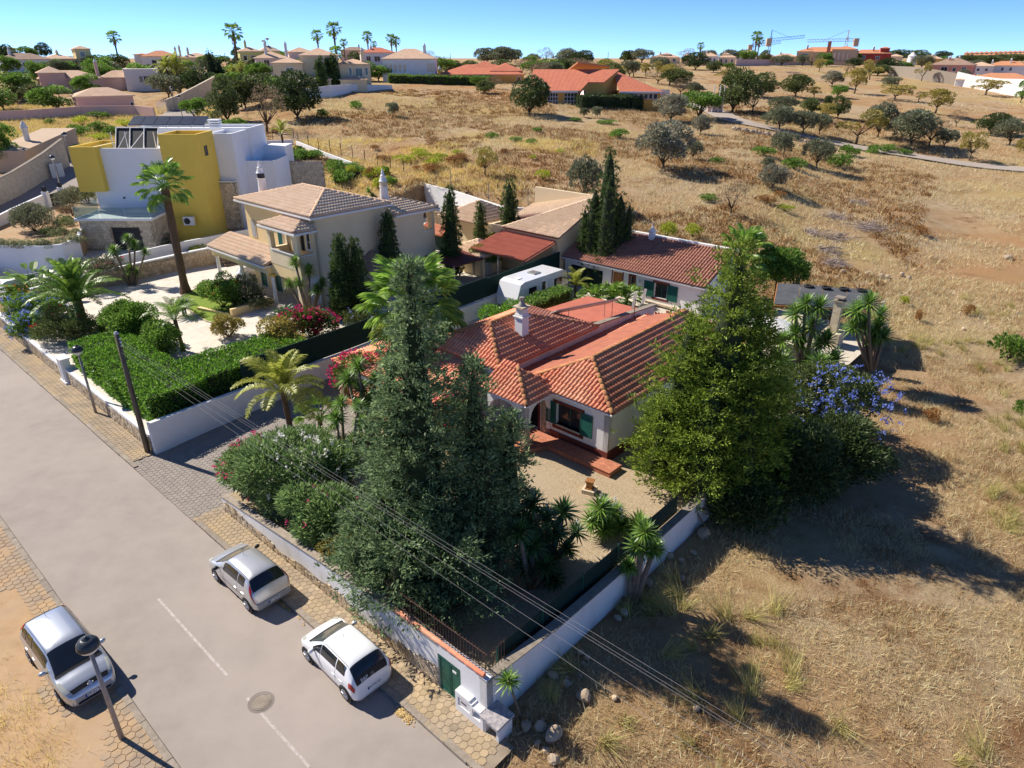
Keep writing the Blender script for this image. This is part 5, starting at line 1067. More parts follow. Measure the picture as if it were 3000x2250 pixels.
for s, t in C_: mb = MB(FS); mb.box(s - .07, s + .07, t - .07, t + .07, gz(*ST(s, t)) - .3, 3.5); obj('post', mb, MT['woodw'], pe)
for (a, b) in ((0, 1), (1, 2), (2, 3), (3, 0)): mb = MB(FS); mb.tube([(*C_[a], 3.44), (*C_[b], 3.44)], .06, 6); obj('beam', mb, MT['woodw'], pe)
# tyres weighing the cloth down
for i in range(4):
    s, t = -16.6 + i * 1.1, 52.0 + i * .55; mb = MB(FS); mb.lathe((s, t, 3.6), [(.2, 0), (.34, .0), (.36, .07), (.33, .13), (.2, .13), (.18, .07)], 14); tag(obj('tyre', mb, MT['tyre']), 'old tyre lying on the grey shade cloth of the pergola', 'tyre', 'tyres on the pergola')
bq = thing('barbecue_chimney', FS.W(-12.9, 47.2, 1.0), 'square stone barbecue chimney rising beside the pergola', 'chimney'); mb = MB(FS); mb.box(-13.5, -12.3, 46.6, 47.8, .6, 2.4); mb.box(-13.15, -12.65, 46.95, 47.45, 2.4, 4.5); obj('stack', mb, MT['stonepale'], bq); mb = MB(FS); mb.box(-13.25, -12.55, 46.85, 47.55, 4.5, 4.6); mb.box(-13.2, -12.6, 46.9, 47.5, 4.75, 4.83); obj('cap', mb, MT['kerb'], bq)
for s, t, z, r, l in ((-35.1, 27.3, 1.1, .16, 'terracotta pot standing by the white party wall'), (-35.45, 19.0, 2.07, .2, 'white square pot on the white driveway wall')):
    mb = MB(FS); mb.lathe((s, t, z), [(r * .7, 0), (r, .35), (r * 1.1, .35), (r * 1.1, .4), (r * .9, .4), (r * .85, .3)], 12 if s > -35.3 else 4); tag(obj('plant_pot', mb, MT['salmon'] if s > -35.3 else MT['paint']), l, 'plant pot')

Q = [GZ(985, 578, 3.8), GZ(1150, 535, 4.2), GZ(1225, 563, 4.3)]; dk = wall_run('screened_wall', 'white wall with black screen between the yellow and modern gardens', [toST(q[0], q[1]) for q in Q], .25, [q[2] - 2 for q in Q], [q[2] + .9 for q in Q], MT['white'])
mb = MB(FS); a, b = [toST(q[0], q[1]) for q in Q[:2]]; mb.prism([(a[0], a[1]), (b[0], b[1]), (b[0], b[1] + .06), (a[0], a[1] + .06)], 4.5, 6.3); obj('screen', mb, MT['darkgreen'], dk)
# ---------------------------------------------------------------- cars
def text_mesh(txt, size, m, name='lettering'):
    cu = bpy.data.curves.new('tmp', 'FONT'); cu.body = txt; cu.size = size; cu.align_x = 'CENTER'; cu.align_y = 'CENTER'; cu.resolution_u = 2
    t = bpy.data.objects.new('tmp', cu); COL.objects.link(t); bpy.context.view_layer.update()
    me = bpy.data.meshes.new_from_object(t.evaluated_get(bpy.context.evaluated_depsgraph_get())); bpy.data.objects.remove(t); me.name = name; me.materials.clear(); me.materials.append(m); return me
def put_text(txt, size, m, parent, loc, nrm, up=(0, 0, 1), name='lettering'):
    n = Vector(nrm).normalized(); u = Vector(up); u = (u - n * u.dot(n)).normalized(); r = u.cross(n); o = bpy.data.objects.new(name, text_mesh(txt, size, m, name)); COL.objects.link(o); o.parent = parent
    o.matrix_basis = Matrix.Translation(loc) @ Matrix((r, u, n)).transposed().to_4x4(); return o
def crom(xs, ys, q):
    xs = np.array(xs, float); ys = np.array(ys, float); m = np.gradient(ys, xs); i = np.clip(np.searchsorted(xs, q) - 1, 0, len(xs) - 2); h = xs[i + 1] - xs[i]; t = (q - xs[i]) / h
    d = (ys[1:] - ys[:-1]) / (xs[1:] - xs[:-1])
    for k in range(len(d)):                                        # keep it monotone
        if abs(d[k]) < 1e-9: m[k] = m[k + 1] = 0
        else:
            for e in (k, k + 1):
                if m[e] / d[k] < 0: m[e] = 0
                elif m[e] / d[k] > 3: m[e] = 3 * d[k]
    return (2 * t ** 3 - 3 * t ** 2 + 1) * ys[i] + (t ** 3 - 2 * t ** 2 + t) * h * m[i] + (-2 * t ** 3 + 3 * t ** 2) * ys[i + 1] + (t ** 3 - t ** 2) * h * m[i + 1]
class Car:
    def __init__(c, name, label, mid, heading, tab, paint, wb, rearaxle, tyre=.29):
        c.L = tab[-1][0]; c.tab = tab; c.o = thing(name, (mid[0], mid[1], mid[2]), label, 'car', None, heading); c.wb = wb; c.ra = rearaxle; c.paint = paint; c.ty = tyre
        c.cx = rearaxle + wb / 2; ORG[c.o.name] = (0, 0, 0); X = [r[0] for r in tab]; c.col = [(X, [r[k] for r in tab]) for k in range(1, 5)]
        q = np.unique(np.concatenate([np.linspace(0, c.L, 61), [.02, c.L - .02]])); V = []; F = []
        rings = [c.ring(x) for x in q]; n = len(rings[0])
        for R in rings: V += R
        for i in range(len(q) - 1):
            for j in range(n): k = (j + 1) % n; F.append((i * n + j, i * n + k, (i + 1) * n + k, (i + 1) * n + j))
        F.append(tuple(range(n))[::-1]); F.append(tuple(range((len(q) - 1) * n, len(q) * n)))
        V = [(v[0] - c.cx, v[1], v[2]) for v in V]; c.body = _link('body', mesh_from('body', V, F, paint, (0, 0, 0), True), c.o, None)
    def par(c, x): return [float(crom(X, Y, np.array([x]))[0]) for X, Y in c.col]
    def half(c, x):
        zb, zr, w, wr = c.par(x); lo = min(.2, zb * .5); P = [(.86 * w, lo), (.97 * w, lo + .1), (1.0 * w, min(.48, zb * .7)), (.992 * w, zb - .1 * (zb > .6)), (.955 * w, zb)]
        P += [(.5 * (.955 * w + wr) + .015, .5 * (zb + zr)), (wr + .01, zr - .07 * min(1, (zr - zb) / .3)), (wr * .86, zr - .012), (wr * .5, zr + .012), (0.0, zr + .022)]; return P
    def at(c, x, k, off=0.0):
        """point on the shell: k runs 0 sill .. 4 belt .. 6 roof edge .. 9 roof middle"""
        P = c.half(x); i = min(int(k), len(P) - 2); f = k - i; return (x - c.cx, P[i][0] + (P[i + 1][0] - P[i][0]) * f, P[i][1] + (P[i + 1][1] - P[i][1]) * f)
    def ring(c, x):
        P = c.half(x); return [(x, y, z) for y, z in P] + [(x, -y, z) for y, z in P[-2::-1]]
    def patch(c, name, m, grid, side=1, off=.012, parent=None):
        """grid of (x, k) laid on the shell and lifted off it"""
        Q = [[Vector(c.at(*g)) for g in row] for row in grid]; V = []; F = []; nr = len(Q); nc = len(Q[0])
        for i in range(nr):
            for j in range(nc):
                a = Q[min(i + 1, nr - 1)][j] - Q[max(i - 1, 0)][j]; b = Q[i][min(j + 1, nc - 1)] - Q[i][max(j - 1, 0)]; nn = a.cross(b); nn = nn.normalized() if nn.length > 1e-9 else Vector((0, 1, 0))
                ctr = Vector((0, 0, .6)); 
                if nn.dot(Q[i][j] - ctr) < 0: nn = -nn
                p = Q[i][j] + nn * off; V.append((p.x, p.y * side, p.z))
        for i in range(nr - 1):
            for j in range(nc - 1): F.append((i * nc + j, i * nc + j + 1, (i + 1) * nc + j + 1, (i + 1) * nc + j))
        return _link(name, mesh_from(name, V, F, m, (0, 0, 0), True), parent or c.o, None)
    def rect(c, x0, x1, k0, k1, n=6, kk=6):
        return [[(x0 + (x1 - x0) * i / n, k0 + (k1 - k0) * j / kk) for j in range(kk + 1)] for i in range(n + 1)]
    def full(c, name, m, x0, x1, kin, off=.012):
        """a pane across the middle (windscreen, rear window): x range, from shell row kin on one side to the other"""
        V = []; F = []; n = 6; rows = []
        for i in range(n + 1):
            x = x0 + (x1 - x0) * i / n; R = [c.at(x, kin + (9 - kin) * j / 5) for j in range(6)]; rows.append([(p[0], p[1], p[2]) for p in R] + [(p[0], -p[1], p[2]) for p in R[-2::-1]])
        d = Vector((c.at((x0 + x1) / 2 + .05, 9)[0] - c.at((x0 + x1) / 2 - .05, 9)[0], 0, c.at((x0 + x1) / 2 + .05, 9)[2] - c.at((x0 + x1) / 2 - .05, 9)[2])); nn = Vector((-d.z, 0, d.x)).normalized()
        if nn.z < 0: nn = -nn
        m_ = len(rows[0])
        for R in rows: V += [(p[0] + nn.x * off, p[1], p[2] + nn.z * off) for p in R]
        for i in range(n):
            for j in range(m_ - 1): F.append((i * m_ + j, i * m_ + j + 1, (i + 1) * m_ + j + 1, (i + 1) * m_ + j))
        o = _link(name, mesh_from(name, V, F, m, (0, 0, 0), True), c.o, None); o['n'] = 0; del o['n']; return o, nn
    def boxp(c, name, m, x0, x1, y0, y1, z0, z1, parent=None):
        mb = MB(); mb.box(x0 - c.cx, x1 - c.cx, y0, y1, z0, z1); return _link(name, mesh_from(name, mb.v, mb.f, m, (0, 0, 0)), parent or c.o, None)
    def common(c, seams=(), handles=(), mirror=(2.45, 1.0), ant=None, mirror_m=None):
        for x in (c.ra, c.ra + c.wb):
            w = c.half(x)[2][0]
            for s in (1, -1):
                mb = MB(); mb.tube([(x - c.cx, s * (w - .06), c.ty), (x - c.cx, s * (w + .004), c.ty)], c.ty + .05, 22); _link('wheel_arch', mesh_from('wheel_arch', mb.v, mb.f, MT['black'], (0, 0, 0)), c.o, None)
                mb = MB(); mb.tube([(x - c.cx, s * (w - .15), c.ty), (x - c.cx, s * (w - .0), c.ty), (x - c.cx, s * (w + .022), c.ty)], [c.ty, c.ty, c.ty - .03], 24); wl = _link('wheel', mesh_from('wheel', mb.v, mb.f, MT['tyre'], (0, 0, 0)), c.o, None)
                mb = MB(); mb.tube([(x - c.cx, s * (w + .015), c.ty), (x - c.cx, s * (w + .028), c.ty)], c.ty * .66, 20)
                for k in range(6):
                    a = k * math.pi / 3; mb.tube([(x - c.cx + .04 * math.cos(a), s * (w + .03), c.ty + .04 * math.sin(a)), (x - c.cx + c.ty * .6 * math.cos(a), s * (w + .033), c.ty + c.ty * .6 * math.sin(a))], .025, 5)
                _link('rim', mesh_from('rim', mb.v, mb.f, MT['rim'], (0, 0, 0)), wl, None)
        for s in (1, -1):
            for x, k0, k1 in seams: c.patch('door_seam', MT['black'], [[(x - .004, k0 + (k1 - k0) * j / 6) for j in range(7)], [(x + .004, k0 + (k1 - k0) * j / 6) for j in range(7)]], s, .004)
            for x in handles: y, z = c.half(x)[3]; c.boxp('door_handle', c.paint, x - .09, x + .09, s * y - .02, s * y + .025, z - .12, z - .085)
            y = c.half(mirror[0])[4][0]; mb = MB(); mx, mz = mirror[0] - c.cx, mirror[1]
            mb.lathe((0, 0, 0), [(.02, -.07), (.075, -.05), (.09, 0), (.075, .05), (.02, .07)], 12); Vv = [(v[0] * .9 + mx, v[1] * 1.25 + s * (y + .12), v[2] + mz) for v in mb.v]
            mr = _link('wing_mirror', mesh_from('wing_mirror', Vv, mb.f, mirror_m or c.paint, (0, 0, 0), True), c.o, None); c.boxp('arm', MT['black'], mirror[0] - .03, mirror[0] + .03, s * (y + .03) - .06, s * (y + .03) + .06, mz - .07, mz - .03, mr)
        if ant: x, l = ant; z = c.par(x)[1]; mb = MB(); mb.tube([(x - c.cx, 0, z), (x - .3 * l - c.cx, 0, z + l)], .006, 5); _link('aerial', mesh_from('aerial', mb.v, mb.f, MT['black'], (0, 0, 0)), c.o, None)
MT['carglass'] = mat('car_glass', (.012, .016, .02), rough=.04, spec=.7, coat=.5)
MT['carglass_pale'] = mat('windscreen_glass', (.06, .075, .075), rough=.05, spec=.7, coat=.5)
def car_spot(front, rear, w, side, z=0.0):
    """from the photo's wheel contacts of one side: centre and heading"""
    a = Vector(GZ(*front, z)); b = Vector(GZ(*rear, z)); d = (a - b).normalized(); n = Vector((-d.y, d.x, 0)) * side; m = (a + b) / 2 + n * w; return (m.x, m.y, z), math.atan2(d.y, d.x)
# white city car
T = [(0, .60, .64, .60, .50), (.05, .80, .84, .74, .60), (.12, .95, 1.02, .79, .62), (.3, .965, 1.26, .805, .61), (.5, .96, 1.405, .81, .58), (1.0, .945, 1.455, .815, .575), (1.6, .925, 1.455, .815, .57), (1.95, .91, 1.42, .815, .565), (2.35, .90, 1.2, .81, .60), (2.75, .885, .945, .80, .66), (3.1, .80, .84, .78, .62), (3.34, .67, .70, .70, .54), (3.44, .55, .58, .60, .46), (3.47, .45, .48, .52, .4)]
p, h = car_spot((906, 1936), (1017, 2048), .76, -1)
c = Car('hatchback_car', 'small white hatchback with black tailgate and red lamps parked nearest the green door', p, h, T, MT['carwhite'], 2.34, .53)
c.common(seams=((1.05, 0.6, 4.2), (1.98, .6, 4.2), (.0 + .6, 4.1, 4.1)), handles=(1.15, .72), mirror=(2.32, .98), ant=(1.62, .18), mirror_m=MT['carwhite'])
ws, nn = c.full('windscreen', MT['carglass_pale'], 2.02, 2.7, 6.35); c.full('scuttle', MT['black'], 2.68, 2.83, 6.0, .008)
rw_, nr = c.full('rear_window', MT['carglass'], .17, .44, 6.1); c.full('tailgate_panel', MT['black'], .055, .17, 6.1, .012)
for s in (1, -1):
    c.patch('side_window', MT['carglass'], c.rect(.55, 1.02, 4.35, 5.85), s); c.patch('side_window', MT['carglass'], c.rect(1.08, 1.95, 4.35, 5.85), s); c.patch('quarter_window', MT['carglass'], [[(x, 4.3 + (5.8 - 4.3) * j / 4 * f) for j in range(5)] for x, f in ((1.99, 1), (2.2, .8), (2.42, .35))], s)
    c.patch('tail_lamp', MT['redlamp'], c.rect(.045, .26, 2.75, 4.15), s, .02); c.patch('head_lamp', MT['headlamp'], c.rect(3.05, 3.32, 4.2, 6.4), s, .012)
    c.patch('roof_rail', MT['black'], c.rect(.5, 1.95, 6.15, 6.3, 8, 1), s, .008)
pt = c.boxp('number_plate', MT['plate'], -.012, .0, -.26, .26, .44, .555); c.boxp('band', MT['blue'], -.016, -.011, .21, .262, .44, .555, pt); put_text('24-PX-60', .125, MT['black'], pt, (-.017 - c.cx, -.02, .497), (-1, 0, 0))
zz = c.at(.12, 9)[2]; put_text('B&P', .17, MT['plate'], c.o, (.085 - c.cx - .03, .3, .955), (-.85, 0, .5), name='company_sign'); put_text('\u2303', .0001, MT['plate'], c.o, (0, 0, .5), (-1, 0, 0)) if False else None
mb = MB()
for k in range(2): z = .93 + k * .045; mb.v += [(.06 - c.cx - .03 + k * .02, y, z + dz) for y, dz in ((-.07, 0), (0, .05), (.07, 0), (.07, .022), (0, .072), (-.07, .022))]; o_ = k * 6; mb.face((o_, o_ + 1, o_ + 4, o_ + 5)); mb.face((o_ + 1, o_ + 2, o_ + 3, o_ + 4))
_link('chevron_badge', mesh_from('chevron_badge', mb.v, mb.f, MT['rim'], (0, 0, 0)), c.o, None)
# silver hatchback
T = [(0, .56, .6, .62, .52), (.06, .72, .76, .75, .64), (.13, .93, .98, .80, .68), (.3, .985, 1.2, .82, .665), (.55, .98, 1.43, .825, .60), (1.1, .955, 1.48, .83, .575), (1.75, .935, 1.475, .83, .57), (2.15, .92, 1.42, .83, .565), (2.6, .91, 1.17, .82, .62), (3.0, .895, .955, .81, .68), (3.4, .80, .845, .79, .64), (3.68, .68, .715, .72, .56), (3.79, .55, .58, .62, .48), (3.82, .46, .49, .55, .42)]
p, h = car_spot((638, 1702), (731, 1788), .78, -1)
c = Car('hatchback_car', 'silver five door hatchback with tall red tail lamps parked below the oleander wall', p, h, T, MT['silver'], 2.46, .58)
c.common(seams=((1.2, .6, 4.2), (2.2, .6, 4.2)), handles=(1.32, .78), mirror=(2.62, .99), ant=(1.95, .2), mirror_m=MT['dark'])
c.full('windscreen', MT['carglass_pale'], 2.22, 2.95, 6.35); c.full('scuttle', MT['black'], 2.93, 3.06, 6.0, .008); c.full('rear_window', MT['carglass'], .16, .5, 6.15)
for s in (1, -1):
    c.patch('side_window', MT['carglass'], c.rect(.72, 1.17, 4.35, 5.85), s); c.patch('side_window', MT['carglass'], c.rect(1.24, 2.3, 4.35, 5.85), s)
    c.patch('tail_lamp', MT['redlamp'], [[(x0 + (x1 - x0) * j / 6, k0 + (k1 - k0) * i / 6) for j in range(7)] for i in range(7) for x0, x1, k0, k1 in [(.03 + .035 * i, .11 + .055 * i, 3.0, 6.0)]], s, .016); c.patch('head_lamp', MT['headlamp'], c.rect(3.4, 3.66, 4.2, 6.4), s); c.patch('roof_rail', MT['black'], c.rect(.55, 2.15, 6.2, 6.32, 8, 1), s, .008)
    c.patch('side_moulding', MT['silver'], c.rect(.9, 2.6, 2.15, 2.4, 8, 1), s, .018)
c.boxp('bumper', MT['silver'], -.04, .1, -.7, .7, .3, .55); pt = c.boxp('number_plate', MT['plate'], -.056, -.042, -.26, .26, .37, .48); c.boxp('band', MT['blue'], -.06, -.055, .21, .262, .37, .48, pt); put_text('30-32-PH', .12, MT['black'], pt, (-.061 - c.cx, -.02, .425), (-1, 0, 0))
mb = MB(); mb.tube([(.14 - c.cx, -.1, .99), (.22 - c.cx, .35, 1.12)], .012, 5); _link('rear_wiper', mesh_from('rear_wiper', mb.v, mb.f, MT['panelback'], (0, 0, 0)), c.o, None)
# silver people carrier facing the other way
T = [(0, .6, .64, .66, .56), (.05, .85, .9, .78, .68), (.12, 1.0, 1.12, .83, .68), (.3, 1.02, 1.42, .845, .64), (.5, 1.015, 1.50, .85, .62), (1.2, .99, 1.545, .855, .61), (1.9, .97, 1.54, .855, .605), (2.35, .955, 1.475, .855, .60), (2.8, .94, 1.22, .845, .65), (3.2, .925, .985, .83, .71), (3.6, .84, .885, .81, .68), (3.9, .71, .75, .74, .6), (4.05, .58, .61, .65, .5), (4.09, .46, .5, .56, .42)]
p, h = car_spot((182, 2056), (99, 1938), .78, 1, .1)
p = (p[0], p[1], .07); c = Car('people_carrier', 'silver blue people carrier parked half on the sandy verge facing the camera', p, h, T, MT['silverb'], 2.6, .68)
c.common(seams=((1.35, .6, 4.2), (2.4, .6, 4.2)), handles=(1.5, .85), mirror=(2.75, 1.05), ant=(.75, .3))
c.full('windscreen', MT['carglass'], 2.4, 3.14, 6.2); c.full('scuttle', MT['black'], 3.12, 3.25, 6.0, .008); c.full('rear_window', MT['carglass'], .12, .42, 6.2)
for s in (1, -1):
    c.patch('side_window', MT['carglass'], c.rect(.42, .8, 4.35, 5.85), s); c.patch('side_window', MT['carglass'], c.rect(.86, 1.36, 4.35, 5.85), s); c.patch('side_window', MT['carglass'], c.rect(1.42, 2.55, 4.35, 5.8), s)
    c.patch('tail_lamp', MT['redlamp'], c.rect(.08, .42, 5.3, 6.6), s, .016); c.patch('head_lamp', MT['headlamp'], c.rect(3.42, 3.9, 4.1, 6.3), s, .012); c.patch('roof_rail', MT['black'], c.rect(.45, 2.35, 6.2, 6.32, 8, 1), s, .008)
    y, z = c.half(4.0)[2]; mb = MB(); mb.tube([(4.02 - c.cx, s * .6, .36), (4.07 - c.cx, s * .6, .36)], .055, 12); _link('fog_lamp', mesh_from('fog_lamp', mb.v, mb.f, MT['panelback'], (0, 0, 0)), c.o, None)
V = []; F = []
c.patch('grille', MT['black'], [[(x, k) for k in (6.4, 7.2, 8.1, 9)] for x in (3.86, 3.93, 4.0)], 1, .012); c.patch('grille', MT['black'], [[(x, k) for k in (6.4, 7.2, 8.1, 9)] for x in (3.86, 3.93, 4.0)], -1, .012)
mb = MB(); mb.tube([(3.95 - c.cx, 0, .735), (3.99 - c.cx, 0, .76)], .07, 16); bd_ = _link('badge', mesh_from('badge', mb.v, mb.f, MT['rim'], (0, 0, 0)), c.o, None); c.boxp('bar', MT['panelback'], 3.96, 4.0, -.09, .09, .74, .765, bd_)
c.boxp('bumper', MT['silverb'], 3.98, 4.1, -.55, .55, .3, .52); c.boxp('air_intake', MT['black'], 4.09, 4.11, -.5, .5, .28, .36); pt = c.boxp('number_plate', MT['plate'], 4.102, 4.115, -.26, .26, .4, .51); c.boxp('band', MT['blue'], 4.113, 4.12, -.262, -.21, .4, .51, pt); put_text('59-IH-30', .12, MT['black'], pt, (4.121 - c.cx, .02, .455), (1, 0, 0))
# car in the carport of the yellow house
T = [(0, .6, .64, .66, .56), (.1, 1.0, 1.1, .85, .7), (.5, 1.02, 1.6, .87, .66), (2.4, 1.0, 1.6, .87, .64), (3.0, 1.0, 1.08, .86, .72), (3.9, .9, .95, .82, .68), (4.2, .6, .64, .66, .52)]
q = FS.W(-55.6, 28.9, 1.78); c = Car('suv_car', 'white car parked under the tiled carport of the yellow house', q, ANG - math.pi / 2, T, MT['carwhite'], 2.6, .7); c.common(); c.full('windscreen', MT['carglass'], 2.45, 2.95, 6.3); c.boxp('grille', MT['black'], 4.15, 4.22, -.4, .4, .4, .6)
for s in (1, -1): c.patch('side_window', MT['carglass'], c.rect(.6, 2.5, 4.4, 5.8), s); c.patch('head_lamp', MT['headlamp'], c.rect(3.8, 4.1, 4.2, 6.2), s)
# ---------------------------------------------------------------- plants: leaf and frond builders
def unit(n):
    v = RNG.normal(size=(n, 3)); return v / np.linalg.norm(v, axis=1)[:, None]
def leaf_quads(C, D, l, w, curl=.0):
    """diamond leaves from base points C along D"""
    n = len(C); D = D / np.maximum(np.linalg.norm(D, axis=1), 1e-9)[:, None]; S = np.cross(D, unit(n)); S = S / np.maximum(np.linalg.norm(S, axis=1), 1e-9)[:, None]
    l = l * RNG.uniform(.7, 1.25, n)[:, None]; w = w * RNG.uniform(.7, 1.25, n)[:, None]; dn = np.zeros((n, 3)); dn[:, 2] = -curl
    V = np.stack([C, C + D * l * .5 + S * w * .5, C + D * l + dn * l, C + D * l * .5 - S * w * .5], 1).reshape(-1, 3); return V, np.arange(4 * n).reshape(n, 4)
def cloud(blobs, dens, l, w, up=.35, rnd=.7, shell=(.72, 1.06), low=-.55, curl=0.0):
    """leaves round a set of ellipsoids (cx, cy, cz, rx, ry, rz)"""
    CC = []; DD = []
    for b in blobs:
        c = np.array(b[:3]); r = np.array(b[3:6]); n = max(12, int(dens * 4 * math.pi * (r[0] * r[1] * r[2]) ** (2 / 3))); d = unit(n); d = d[d[:, 2] > low]; k = RNG.uniform(*shell, len(d))[:, None]
        CC.append(c + d * r * k); DD.append(d + rnd * unit(len(d)) + np.array([0, 0, up]))
    return leaf_quads(np.concatenate(CC), np.concatenate(DD), l, w, curl)
def subblobs(c, r, n, k=.42, flat=.8):
    out = []
    for d in unit(n):
        d = np.array(d); d[2] = abs(d[2]) * (1 if random.random() < .62 else -.75); out.append((c[0] + d[0] * r[0] * (1 - k * .6), c[1] + d[1] * r[1] * (1 - k * .6), c[2] + d[2] * r[2] * (1 - k * .6), r[0] * k * random.uniform(.75, 1.3), r[1] * k * random.uniform(.75, 1.3), r[2] * k * flat * random.uniform(.75, 1.3)))
    return out
def limbs(mb, base, tips, r0, trunk_h):
    x, y, z = base; mid = (x + random.uniform(-.1, .1) * trunk_h, y + random.uniform(-.1, .1) * trunk_h, z + trunk_h); mb.tube([(x, y, z - .25), (x + .03, y, z + trunk_h * .4), mid], [r0 * 1.25, r0, r0 * .8], 7)
    for t in tips:
        m = [(mid[i] + (t[i] - mid[i]) * .5 + random.uniform(-.1, .1) * trunk_h * (i < 2)) for i in range(3)]; mb.tube([mid, m, t], [r0 * .62, r0 * .4, r0 * .12], 5)
def tree_proto(name, label, cat, group, R, H, trunk, nb, dens, l, w, lm, bm, flat=.8, k=.42, up=.3, gaps=0.0, lean=0.0):
    """a broadleaf tree at the origin: thing > trunk, crown"""
    o = thing(name, (0, 0, 0), label, cat, group); c = (lean, 0, trunk + (H - trunk) * .5); r = (R, R, (H - trunk) * .52); B = subblobs(c, r, nb, k, flat)
    if gaps: B = [b for b in B if random.random() > gaps]
    mb = MB(); limbs(mb, (0, 0, 0), [tuple(b[:3]) for b in B[:7]], max(.07, H * .03), trunk); obj('trunk', mb, bm, o, smooth=True)
    V, F = cloud(B, dens, l, w, up); npobj('crown', V, F, lm, o); return o
def bush(name, label, P, r, nb, dens, l, w, lm, cat='shrub', group=None, k=.5, fl=None, flm=None, stem=True, flat=.85, low=-.5, lift=.0, up=.3, rnd=.7, curl=0.0):
    """one shrub standing at P (ground) with half-sizes r; fl = (count, size) blossoms"""
    o = thing(name, P, label, cat, group); c = (P[0], P[1], P[2] + lift + r[2] * .92); B = subblobs(c, r, nb, k, flat) + [(c[0], c[1], c[2] - r[2] * .15, r[0] * .62, r[1] * .62, r[2] * .7)]
    V, F = cloud(B, dens, l, w, up, rnd, low=low, curl=curl); V[:, 2] = np.maximum(V[:, 2], P[2] + .02); npobj('foliage', V, F, lm, o)
    if stem:
        mb = MB()
        for b in B[:5]: mb.tube([(P[0], P[1], P[2] - .1), ((P[0] + b[0]) / 2, (P[1] + b[1]) / 2, (P[2] + b[2]) / 2), b[:3]], [.05, .04, .02], 5)
        obj('stem', mb, MT['bark'], o)
    if fl: blossoms(o, B, *fl, flm)
    return o
def blossoms(o, B, n, size, flm, top=.15, name='blossom'):
    CC = []; DD = []
    for i in range(n):
        b = B[RNG.integers(len(B))]; d = unit(1)[0]; d[2] = abs(d[2]) if random.random() < .8 else d[2]; c = np.array(b[:3]) + d * (np.array(b[3:6]) * RNG.uniform(1.02, 1.12) + .13)
        for j in range(7): CC.append(c + RNG.normal(size=3) * size * .45); DD.append(d * .6 + unit(1)[0])
    V, F = leaf_quads(np.array(CC), np.array(DD), size, size * .8); tag(npobj(name, V, F, flm, o), kind='stuff')
LM = {}
LM['olive'] = leafmat('olive_leaf', (.055, .065, .036), (.19, .2, .12), .18, .6); LM['olivegrey'] = leafmat('grey_olive_leaf', (.09, .09, .06), (.26, .25, .18), .15, .7)
LM['dark'] = leafmat('dark_evergreen_leaf', (.016, .03, .01), (.07, .10, .03), .15, .5); LM['carob'] = leafmat('carob_leaf', (.03, .045, .014), (.12, .15, .045), .2, .5)
LM['green'] = leafmat('fresh_green_leaf', (.035, .075, .012), (.15, .25, .04), .3, .5); LM['hedge'] = leafmat('clipped_hedge_leaf', (.03, .085, .008), (.17, .32, .035), .3, .42, spec=.5)
LM['lime'] = leafmat('lime_leaf', (.13, .17, .015), (.36, .38, .05), .35, .5); LM['almond'] = leafmat('yellowing_leaf', (.12, .10, .025), (.32, .27, .07), .25, .6)
LM['brownbush'] = leafmat('brown_twig', (.10, .07, .04), (.24, .18, .11), .1, .8); LM['oleander'] = leafmat('oleander_leaf', (.045, .09, .03), (.22, .31, .11), .3, .4, spec=.5)
LM['conifer'] = leafmat('blue_green_scale_leaf', (.034, .064, .03), (.20, .275, .12), .2, .6, objrnd=0); LM['conifer2'] = leafmat('yellow_green_scale_leaf', (.036, .066, .009), (.23, .30, .04), .22, .6, objrnd=0); LM['cypress'] = leafmat('cypress_leaf', (.02, .04, .01), (.085, .13, .032), .15, .6)
LM['palm'] = leafmat('palm_frond', (.05, .10, .012), (.19, .30, .05), .3, .4, spec=.5); LM['fan'] = leafmat('fan_palm_frond', (.06, .12, .015), (.22, .34, .06), .3, .35, spec=.6); LM['paleplm'] = leafmat('yellowing_frond', (.16, .19, .02), (.38, .38, .09), .3, .45, spec=.5)
LM['deadfrond'] = leafmat('dead_frond', (.20, .11, .045), (.42, .27, .12), .15, .8); LM['yucca'] = leafmat('yucca_leaf', (.035, .085, .012), (.19, .30, .06), .2, .38, spec=.5); LM['yuccad'] = leafmat('shaded_yucca_dark_cycad_leaf', (.015, .045, .012), (.07, .14, .04), .2, .4, spec=.5)  # yuccad: darker yucca leaf with shade under the trees in its colour; also cycad fronds
LM['blue'] = leafmat('plumbago_flower', (.10, .16, .52), (.28, .36, .74), .3, .6); LM['pinkfl'] = leafmat('pink_flower', (.52, .03, .12), (.72, .12, .26), .3, .6); LM['magenta'] = leafmat('bougainvillea_bract', (.5, .012, .09), (.72, .03, .2), .3, .6); LM['whitefl'] = leafmat('white_flower', (.72, .70, .62), (.82, .81, .76), .3, .6)
LM['redfl'] = leafmat('red_flower', (.5, .03, .02), (.6, .09, .04), .3, .6); LM['yelfl'] = leafmat('yellow_flower', (.65, .38, .01), (.75, .5, .03), .3, .6); LM['orangefl'] = leafmat('orange_flower', (.65, .2, .01), (.7, .3, .02), .3, .6); LM['rosemary'] = leafmat('rosemary_leaf', (.055, .075, .03), (.19, .21, .09), .15, .6); LM['bougleaf'] = leafmat('bougainvillea_leaf', (.025, .05, .01), (.12, .16, .035), .3, .5)
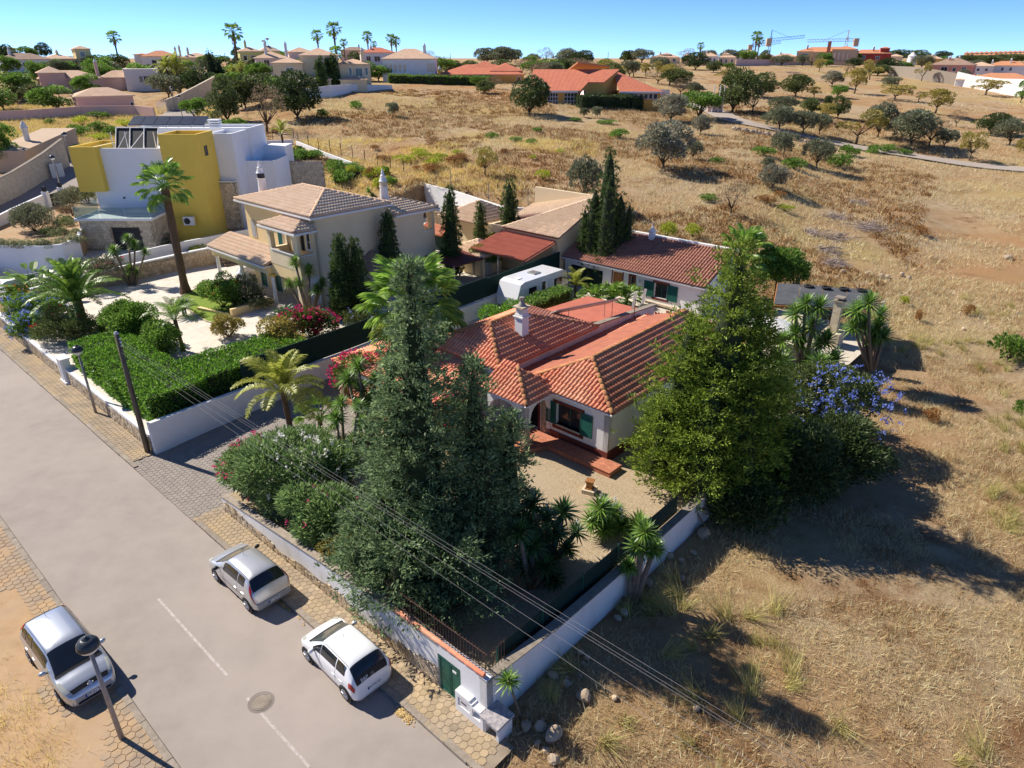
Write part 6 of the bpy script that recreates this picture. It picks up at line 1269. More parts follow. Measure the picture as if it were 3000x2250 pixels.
# fronds ------------------------------------------------------------------------------------
def feather_mesh(name, L, droop, nl, ll, lw, m, vee=.5, stem=.03, rise=.5):
    """a feather frond from the origin along +x, arching"""
    mb = MB(); pts = []; n = 12
    for i in range(n + 1): t = i / n; pts.append((L * t * (1 - .18 * t * droop), 0, L * (rise * t - droop * t * t)))
    mb.tube(pts, [stem * (1 - .85 * i / n) for i in range(n + 1)], 4); V = list(mb.v); F = list(mb.f)
    for i in range(nl):
        t = .12 + .88 * i / nl; q = t * n; k = min(int(q), n - 1); f = q - k; a = np.array(pts[k]) * (1 - f) + np.array(pts[k + 1]) * f; tg = np.array(pts[k + 1]) - np.array(pts[k]); tg = tg / np.linalg.norm(tg); le = ll * math.sin(math.pi * min(1, .12 + t * .86)) ** .6 * RNG.uniform(.85, 1.1)
        for s in (1, -1):
            d = tg * .55 + np.array([0, s * 1.0, vee * RNG.uniform(.3, 1.1)]); d = d / np.linalg.norm(d); mid = a + d * le * .55; tip = a + d * le + np.array([0, 0, -le * .38]); sd = tg * lw * .5; o = len(V); V += [tuple(a - sd * .6), tuple(mid - sd), tuple(tip), tuple(mid + sd), tuple(a + sd * .6)]; F.append((o, o + 1, o + 2, o + 3, o + 4))
    return mesh_from(name, V, F, m, (0, 0, 0))
def fan_mesh(name, pet, R, m, nb=26, fold=.25, droop=.35, spread=2.5):
    """petiole along +x carrying a pleated fan of blades whose tips hang"""
    mb = MB(); mb.tube([(0, 0, 0), (pet * .5, 0, pet * .06), (pet, 0, 0)], [.035, .025, .02], 4); V = list(mb.v); F = list(mb.f)
    for i in range(nb):
        a = -spread / 2 + spread * i / (nb - 1); w = spread / nb * .62; l = R * (1 - .12 * abs(a) / spread * 2) * RNG.uniform(.92, 1.05); o = len(V)
        p = lambda r, b, z: (pet + r * math.cos(b), r * math.sin(b), z)
        V += [(pet, 0, 0), p(l * .6, a - w * .8, -droop * l * .16), p(l * .6, a, fold * l * .12 - droop * l * .16), p(l * .6, a + w * .8, -droop * l * .16), p(l * .86, a + RNG.uniform(-.05, .05), -droop * l * .42), p(l, a + RNG.uniform(-.1, .1), -droop * l * .95)]
        F += [(o, o + 1, o + 2), (o, o + 2, o + 3), (o + 1, o + 4, o + 2), (o + 2, o + 4, o + 3), (o + 1, o + 5, o + 4)]
    return mesh_from(name, V, F, m, (0, 0, 0))
def put(name, me, parent, loc, yaw, pitch, sc=1.0, roll=0.0):
    o = bpy.data.objects.new(name, me); COL.objects.link(o); o.parent = parent; o.location = loc; o.rotation_euler = (roll, -pitch, yaw); o.scale = (sc, sc, sc); return o
FR = {}
FR['queen'] = feather_mesh('frond', 2.6, .62, 46, .62, .05, LM['paleplm'], .7, .035, .62); FR['phoenix'] = feather_mesh('frond', 2.5, .55, 44, .42, .05, LM['palm'], .6, .04, .6); FR['thin'] = feather_mesh('frond', 1.7, .75, 30, .35, .03, LM['palm'], .4, .02, .8); FR['cycad'] = feather_mesh('frond', .95, .55, 30, .16, .022, LM['yuccad'], .3, .015, .5)
FR['fan'] = fan_mesh('fan_frond', 1.0, .95, LM['fan']); FR['fans'] = fan_mesh('fan_frond', .8, .7, LM['palm'], 20, .25, .5); FR['dead'] = fan_mesh('dead_frond', .8, .8, LM['deadfrond'], 14, .3, .6, 1.3)
def palm(name, label, P, h, lean, frond, nf, fm, r=.2, sc=1.0, dead=0, group=None, tm=None, up=(1.25, -.5), bulge=1.0):
    o = thing(name, P, label, 'palm', group); x, y, z = P; top = (lean[0], lean[1], h); mb = MB(); n = 10; pts = [(x + lean[0] * (i / n) ** 1.5, y + lean[1] * (i / n) ** 1.5, z - .1 + (h + .1) * i / n) for i in range(n + 1)]; rr = [r * (1 + .75 * bulge * max(0, 1 - i * 1.6) + .12 * (i % 2)) for i in range(n + 1)]
    mb.tube(pts, rr, 10); tk = obj('trunk', mb, tm or MT['palmbark'], o, smooth=False)
    for i in range(nf):
        f = i / max(1, nf - 1); put(name_of(frond), FR[frond], o, (top[0] + .08 * math.cos(i * 2.4), top[1] + .08 * math.sin(i * 2.4), top[2]), i * 2.399 + random.uniform(-.2, .2), up[0] + (up[1] - up[0]) * f ** 1.1 + random.uniform(-.12, .12), sc * random.uniform(.85, 1.1), random.uniform(-.25, .25))
    for i in range(dead): put('dead_frond', FR['dead'], o, (top[0] + r * .7 * math.cos(i * 2.4), top[1] + r * .7 * math.sin(i * 2.4), top[2] - .15 - i / max(1, dead) * .9), i * 2.399, -1.15 - random.uniform(0, .3), sc * random.uniform(.7, 1.0))
    return o
def name_of(f): return 'fan_frond' if f in ('fan', 'fans') else 'frond'
def rosette_mesh(name, n, L, w, m, lo=-.5):
    V = []; F = []
    for i in range(n):
        a = i * 2.399; e = 1.45 - (1.45 - lo) * (i / n) ** .9; d = np.array([math.cos(a) * math.cos(e), math.sin(a) * math.cos(e), math.sin(e)]); s = np.array([-math.sin(a), math.cos(a), 0]); l = L * RNG.uniform(.8, 1.1); b = d * .05; m1 = d * l * .5; tp = d * l + np.array([0, 0, -.12 * l]); o = len(V)
        V += [tuple(b - s * w * .3), tuple(m1 - s * w * .5), tuple(tp), tuple(m1 + s * w * .5), tuple(b + s * w * .3)]; F.append((o, o + 1, o + 2, o + 3, o + 4))
    return mesh_from(name, V, F, m, (0, 0, 0))
RS = {'y': rosette_mesh('leaf_rosette', 110, .74, .075, LM['yucca']), 'd': rosette_mesh('leaf_rosette', 80, .75, .08, LM['yuccad']), 's': rosette_mesh('leaf_rosette', 60, .5, .05, LM['yucca'])}
def yucca(label, P, heads, kind='y', r=.09, group=None, sc=1.0, spike=0):
    """heads: (dx, dy, z) tips of the stems"""
    o = thing('yucca', P, label, 'yucca', group)
    for h in heads:
        mb = MB(); mb.tube([(P[0] + h[0] * .15, P[1] + h[1] * .15, P[2] - .1), (P[0] + h[0] * .55, P[1] + h[1] * .55, P[2] + h[2] * .45), (P[0] + h[0], P[1] + h[1], P[2] + h[2])], [r * 1.4, r, r * .8], 7); obj('stem', mb, MT['barkpale'], o, smooth=True)
        put('leaf_rosette', RS[kind], o, h, random.uniform(0, 6), random.uniform(-.15, .15), sc * random.uniform(.85, 1.15))
        if spike and random.random() < .5:
            V, F = leaf_quads(np.array([[P[0] + h[0], P[1] + h[1], P[2] + h[2] + .5 * sc]] * 30) + RNG.normal(size=(30, 3)) * np.array([.05, .05, .18]), unit(30), .09, .06); tag(npobj('flower_spike', V, F, LM['whitefl'], o), kind='stuff')
    return o
def heads_px(P, L):
    """stem tips from photo pixels, at the plant's distance"""
    out = []
    for u, v in L:
        d = ray(u, v); k = (P[1] + RNG.uniform(-.35, .35)) / d[1]; out.append((d[0] * k - P[0], d[1] * k - P[1], max(.2, CAM_H + d[2] * k - P[2])))
    return out
# conifers ------------------------------------------------------------------------------------
def conifer(name, label, P, spires, lm, tuft=.33, per=15, l=.30, w=.085, dens=9, up=.5, bark=None, cat='tree', group=None, inner=.35, lump=.25, limb=False):
    """spires: (dx, dy, z0, z1, radius, power); sprays in tufts on uneven cones, or along limbs"""
    o = thing(name, P, label, cat, group); C = []; D = []; mb = MB()
    for (dx, dy, z0, z1, R, pw) in spires:
        if limb:
            for i in range(int(dens * (z1 - z0) * (.55 + R * .3))):
                f = RNG.uniform(0, 1) ** .95; a = RNG.uniform(0, 6.283); L = R * min((1 - f) ** pw, .7 + f * 2) * RNG.uniform(.55, 1.15) * (1 + .22 * math.sin(a * 3 + f * 9 + dx * 2)) + .15; k = max(3, int(L / .2)); el = up + RNG.uniform(-.25, .25) + f * .6
                for j in range(k):
                    q = .25 + .75 * (j + RNG.uniform(0, 1)) / k; r = L * q; sw = RNG.normal() * .16 * L * q
                    C.append((P[0] + dx + r * math.cos(a) - sw * math.sin(a), P[1] + dy + r * math.sin(a) + sw * math.cos(a), P[2] + z0 + (z1 - z0) * f + r * el * (1 - .35 * q) + RNG.normal() * .05)); D.append((math.cos(a), math.sin(a), el + .35))
                if i % 3 == 0: mb.tube([(P[0] + dx, P[1] + dy, P[2] + z0 + (z1 - z0) * f), (P[0] + dx + L * .8 * math.cos(a), P[1] + dy + L * .8 * math.sin(a), P[2] + z0 + (z1 - z0) * f + L * .8 * el * .75)], [.035, .01], 3, False)
        n = int((dens if not limb else 10) * math.pi * R * math.hypot(R, z1 - z0) * .9); zt_ = RNG.uniform(0, 1, n * 3); keep = RNG.uniform(0, 1, n * 3) < np.maximum((1 - zt_) ** pw, .07); zt_ = zt_[keep][:n]; n = len(zt_); a = RNG.uniform(0, 2 * math.pi, n)
        prof = R * np.minimum((1 - zt_) ** pw, .62 + zt_ * 2.6) * (1 + lump * np.sin(a * 3 + zt_ * 17 + dx) * np.sin(zt_ * 31 + a * 2)) * RNG.uniform(1 - inner, 1.05, n) * (.9 if limb else 1)
        C += np.stack([P[0] + dx + prof * np.cos(a), P[1] + dy + prof * np.sin(a), P[2] + z0 + (z1 - z0) * zt_], 1).tolist(); D += np.stack([np.cos(a), np.sin(a), np.full(n, up)], 1).tolist()
    C = np.array(C); D = np.array(D); C = np.repeat(C, per, 0); D = np.repeat(D, per, 0); D = D / np.linalg.norm(D, axis=1)[:, None]; jit_ = unit(len(C)) * tuft * RNG.uniform(.2, 1, len(C))[:, None]
    if limb: jit_[:, 2] *= .55
    V, F = leaf_quads(C + jit_ + D * .1, D * .8 + unit(len(C)) * .6 + jit_ / tuft * .5, l, w); V[:, 2] = np.maximum(V[:, 2], P[2] + .05); npobj('crown', V, F, lm, o)
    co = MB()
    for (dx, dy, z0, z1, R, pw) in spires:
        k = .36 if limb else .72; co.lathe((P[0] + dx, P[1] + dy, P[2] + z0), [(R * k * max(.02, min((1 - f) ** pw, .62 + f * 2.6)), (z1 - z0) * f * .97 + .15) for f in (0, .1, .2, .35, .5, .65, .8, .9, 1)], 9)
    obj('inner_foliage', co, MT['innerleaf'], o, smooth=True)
    for (dx, dy, z0, z1, R, pw) in spires: mb.tube([(P[0] + dx * .1, P[1] + dy * .1, P[2] - .2), (P[0] + dx * .7, P[1] + dy * .7, P[2] + z0 + (z1 - z0) * .25), (P[0] + dx, P[1] + dy, P[2] + z0 + (z1 - z0) * .88)], [.06 + R * .05, .04 + R * .035, .02], 7)
    obj('trunk', mb, bark or MT['bark'], o, smooth=True); return o
x, y = ST(-16.9, 14.0); P1 = (x, y, .8)
conifer('cypress_tree', 'tall blue green cypress with several spires behind the street wall', P1, [(-.2, 0, 1.2, 12.4, 2.7, .75), (-1.1, .3, 1.0, 8.8, 1.9, .65), (1.8, .3, .8, 8.7, 2.0, .65), (3.1, .5, .6, 6.6, 1.5, .7), (-1.6, -1.0, .3, 3.9, 2.0, .5), (.6, -1.3, .2, 4.2, 2.3, .5), (2.2, -.6, .3, 5.4, 1.9, .6), (-2.6, -.5, .5, 3.2, 1.2, .5), (-.6, -2.6, .4, 3.3, 2.1, .4), (1.1, -2.5, .4, 3.2, 2.0, .4), (-2.2, -2.0, .8, 2.8, 1.5, .4)], LM['conifer'], .22, 11, .19, .06, 13, .1, limb=True, inner=.5)
x, y = ST(-11.7, 27.0); P2 = (x, y, .6)
conifer('conifer_tree', 'broad yellow green conifer beside the white villa and the field wall', P2, [(.1, 0, 1.0, 11.7, 3.2, .62), (-1.5, .2, .8, 8.2, 2.5, .55), (1.5, .4, .8, 8.8, 2.6, .6), (-.7, -1.5, .6, 6.2, 2.4, .55), (1.0, -1.2, .5, 5.6, 2.5, .5), (2.6, .6, .4, 5.0, 1.9, .5), (-2.4, -.4, .6, 4.8, 1.6, .5)], LM['conifer2'], .23, 11, .21, .062, 11, .42, limb=True, inner=.5)
def cypress(u, vb, vt, w, fn, label, sp=None, lump=.2):
    P = hit(u, vb, fn) if fn else G(u, vb); h = HT(P, vt); r = w * MPP(P) / 2
    sps = sp or [(0, 0, .1, h, r, .45)]; sps = [(a * r, b * r, .1, h * hh, r * rr, .45) for a, b, hh, rr in sp] if sp else sps
    return conifer('italian_cypress', label, P, sps, LM['cypress'], .13, 10, .19, .06, 34 if w < 140 else 15, 1.6, inner=.3, group='slim Italian cypresses', lump=lump)
cypress(1030, 935, 685, 105, YARDY, 'twin topped Italian cypress against the shaded end wall of the yellow house', [(-.25, 0, 1, .75), (.5, .2, .93, .7), (-.5, 0, .7, .6)])
cypress(1150, 860, 615, 66, YARDY, 'stout Italian cypress by the corner of the yellow house wing'); cypress(1254, 800, 680, 34, YARDY, 'short slim Italian cypress beside the maroon awning'); cypress(1326, 815, 548, 64, YARDY, 'very tall pencil slim Italian cypress next to the shelter'); cypress(1410, 770, 590, 46, YARDY, 'thin Italian cypress in front of the hipped pool house'); cypress(1492, 765, 530, 72, YARDY, 'thick pencil shaped Italian cypress before the red lean-to roof')
cypress(1765, 832, 432, 150, YARDR, 'huge dark Italian cypress with side lobes in front of the guest house', [(0, 0, 1, .62), (-.45, 0, .72, .55), (.5, 0, .68, .55), (0, -.4, .8, .6), (.85, 0, .62, .3), (-.8, .1, .58, .3)], .3)
# palms ------------------------------------------------------------------------------------
P = hit(545, 858, YARDY); palm('fan_palm', 'tall fan palm with swollen base on the pale drive of the yellow house', P, HT(P, 545), (.1, 0), 'fan', 30, None, .3, 1.15, 0, up=(1.3, -.75))
P = (*ST(-30.2, 24.6), .8); palm('skirted_fan_palm', 'big fan palm with a skirt of dead fronds behind the cypress', P, HT(P, 905), (0, 0), 'fan', 46, None, .3, 1.75, 44, up=(1.4, -.55))
P = hit(865, 1335, lambda s, t: DRIVE(s, t)); palm('feather_palm', 'drooping yellow green feather palm at the end of the driveway', P, HT(P, 1145), (-.1, 0), 'queen', 22, None, .14, 1.0, 0, up=(1.2, -.5))
P = hit(537, 1028, YARDY); palm('young_feather_palm', 'slender young palm with wispy arching fronds beside the timber rail', P, HT(P, 935), (-.1, 0), 'thin', 16, None, .12, 1.25, 0, up=(1.0, -.2))
P = hit(250, 965, YARDY); palm('date_palm', 'broad date palm with arching dark green fronds by the lawn', P, HT(P, 880), (0, 0), 'phoenix', 34, None, .3, 1.45, 0, up=(1.25, -.35))
for u, v, l in ((542, 925, 'low cycad at the lawn edge near the palm foot'), (690, 905, 'cycad with stiff dark fronds beside the flowering shrub'), (838, 950, 'cycad with stiff dark fronds at the corner of the yellow house')):
    P = hit(u, v, YARDY); palm('cycad', l, P, .5, (0, 0), 'cycad', 34, None, .16, 1.25, up=(1.1, -.1), bulge=.2)
P = (*ST(-22.8, 54), 1.8); palm('fan_palm', 'fan palm rising behind the tip of the yellow green conifer', P, HT(P, 745), (0, 0), 'fan', 28, None, .25, 1.35, up=(1.35, -.6))
P = hit(1685, 880, YARDR); palm('feather_palm', 'small yellowish feather palm beside the caravan', P, HT(P, 835), (0, 0), 'queen', 14, None, .1, .62, up=(1.2, -.4))
for u, v, s in ((1740, 905, .95), (1790, 900, 1.0), (1835, 895, .8)): P = hit(u, v, YARDR); palm('dwarf_fan_palm', 'bushy bright green dwarf fan palm in front of the guest house', P, .6, (0, 0), 'fans', 22, None, .12, s * 1.15, up=(1.35, -.1), group='dwarf fan palms by the guest house')
P = hit(945, 1290, lambda s, t: .6); palm('dwarf_fan_palm', 'dark dwarf fan palm below the feather palm by the driveway', P, 1.4, (0, 0), 'fans', 20, None, .12, .9, up=(1.3, -.4))
for u, v, vt, s, l in ((833, 452, 388, .75, 'small palm on the terraced garden of the modern house'),): P = G(u, v); palm('feather_palm', l, P, HT(P, vt), (0, 0), 'queen', 12, None, .13, .8, up=(1.2, -.3))
# yuccas ------------------------------------------------------------------------------------
P = hit(905, 925, YARDY); yucca('tall multi headed yucca at the corner of the yellow house', P, heads_px(P, ((865, 770), (875, 830), (848, 832), (905, 795), (945, 830), (930, 850))), 'y', .1, sc=.95)
P = hit(385, 835, YARDY); yucca('tall yucca with several heads in front of the stone garage', P, heads_px(P, ((375, 700), (335, 735), (425, 740), (395, 720), (380, 790), (400, 800), (375, 815))), 'y', .09)
P = hit(1085, 1345, YARDR); yucca('branching yucca by the stone veranda column', P, heads_px(P, ((1050, 1075), (1100, 1110), (1130, 1150), (1020, 1110), (1085, 1180), (1140, 1060), (1060, 1140))), 'y', .09, sc=.95)
P = hit(1010, 1420, YARDR); yucca('leaning yucca with many heads above the gravel near the driveway', P, heads_px(P, ((1060, 1240), (1050, 1190), (1000, 1180), (960, 1290), (1040, 1290), (985, 1225))), 'y', .08, sc=.8)
P = hit(960, 1400, YARDR); yucca('low clump of small yuccas beside the oleander', P, heads_px(P, ((900, 1280), (930, 1330), (965, 1310), (1000, 1300), (880, 1330), (1040, 1320), (960, 1370), (1060, 1340))), 's', .05, sc=1.15)
P = hit(1790, 1560, YARDR); yucca('big yucca clump with pale flower spikes inside the field wall', P, heads_px(P, ((1760, 1490), (1800, 1500), (1735, 1530), (1820, 1540), (1770, 1550), (1870, 1540), (1790, 1520))), 'y', .1, spike=1)
P = (*ST(-10.2, 18.4), .0); yucca('yucca leaning over the outside of the white field wall', P, heads_px(P, ((1890, 1560), (1915, 1610), (1840, 1660), (1770, 1730), (1870, 1600))), 'y', .12, sc=.9)
P = hit(1610, 1640, YARDR); yucca('shaded yucca group with several heads under the cypress', P, heads_px(P, ((1560, 1480), (1600, 1520), (1650, 1500), (1630, 1560), (1580, 1580), (1690, 1560), (1540, 1540), (1660, 1610), (1600, 1640))), 'd', .1, spike=1)
P = hit(1560, 1720, YARDR); yucca('dark yucca stems in the shade beside the mesh fence', P, heads_px(P, ((1520, 1560), (1560, 1600), (1600, 1660), (1620, 1700), (1540, 1660))), 'd', .1)
P = (*ST(-9.9, 11.6), .0); yucca('single small yucca at the end of the meter box', P, heads_px(P, ((1490, 1995),)), 's', .045, sc=1.2, spike=1)
P = (*ST(-10.0, 24.6), .0); yucca('small dark yucca against the field wall below the conifer', P, heads_px(P, ((2030, 1485),)), 'd', .05, sc=.6)
for (u, v), hs, l in (((2350, 1090), ((2290, 1000), (2330, 980), (2380, 960), (2350, 1010), (2400, 1010), (2300, 1050), (2440, 1060), (2370, 1060), (2420, 1000), (2330, 920), (2400, 900), (2360, 890)), 'wide yucca thicket with many heads beside the pergola'), ((2560, 1080), ((2510, 910), (2545, 890), (2580, 920), (2530, 950), (2570, 960), (2555, 990), (2500, 960), (2590, 985)), 'yucca thicket on the field side of the barbecue chimney'), ((2340, 1170), ((2340, 1120), (2400, 1070), (2290, 1070)), 'yucca heads poking through the blue plumbago')):
    P = GZ(u, v, .9); yucca(l, P, heads_px(P, hs), 'y', .1, spike=1, sc=1.4)
P = hit(1150, 1080, YARDR)
for u, v, hs, l in ((1130, 590, ((1080, 560), (1092, 575), (1075, 590)), 'spiky yucca by the dark garden screen'), (1230, 560, ((1230, 545),), 'spiky dragon plant by the white field wall')): P = GZ(u, v, 4.3); yucca(l, P, heads_px(P, hs), 'y', .08, sc=.8)
# strelitzia at the entrance: paddle leaves
def paddle_plant(label, P, n, H, spread, m):
    o = thing('paddle_leaf_plant', P, label, 'plant')
    for i in range(n):
        a = i * 2.399; r = spread * (.25 + .75 * (i / n)); h = H * RNG.uniform(.45, 1.0); b = (P[0], P[1], P[2]); t = (P[0] + r * math.cos(a) * .6, P[1] + r * math.sin(a) * .6, P[2] + h * .7); L = RNG.uniform(.8, 1.2) * H * .38; d = np.array([math.cos(a), math.sin(a), RNG.uniform(-.1, .9)]); d /= np.linalg.norm(d); s = np.array([-math.sin(a), math.cos(a), 0]) * L * .22; T_ = np.array(t); mb = MB(); mb.tube([b, ((b[0] * 1.2 + t[0] * .8) / 2, (b[1] * 1.2 + t[1] * .8) / 2, b[2] + h * .4), t], [.05, .035, .02], 5)
        k = [tuple(T_), tuple(T_ + d * L * .3 - s + [0, 0, .05]), tuple(T_ + d * L * .7 - s * .9 + [0, 0, .03]), tuple(T_ + d * L - [0, 0, L * .15]), tuple(T_ + d * L * .7 + s * .9 + [0, 0, .03]), tuple(T_ + d * L * .3 + s + [0, 0, .05]), tuple(T_ + d * L * .35), tuple(T_ + d * L * .7)]; q = len(mb.v); mb.v += k
        for f in ((0, 1, 6), (1, 2, 7, 6), (2, 3, 7), (3, 4, 7), (4, 5, 6, 7), (5, 0, 6)): mb.face([q + z for z in f])
        obj('leaf', mb, m, o)
    return o
P = hit(110, 880, YARDY); paddle_plant('giant strelitzia with torn paddle leaves beside the white entrance pier', P, 22, 3.6, 2.6, LM['fan'])
P = GZ(2330, 1030, 1.2); paddle_plant('banana plant with pale paddle leaves by the parasol', P, 10, 2.6, 1.4, LM['lime'])
# shrubs in the gardens ------------------------------------------------------------------------
P = (*ST(-24.6, 12.9), .75); ol = bush('oleander', 'large oleander with white and pink flowers overhanging the street wall', P, (2.6, 1.9, 1.75), 22, 150, .26, .06, LM['oleander'], k=.45, low=-.7)
Bo = subblobs((P[0], P[1], P[2] + 1.6), (2.5, 1.8, 1.7), 26, .42); blossoms(ol, [b for b in Bo if b[0] > P[0] - 1.0 and b[2] > P[2] + 1.2], 150, .14, LM['whitefl'])
P = (*ST(-26.9, 12.0), .6); o2 = bush('oleander', 'pink flowering oleander at the driveway corner of the street wall', P, (1.3, 1.3, 1.5), 12, 150, .26, .06, LM['oleander'], low=-.8, fl=(90, .14), flm=LM['pinkfl'])
P = (*ST(-21.7, 12.3), .8); bush('oleander', 'shaded oleander with a few pink flowers next to the tall cypress', P, (1.9, 1.5, 1.3), 14, 150, .26, .06, LM['oleander'], fl=(34, .1), flm=LM['pinkfl'], low=-.8)
P = (*ST(-18.9, 11.6), .9); bush('flowering_shrub', 'yellowing shrub with orange flowers spilling over the street wall', P, (1.3, .9, .75), 12, 160, .12, .07, LM['almond'], fl=(9, .09), flm=LM['redfl'])
def hedge(name, label, boxes, dens, l, w, lm, fr=FS, rough=.12, group=None):
    """clipped hedge of leaf-covered blocks (x0, x1, y0, y1, z0, z1) in a frame"""
    b0 = boxes[0]; o = thing(name, fr.W((b0[0] + b0[1]) / 2, (b0[2] + b0[3]) / 2, b0[4]), label, 'hedge', group); CC = []; DD = []; core = MB(fr)
    for x0, x1, y0, y1, z0, z1 in boxes:
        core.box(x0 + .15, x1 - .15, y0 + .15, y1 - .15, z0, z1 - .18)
        for (n_, ax) in ((np.array([0, 0, 1.]), 'z'), (np.array([0, -1., 0]), 'y0'), (np.array([0, 1., 0]), 'y1'), (np.array([-1., 0, 0]), 'x0'), (np.array([1., 0, 0]), 'x1')):
            A = (x1 - x0) * (y1 - y0) if ax == 'z' else (x1 - x0) * (z1 - z0) if ax[0] == 'y' else (y1 - y0) * (z1 - z0); n = int(A * dens); X = RNG.uniform(x0, x1, n); Y = RNG.uniform(y0, y1, n); Z = RNG.uniform(z0, z1, n)
            if ax == 'z': Z = np.full(n, z1)
            elif ax == 'y0': Y = np.full(n, y0)
            elif ax == 'y1': Y = np.full(n, y1)
            elif ax == 'x0': X = np.full(n, x0)
            else: X = np.full(n, x1)
            bmp = (vnoise(X * 1.0 + Z, Y + Z * .7, .8) - .5) * rough * 2.4; C = np.stack([X, Y, Z], 1) + n_ * (bmp + RNG.uniform(-rough, rough * .4, n))[:, None] - n_ * .08; CC.append(C); DD.append(n_ * .8 + unit(n) * .9 + np.array([0, 0, .25]))
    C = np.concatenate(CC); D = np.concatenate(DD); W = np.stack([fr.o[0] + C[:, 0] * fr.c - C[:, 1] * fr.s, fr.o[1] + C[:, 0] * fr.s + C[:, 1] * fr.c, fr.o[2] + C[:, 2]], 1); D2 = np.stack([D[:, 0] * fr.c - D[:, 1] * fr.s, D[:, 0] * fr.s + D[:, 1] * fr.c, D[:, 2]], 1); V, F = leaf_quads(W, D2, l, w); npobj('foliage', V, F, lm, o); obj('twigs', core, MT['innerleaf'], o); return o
hedge('clipped_hedge', 'long thick clipped bright green hedge behind the stone street wall', [(-48.0, -36.0, 11.0, 14.3, .9, 3.0), (-39.6, -36.0, 14.2, 21.2, 1.0, 3.15), (-47.0, -44.0, 14.0, 14.9, 1.0, 2.8)], 230, .15, .085, LM['hedge'])
P = hit(1500, 950, YARDR)
hedge('clipped_hedge', 'dark clipped hedge in front of the caravan behind the red roof', [(-31.6, -30.2, 34.4, 40.5, 1.0, 3.3)], 150, .17, .1, LM['green'])
P = (*ST(-30.9, 33.4), 1.0); bush('clipped_shrub', 'rounded feathery evergreen shrub at the end of the dark hedge', P, (1.5, 1.4, 1.6), 14, 120, .2, .06, LM['hedge'], up=.8, k=.4)
P = (*ST(-61.0, 11.9), 1.0); pb2 = bush('plumbago', 'blue flowering plumbago trailing over the street wall near its far end', P, (2.4, 1.0, 1.0), 16, 140, .14, .08, LM['green'], fl=(150, .12), flm=LM['blue'], low=-.9)
P = (*ST(-57.2, 11.2), .7); bush('plumbago', 'blue plumbago cascade down the stone wall beside the red shrub', P, (1.5, .9, 1.0), 12, 140, .14, .08, LM['green'], fl=(110, .12), flm=LM['blue'], low=-.9)
P = (*ST(-64.6, 12.4), 1.2); bush('flowering_shrub', 'orange and blue flowering shrub in the corner of the street wall', P, (1.4, .9, .8), 9, 130, .14, .08, LM['green'], fl=(40, .12), flm=LM['orangefl'])
P = (*ST(-53.2, 12.6), 1.1); bush('flowering_shrub', 'dense green shrub dotted with red flowers next to the clipped hedge', P, (2.3, 1.7, 1.25), 18, 150, .13, .07, LM['carob'], fl=(26, .11), flm=LM['redfl'])
P = hit(395, 1010, YARDY); bush('citrus_tree', 'leafy citrus bush behind the hedge at the lawn edge', P, (1.7, 1.6, 1.5), 16, 130, .16, .09, LM['green'])
P = hit(465, 1055, YARDY); bush('citrus_tree', 'dark leafy citrus bush beside the wispy young palm', P, (1.5, 1.4, 1.3), 14, 130, .16, .09, LM['green'])
P = hit(672, 985, YARDY); bush('round_shrub', 'ball shaped shrub with yellow tips on the pale drive', P, (1.0, 1.0, .85), 14, 190, .12, .08, LM['almond'], k=.4)
P = hit(655, 900, YARDY); bush('flowering_shrub', 'large green shrub with small red flowers on the lawn edge', P, (1.4, 1.3, 1.35), 14, 130, .14, .08, LM['green'], fl=(20, .09), flm=LM['redfl'])
P = hit(720, 885, YARDY); bush('spiky_shrub', 'spiky strap leaved shrub in front of the porch columns', P, (1.5, 1.3, .9), 10, 90, .5, .06, LM['olive'], up=1.1, rnd=.5)
P = hit(750, 900, YARDY); bush('low_shrub', 'low grey green shrub in the yellow planter', P, (1.2, .9, .5), 9, 150, .16, .06, LM['rosemary'])
P = hit(905, 990, YARDY); bush('bougainvillea', 'bright magenta bougainvillea mound behind the green screen', P, (1.8, 1.3, 1.05), 14, 130, .14, .09, LM['bougleaf'], fl=(190, .13), flm=LM['magenta'])
P = hit(820, 1040, YARDY); bush('flowering_shrub', 'yellow flowering shrub at the hedge end by the drooping palm', P, (1.5, 1.3, 1.2), 12, 110, .16, .09, LM['almond'], fl=(30, .1), flm=LM['yelfl'])
P = hit(1050, 965, YARDY); bush('low_shrub', 'pale blue flowering shrub along the green screen', P, (1.6, .8, .7), 9, 110, .15, .08, LM['carob'], fl=(26, .09), flm=LM['blue'])
P = (*ST(-30.5, 21.2), .9); bush('bougainvillea', 'crimson bougainvillea climbing the veranda corner', P, (2.0, 1.0, 1.5), 14, 70, .16, .1, LM['bougleaf'], fl=(170, .14), flm=LM['magenta'], lift=.3)
P = (*ST(-22.9, 20.8), .9); bush('bougainvillea', 'crimson bougainvillea behind the cypress at the veranda end', P, (1.5, .9, 1.4), 10, 70, .16, .1, LM['bougleaf'], fl=(90, .14), flm=LM['magenta'])
P = hit(1400, 800, YARDY); bush('flowering_shrub', 'leafy shrub with yellow flowers hanging over the green screen', P, (1.8, 1.2, 1.1), 12, 110, .18, .1, LM['green'], fl=(16, .14), flm=LM['yelfl'], lift=.5)
P = hit(1460, 775, YARDY); bush('lime_shrub', 'lime green shrub between the cypresses and the green screen', P, (1.4, 1.0, 1.6), 12, 110, .18, .09, LM['lime'])
for u, v, l in ((600, 660, 'pink flowering oleander against the white drive wall of the modern house'),): P = GZ(u, v, 3.2); bush('oleander', l, P, (2.4, 1.4, 1.5), 16, 110, .24, .07, LM['oleander'], fl=(120, .13), flm=LM['pinkfl'])
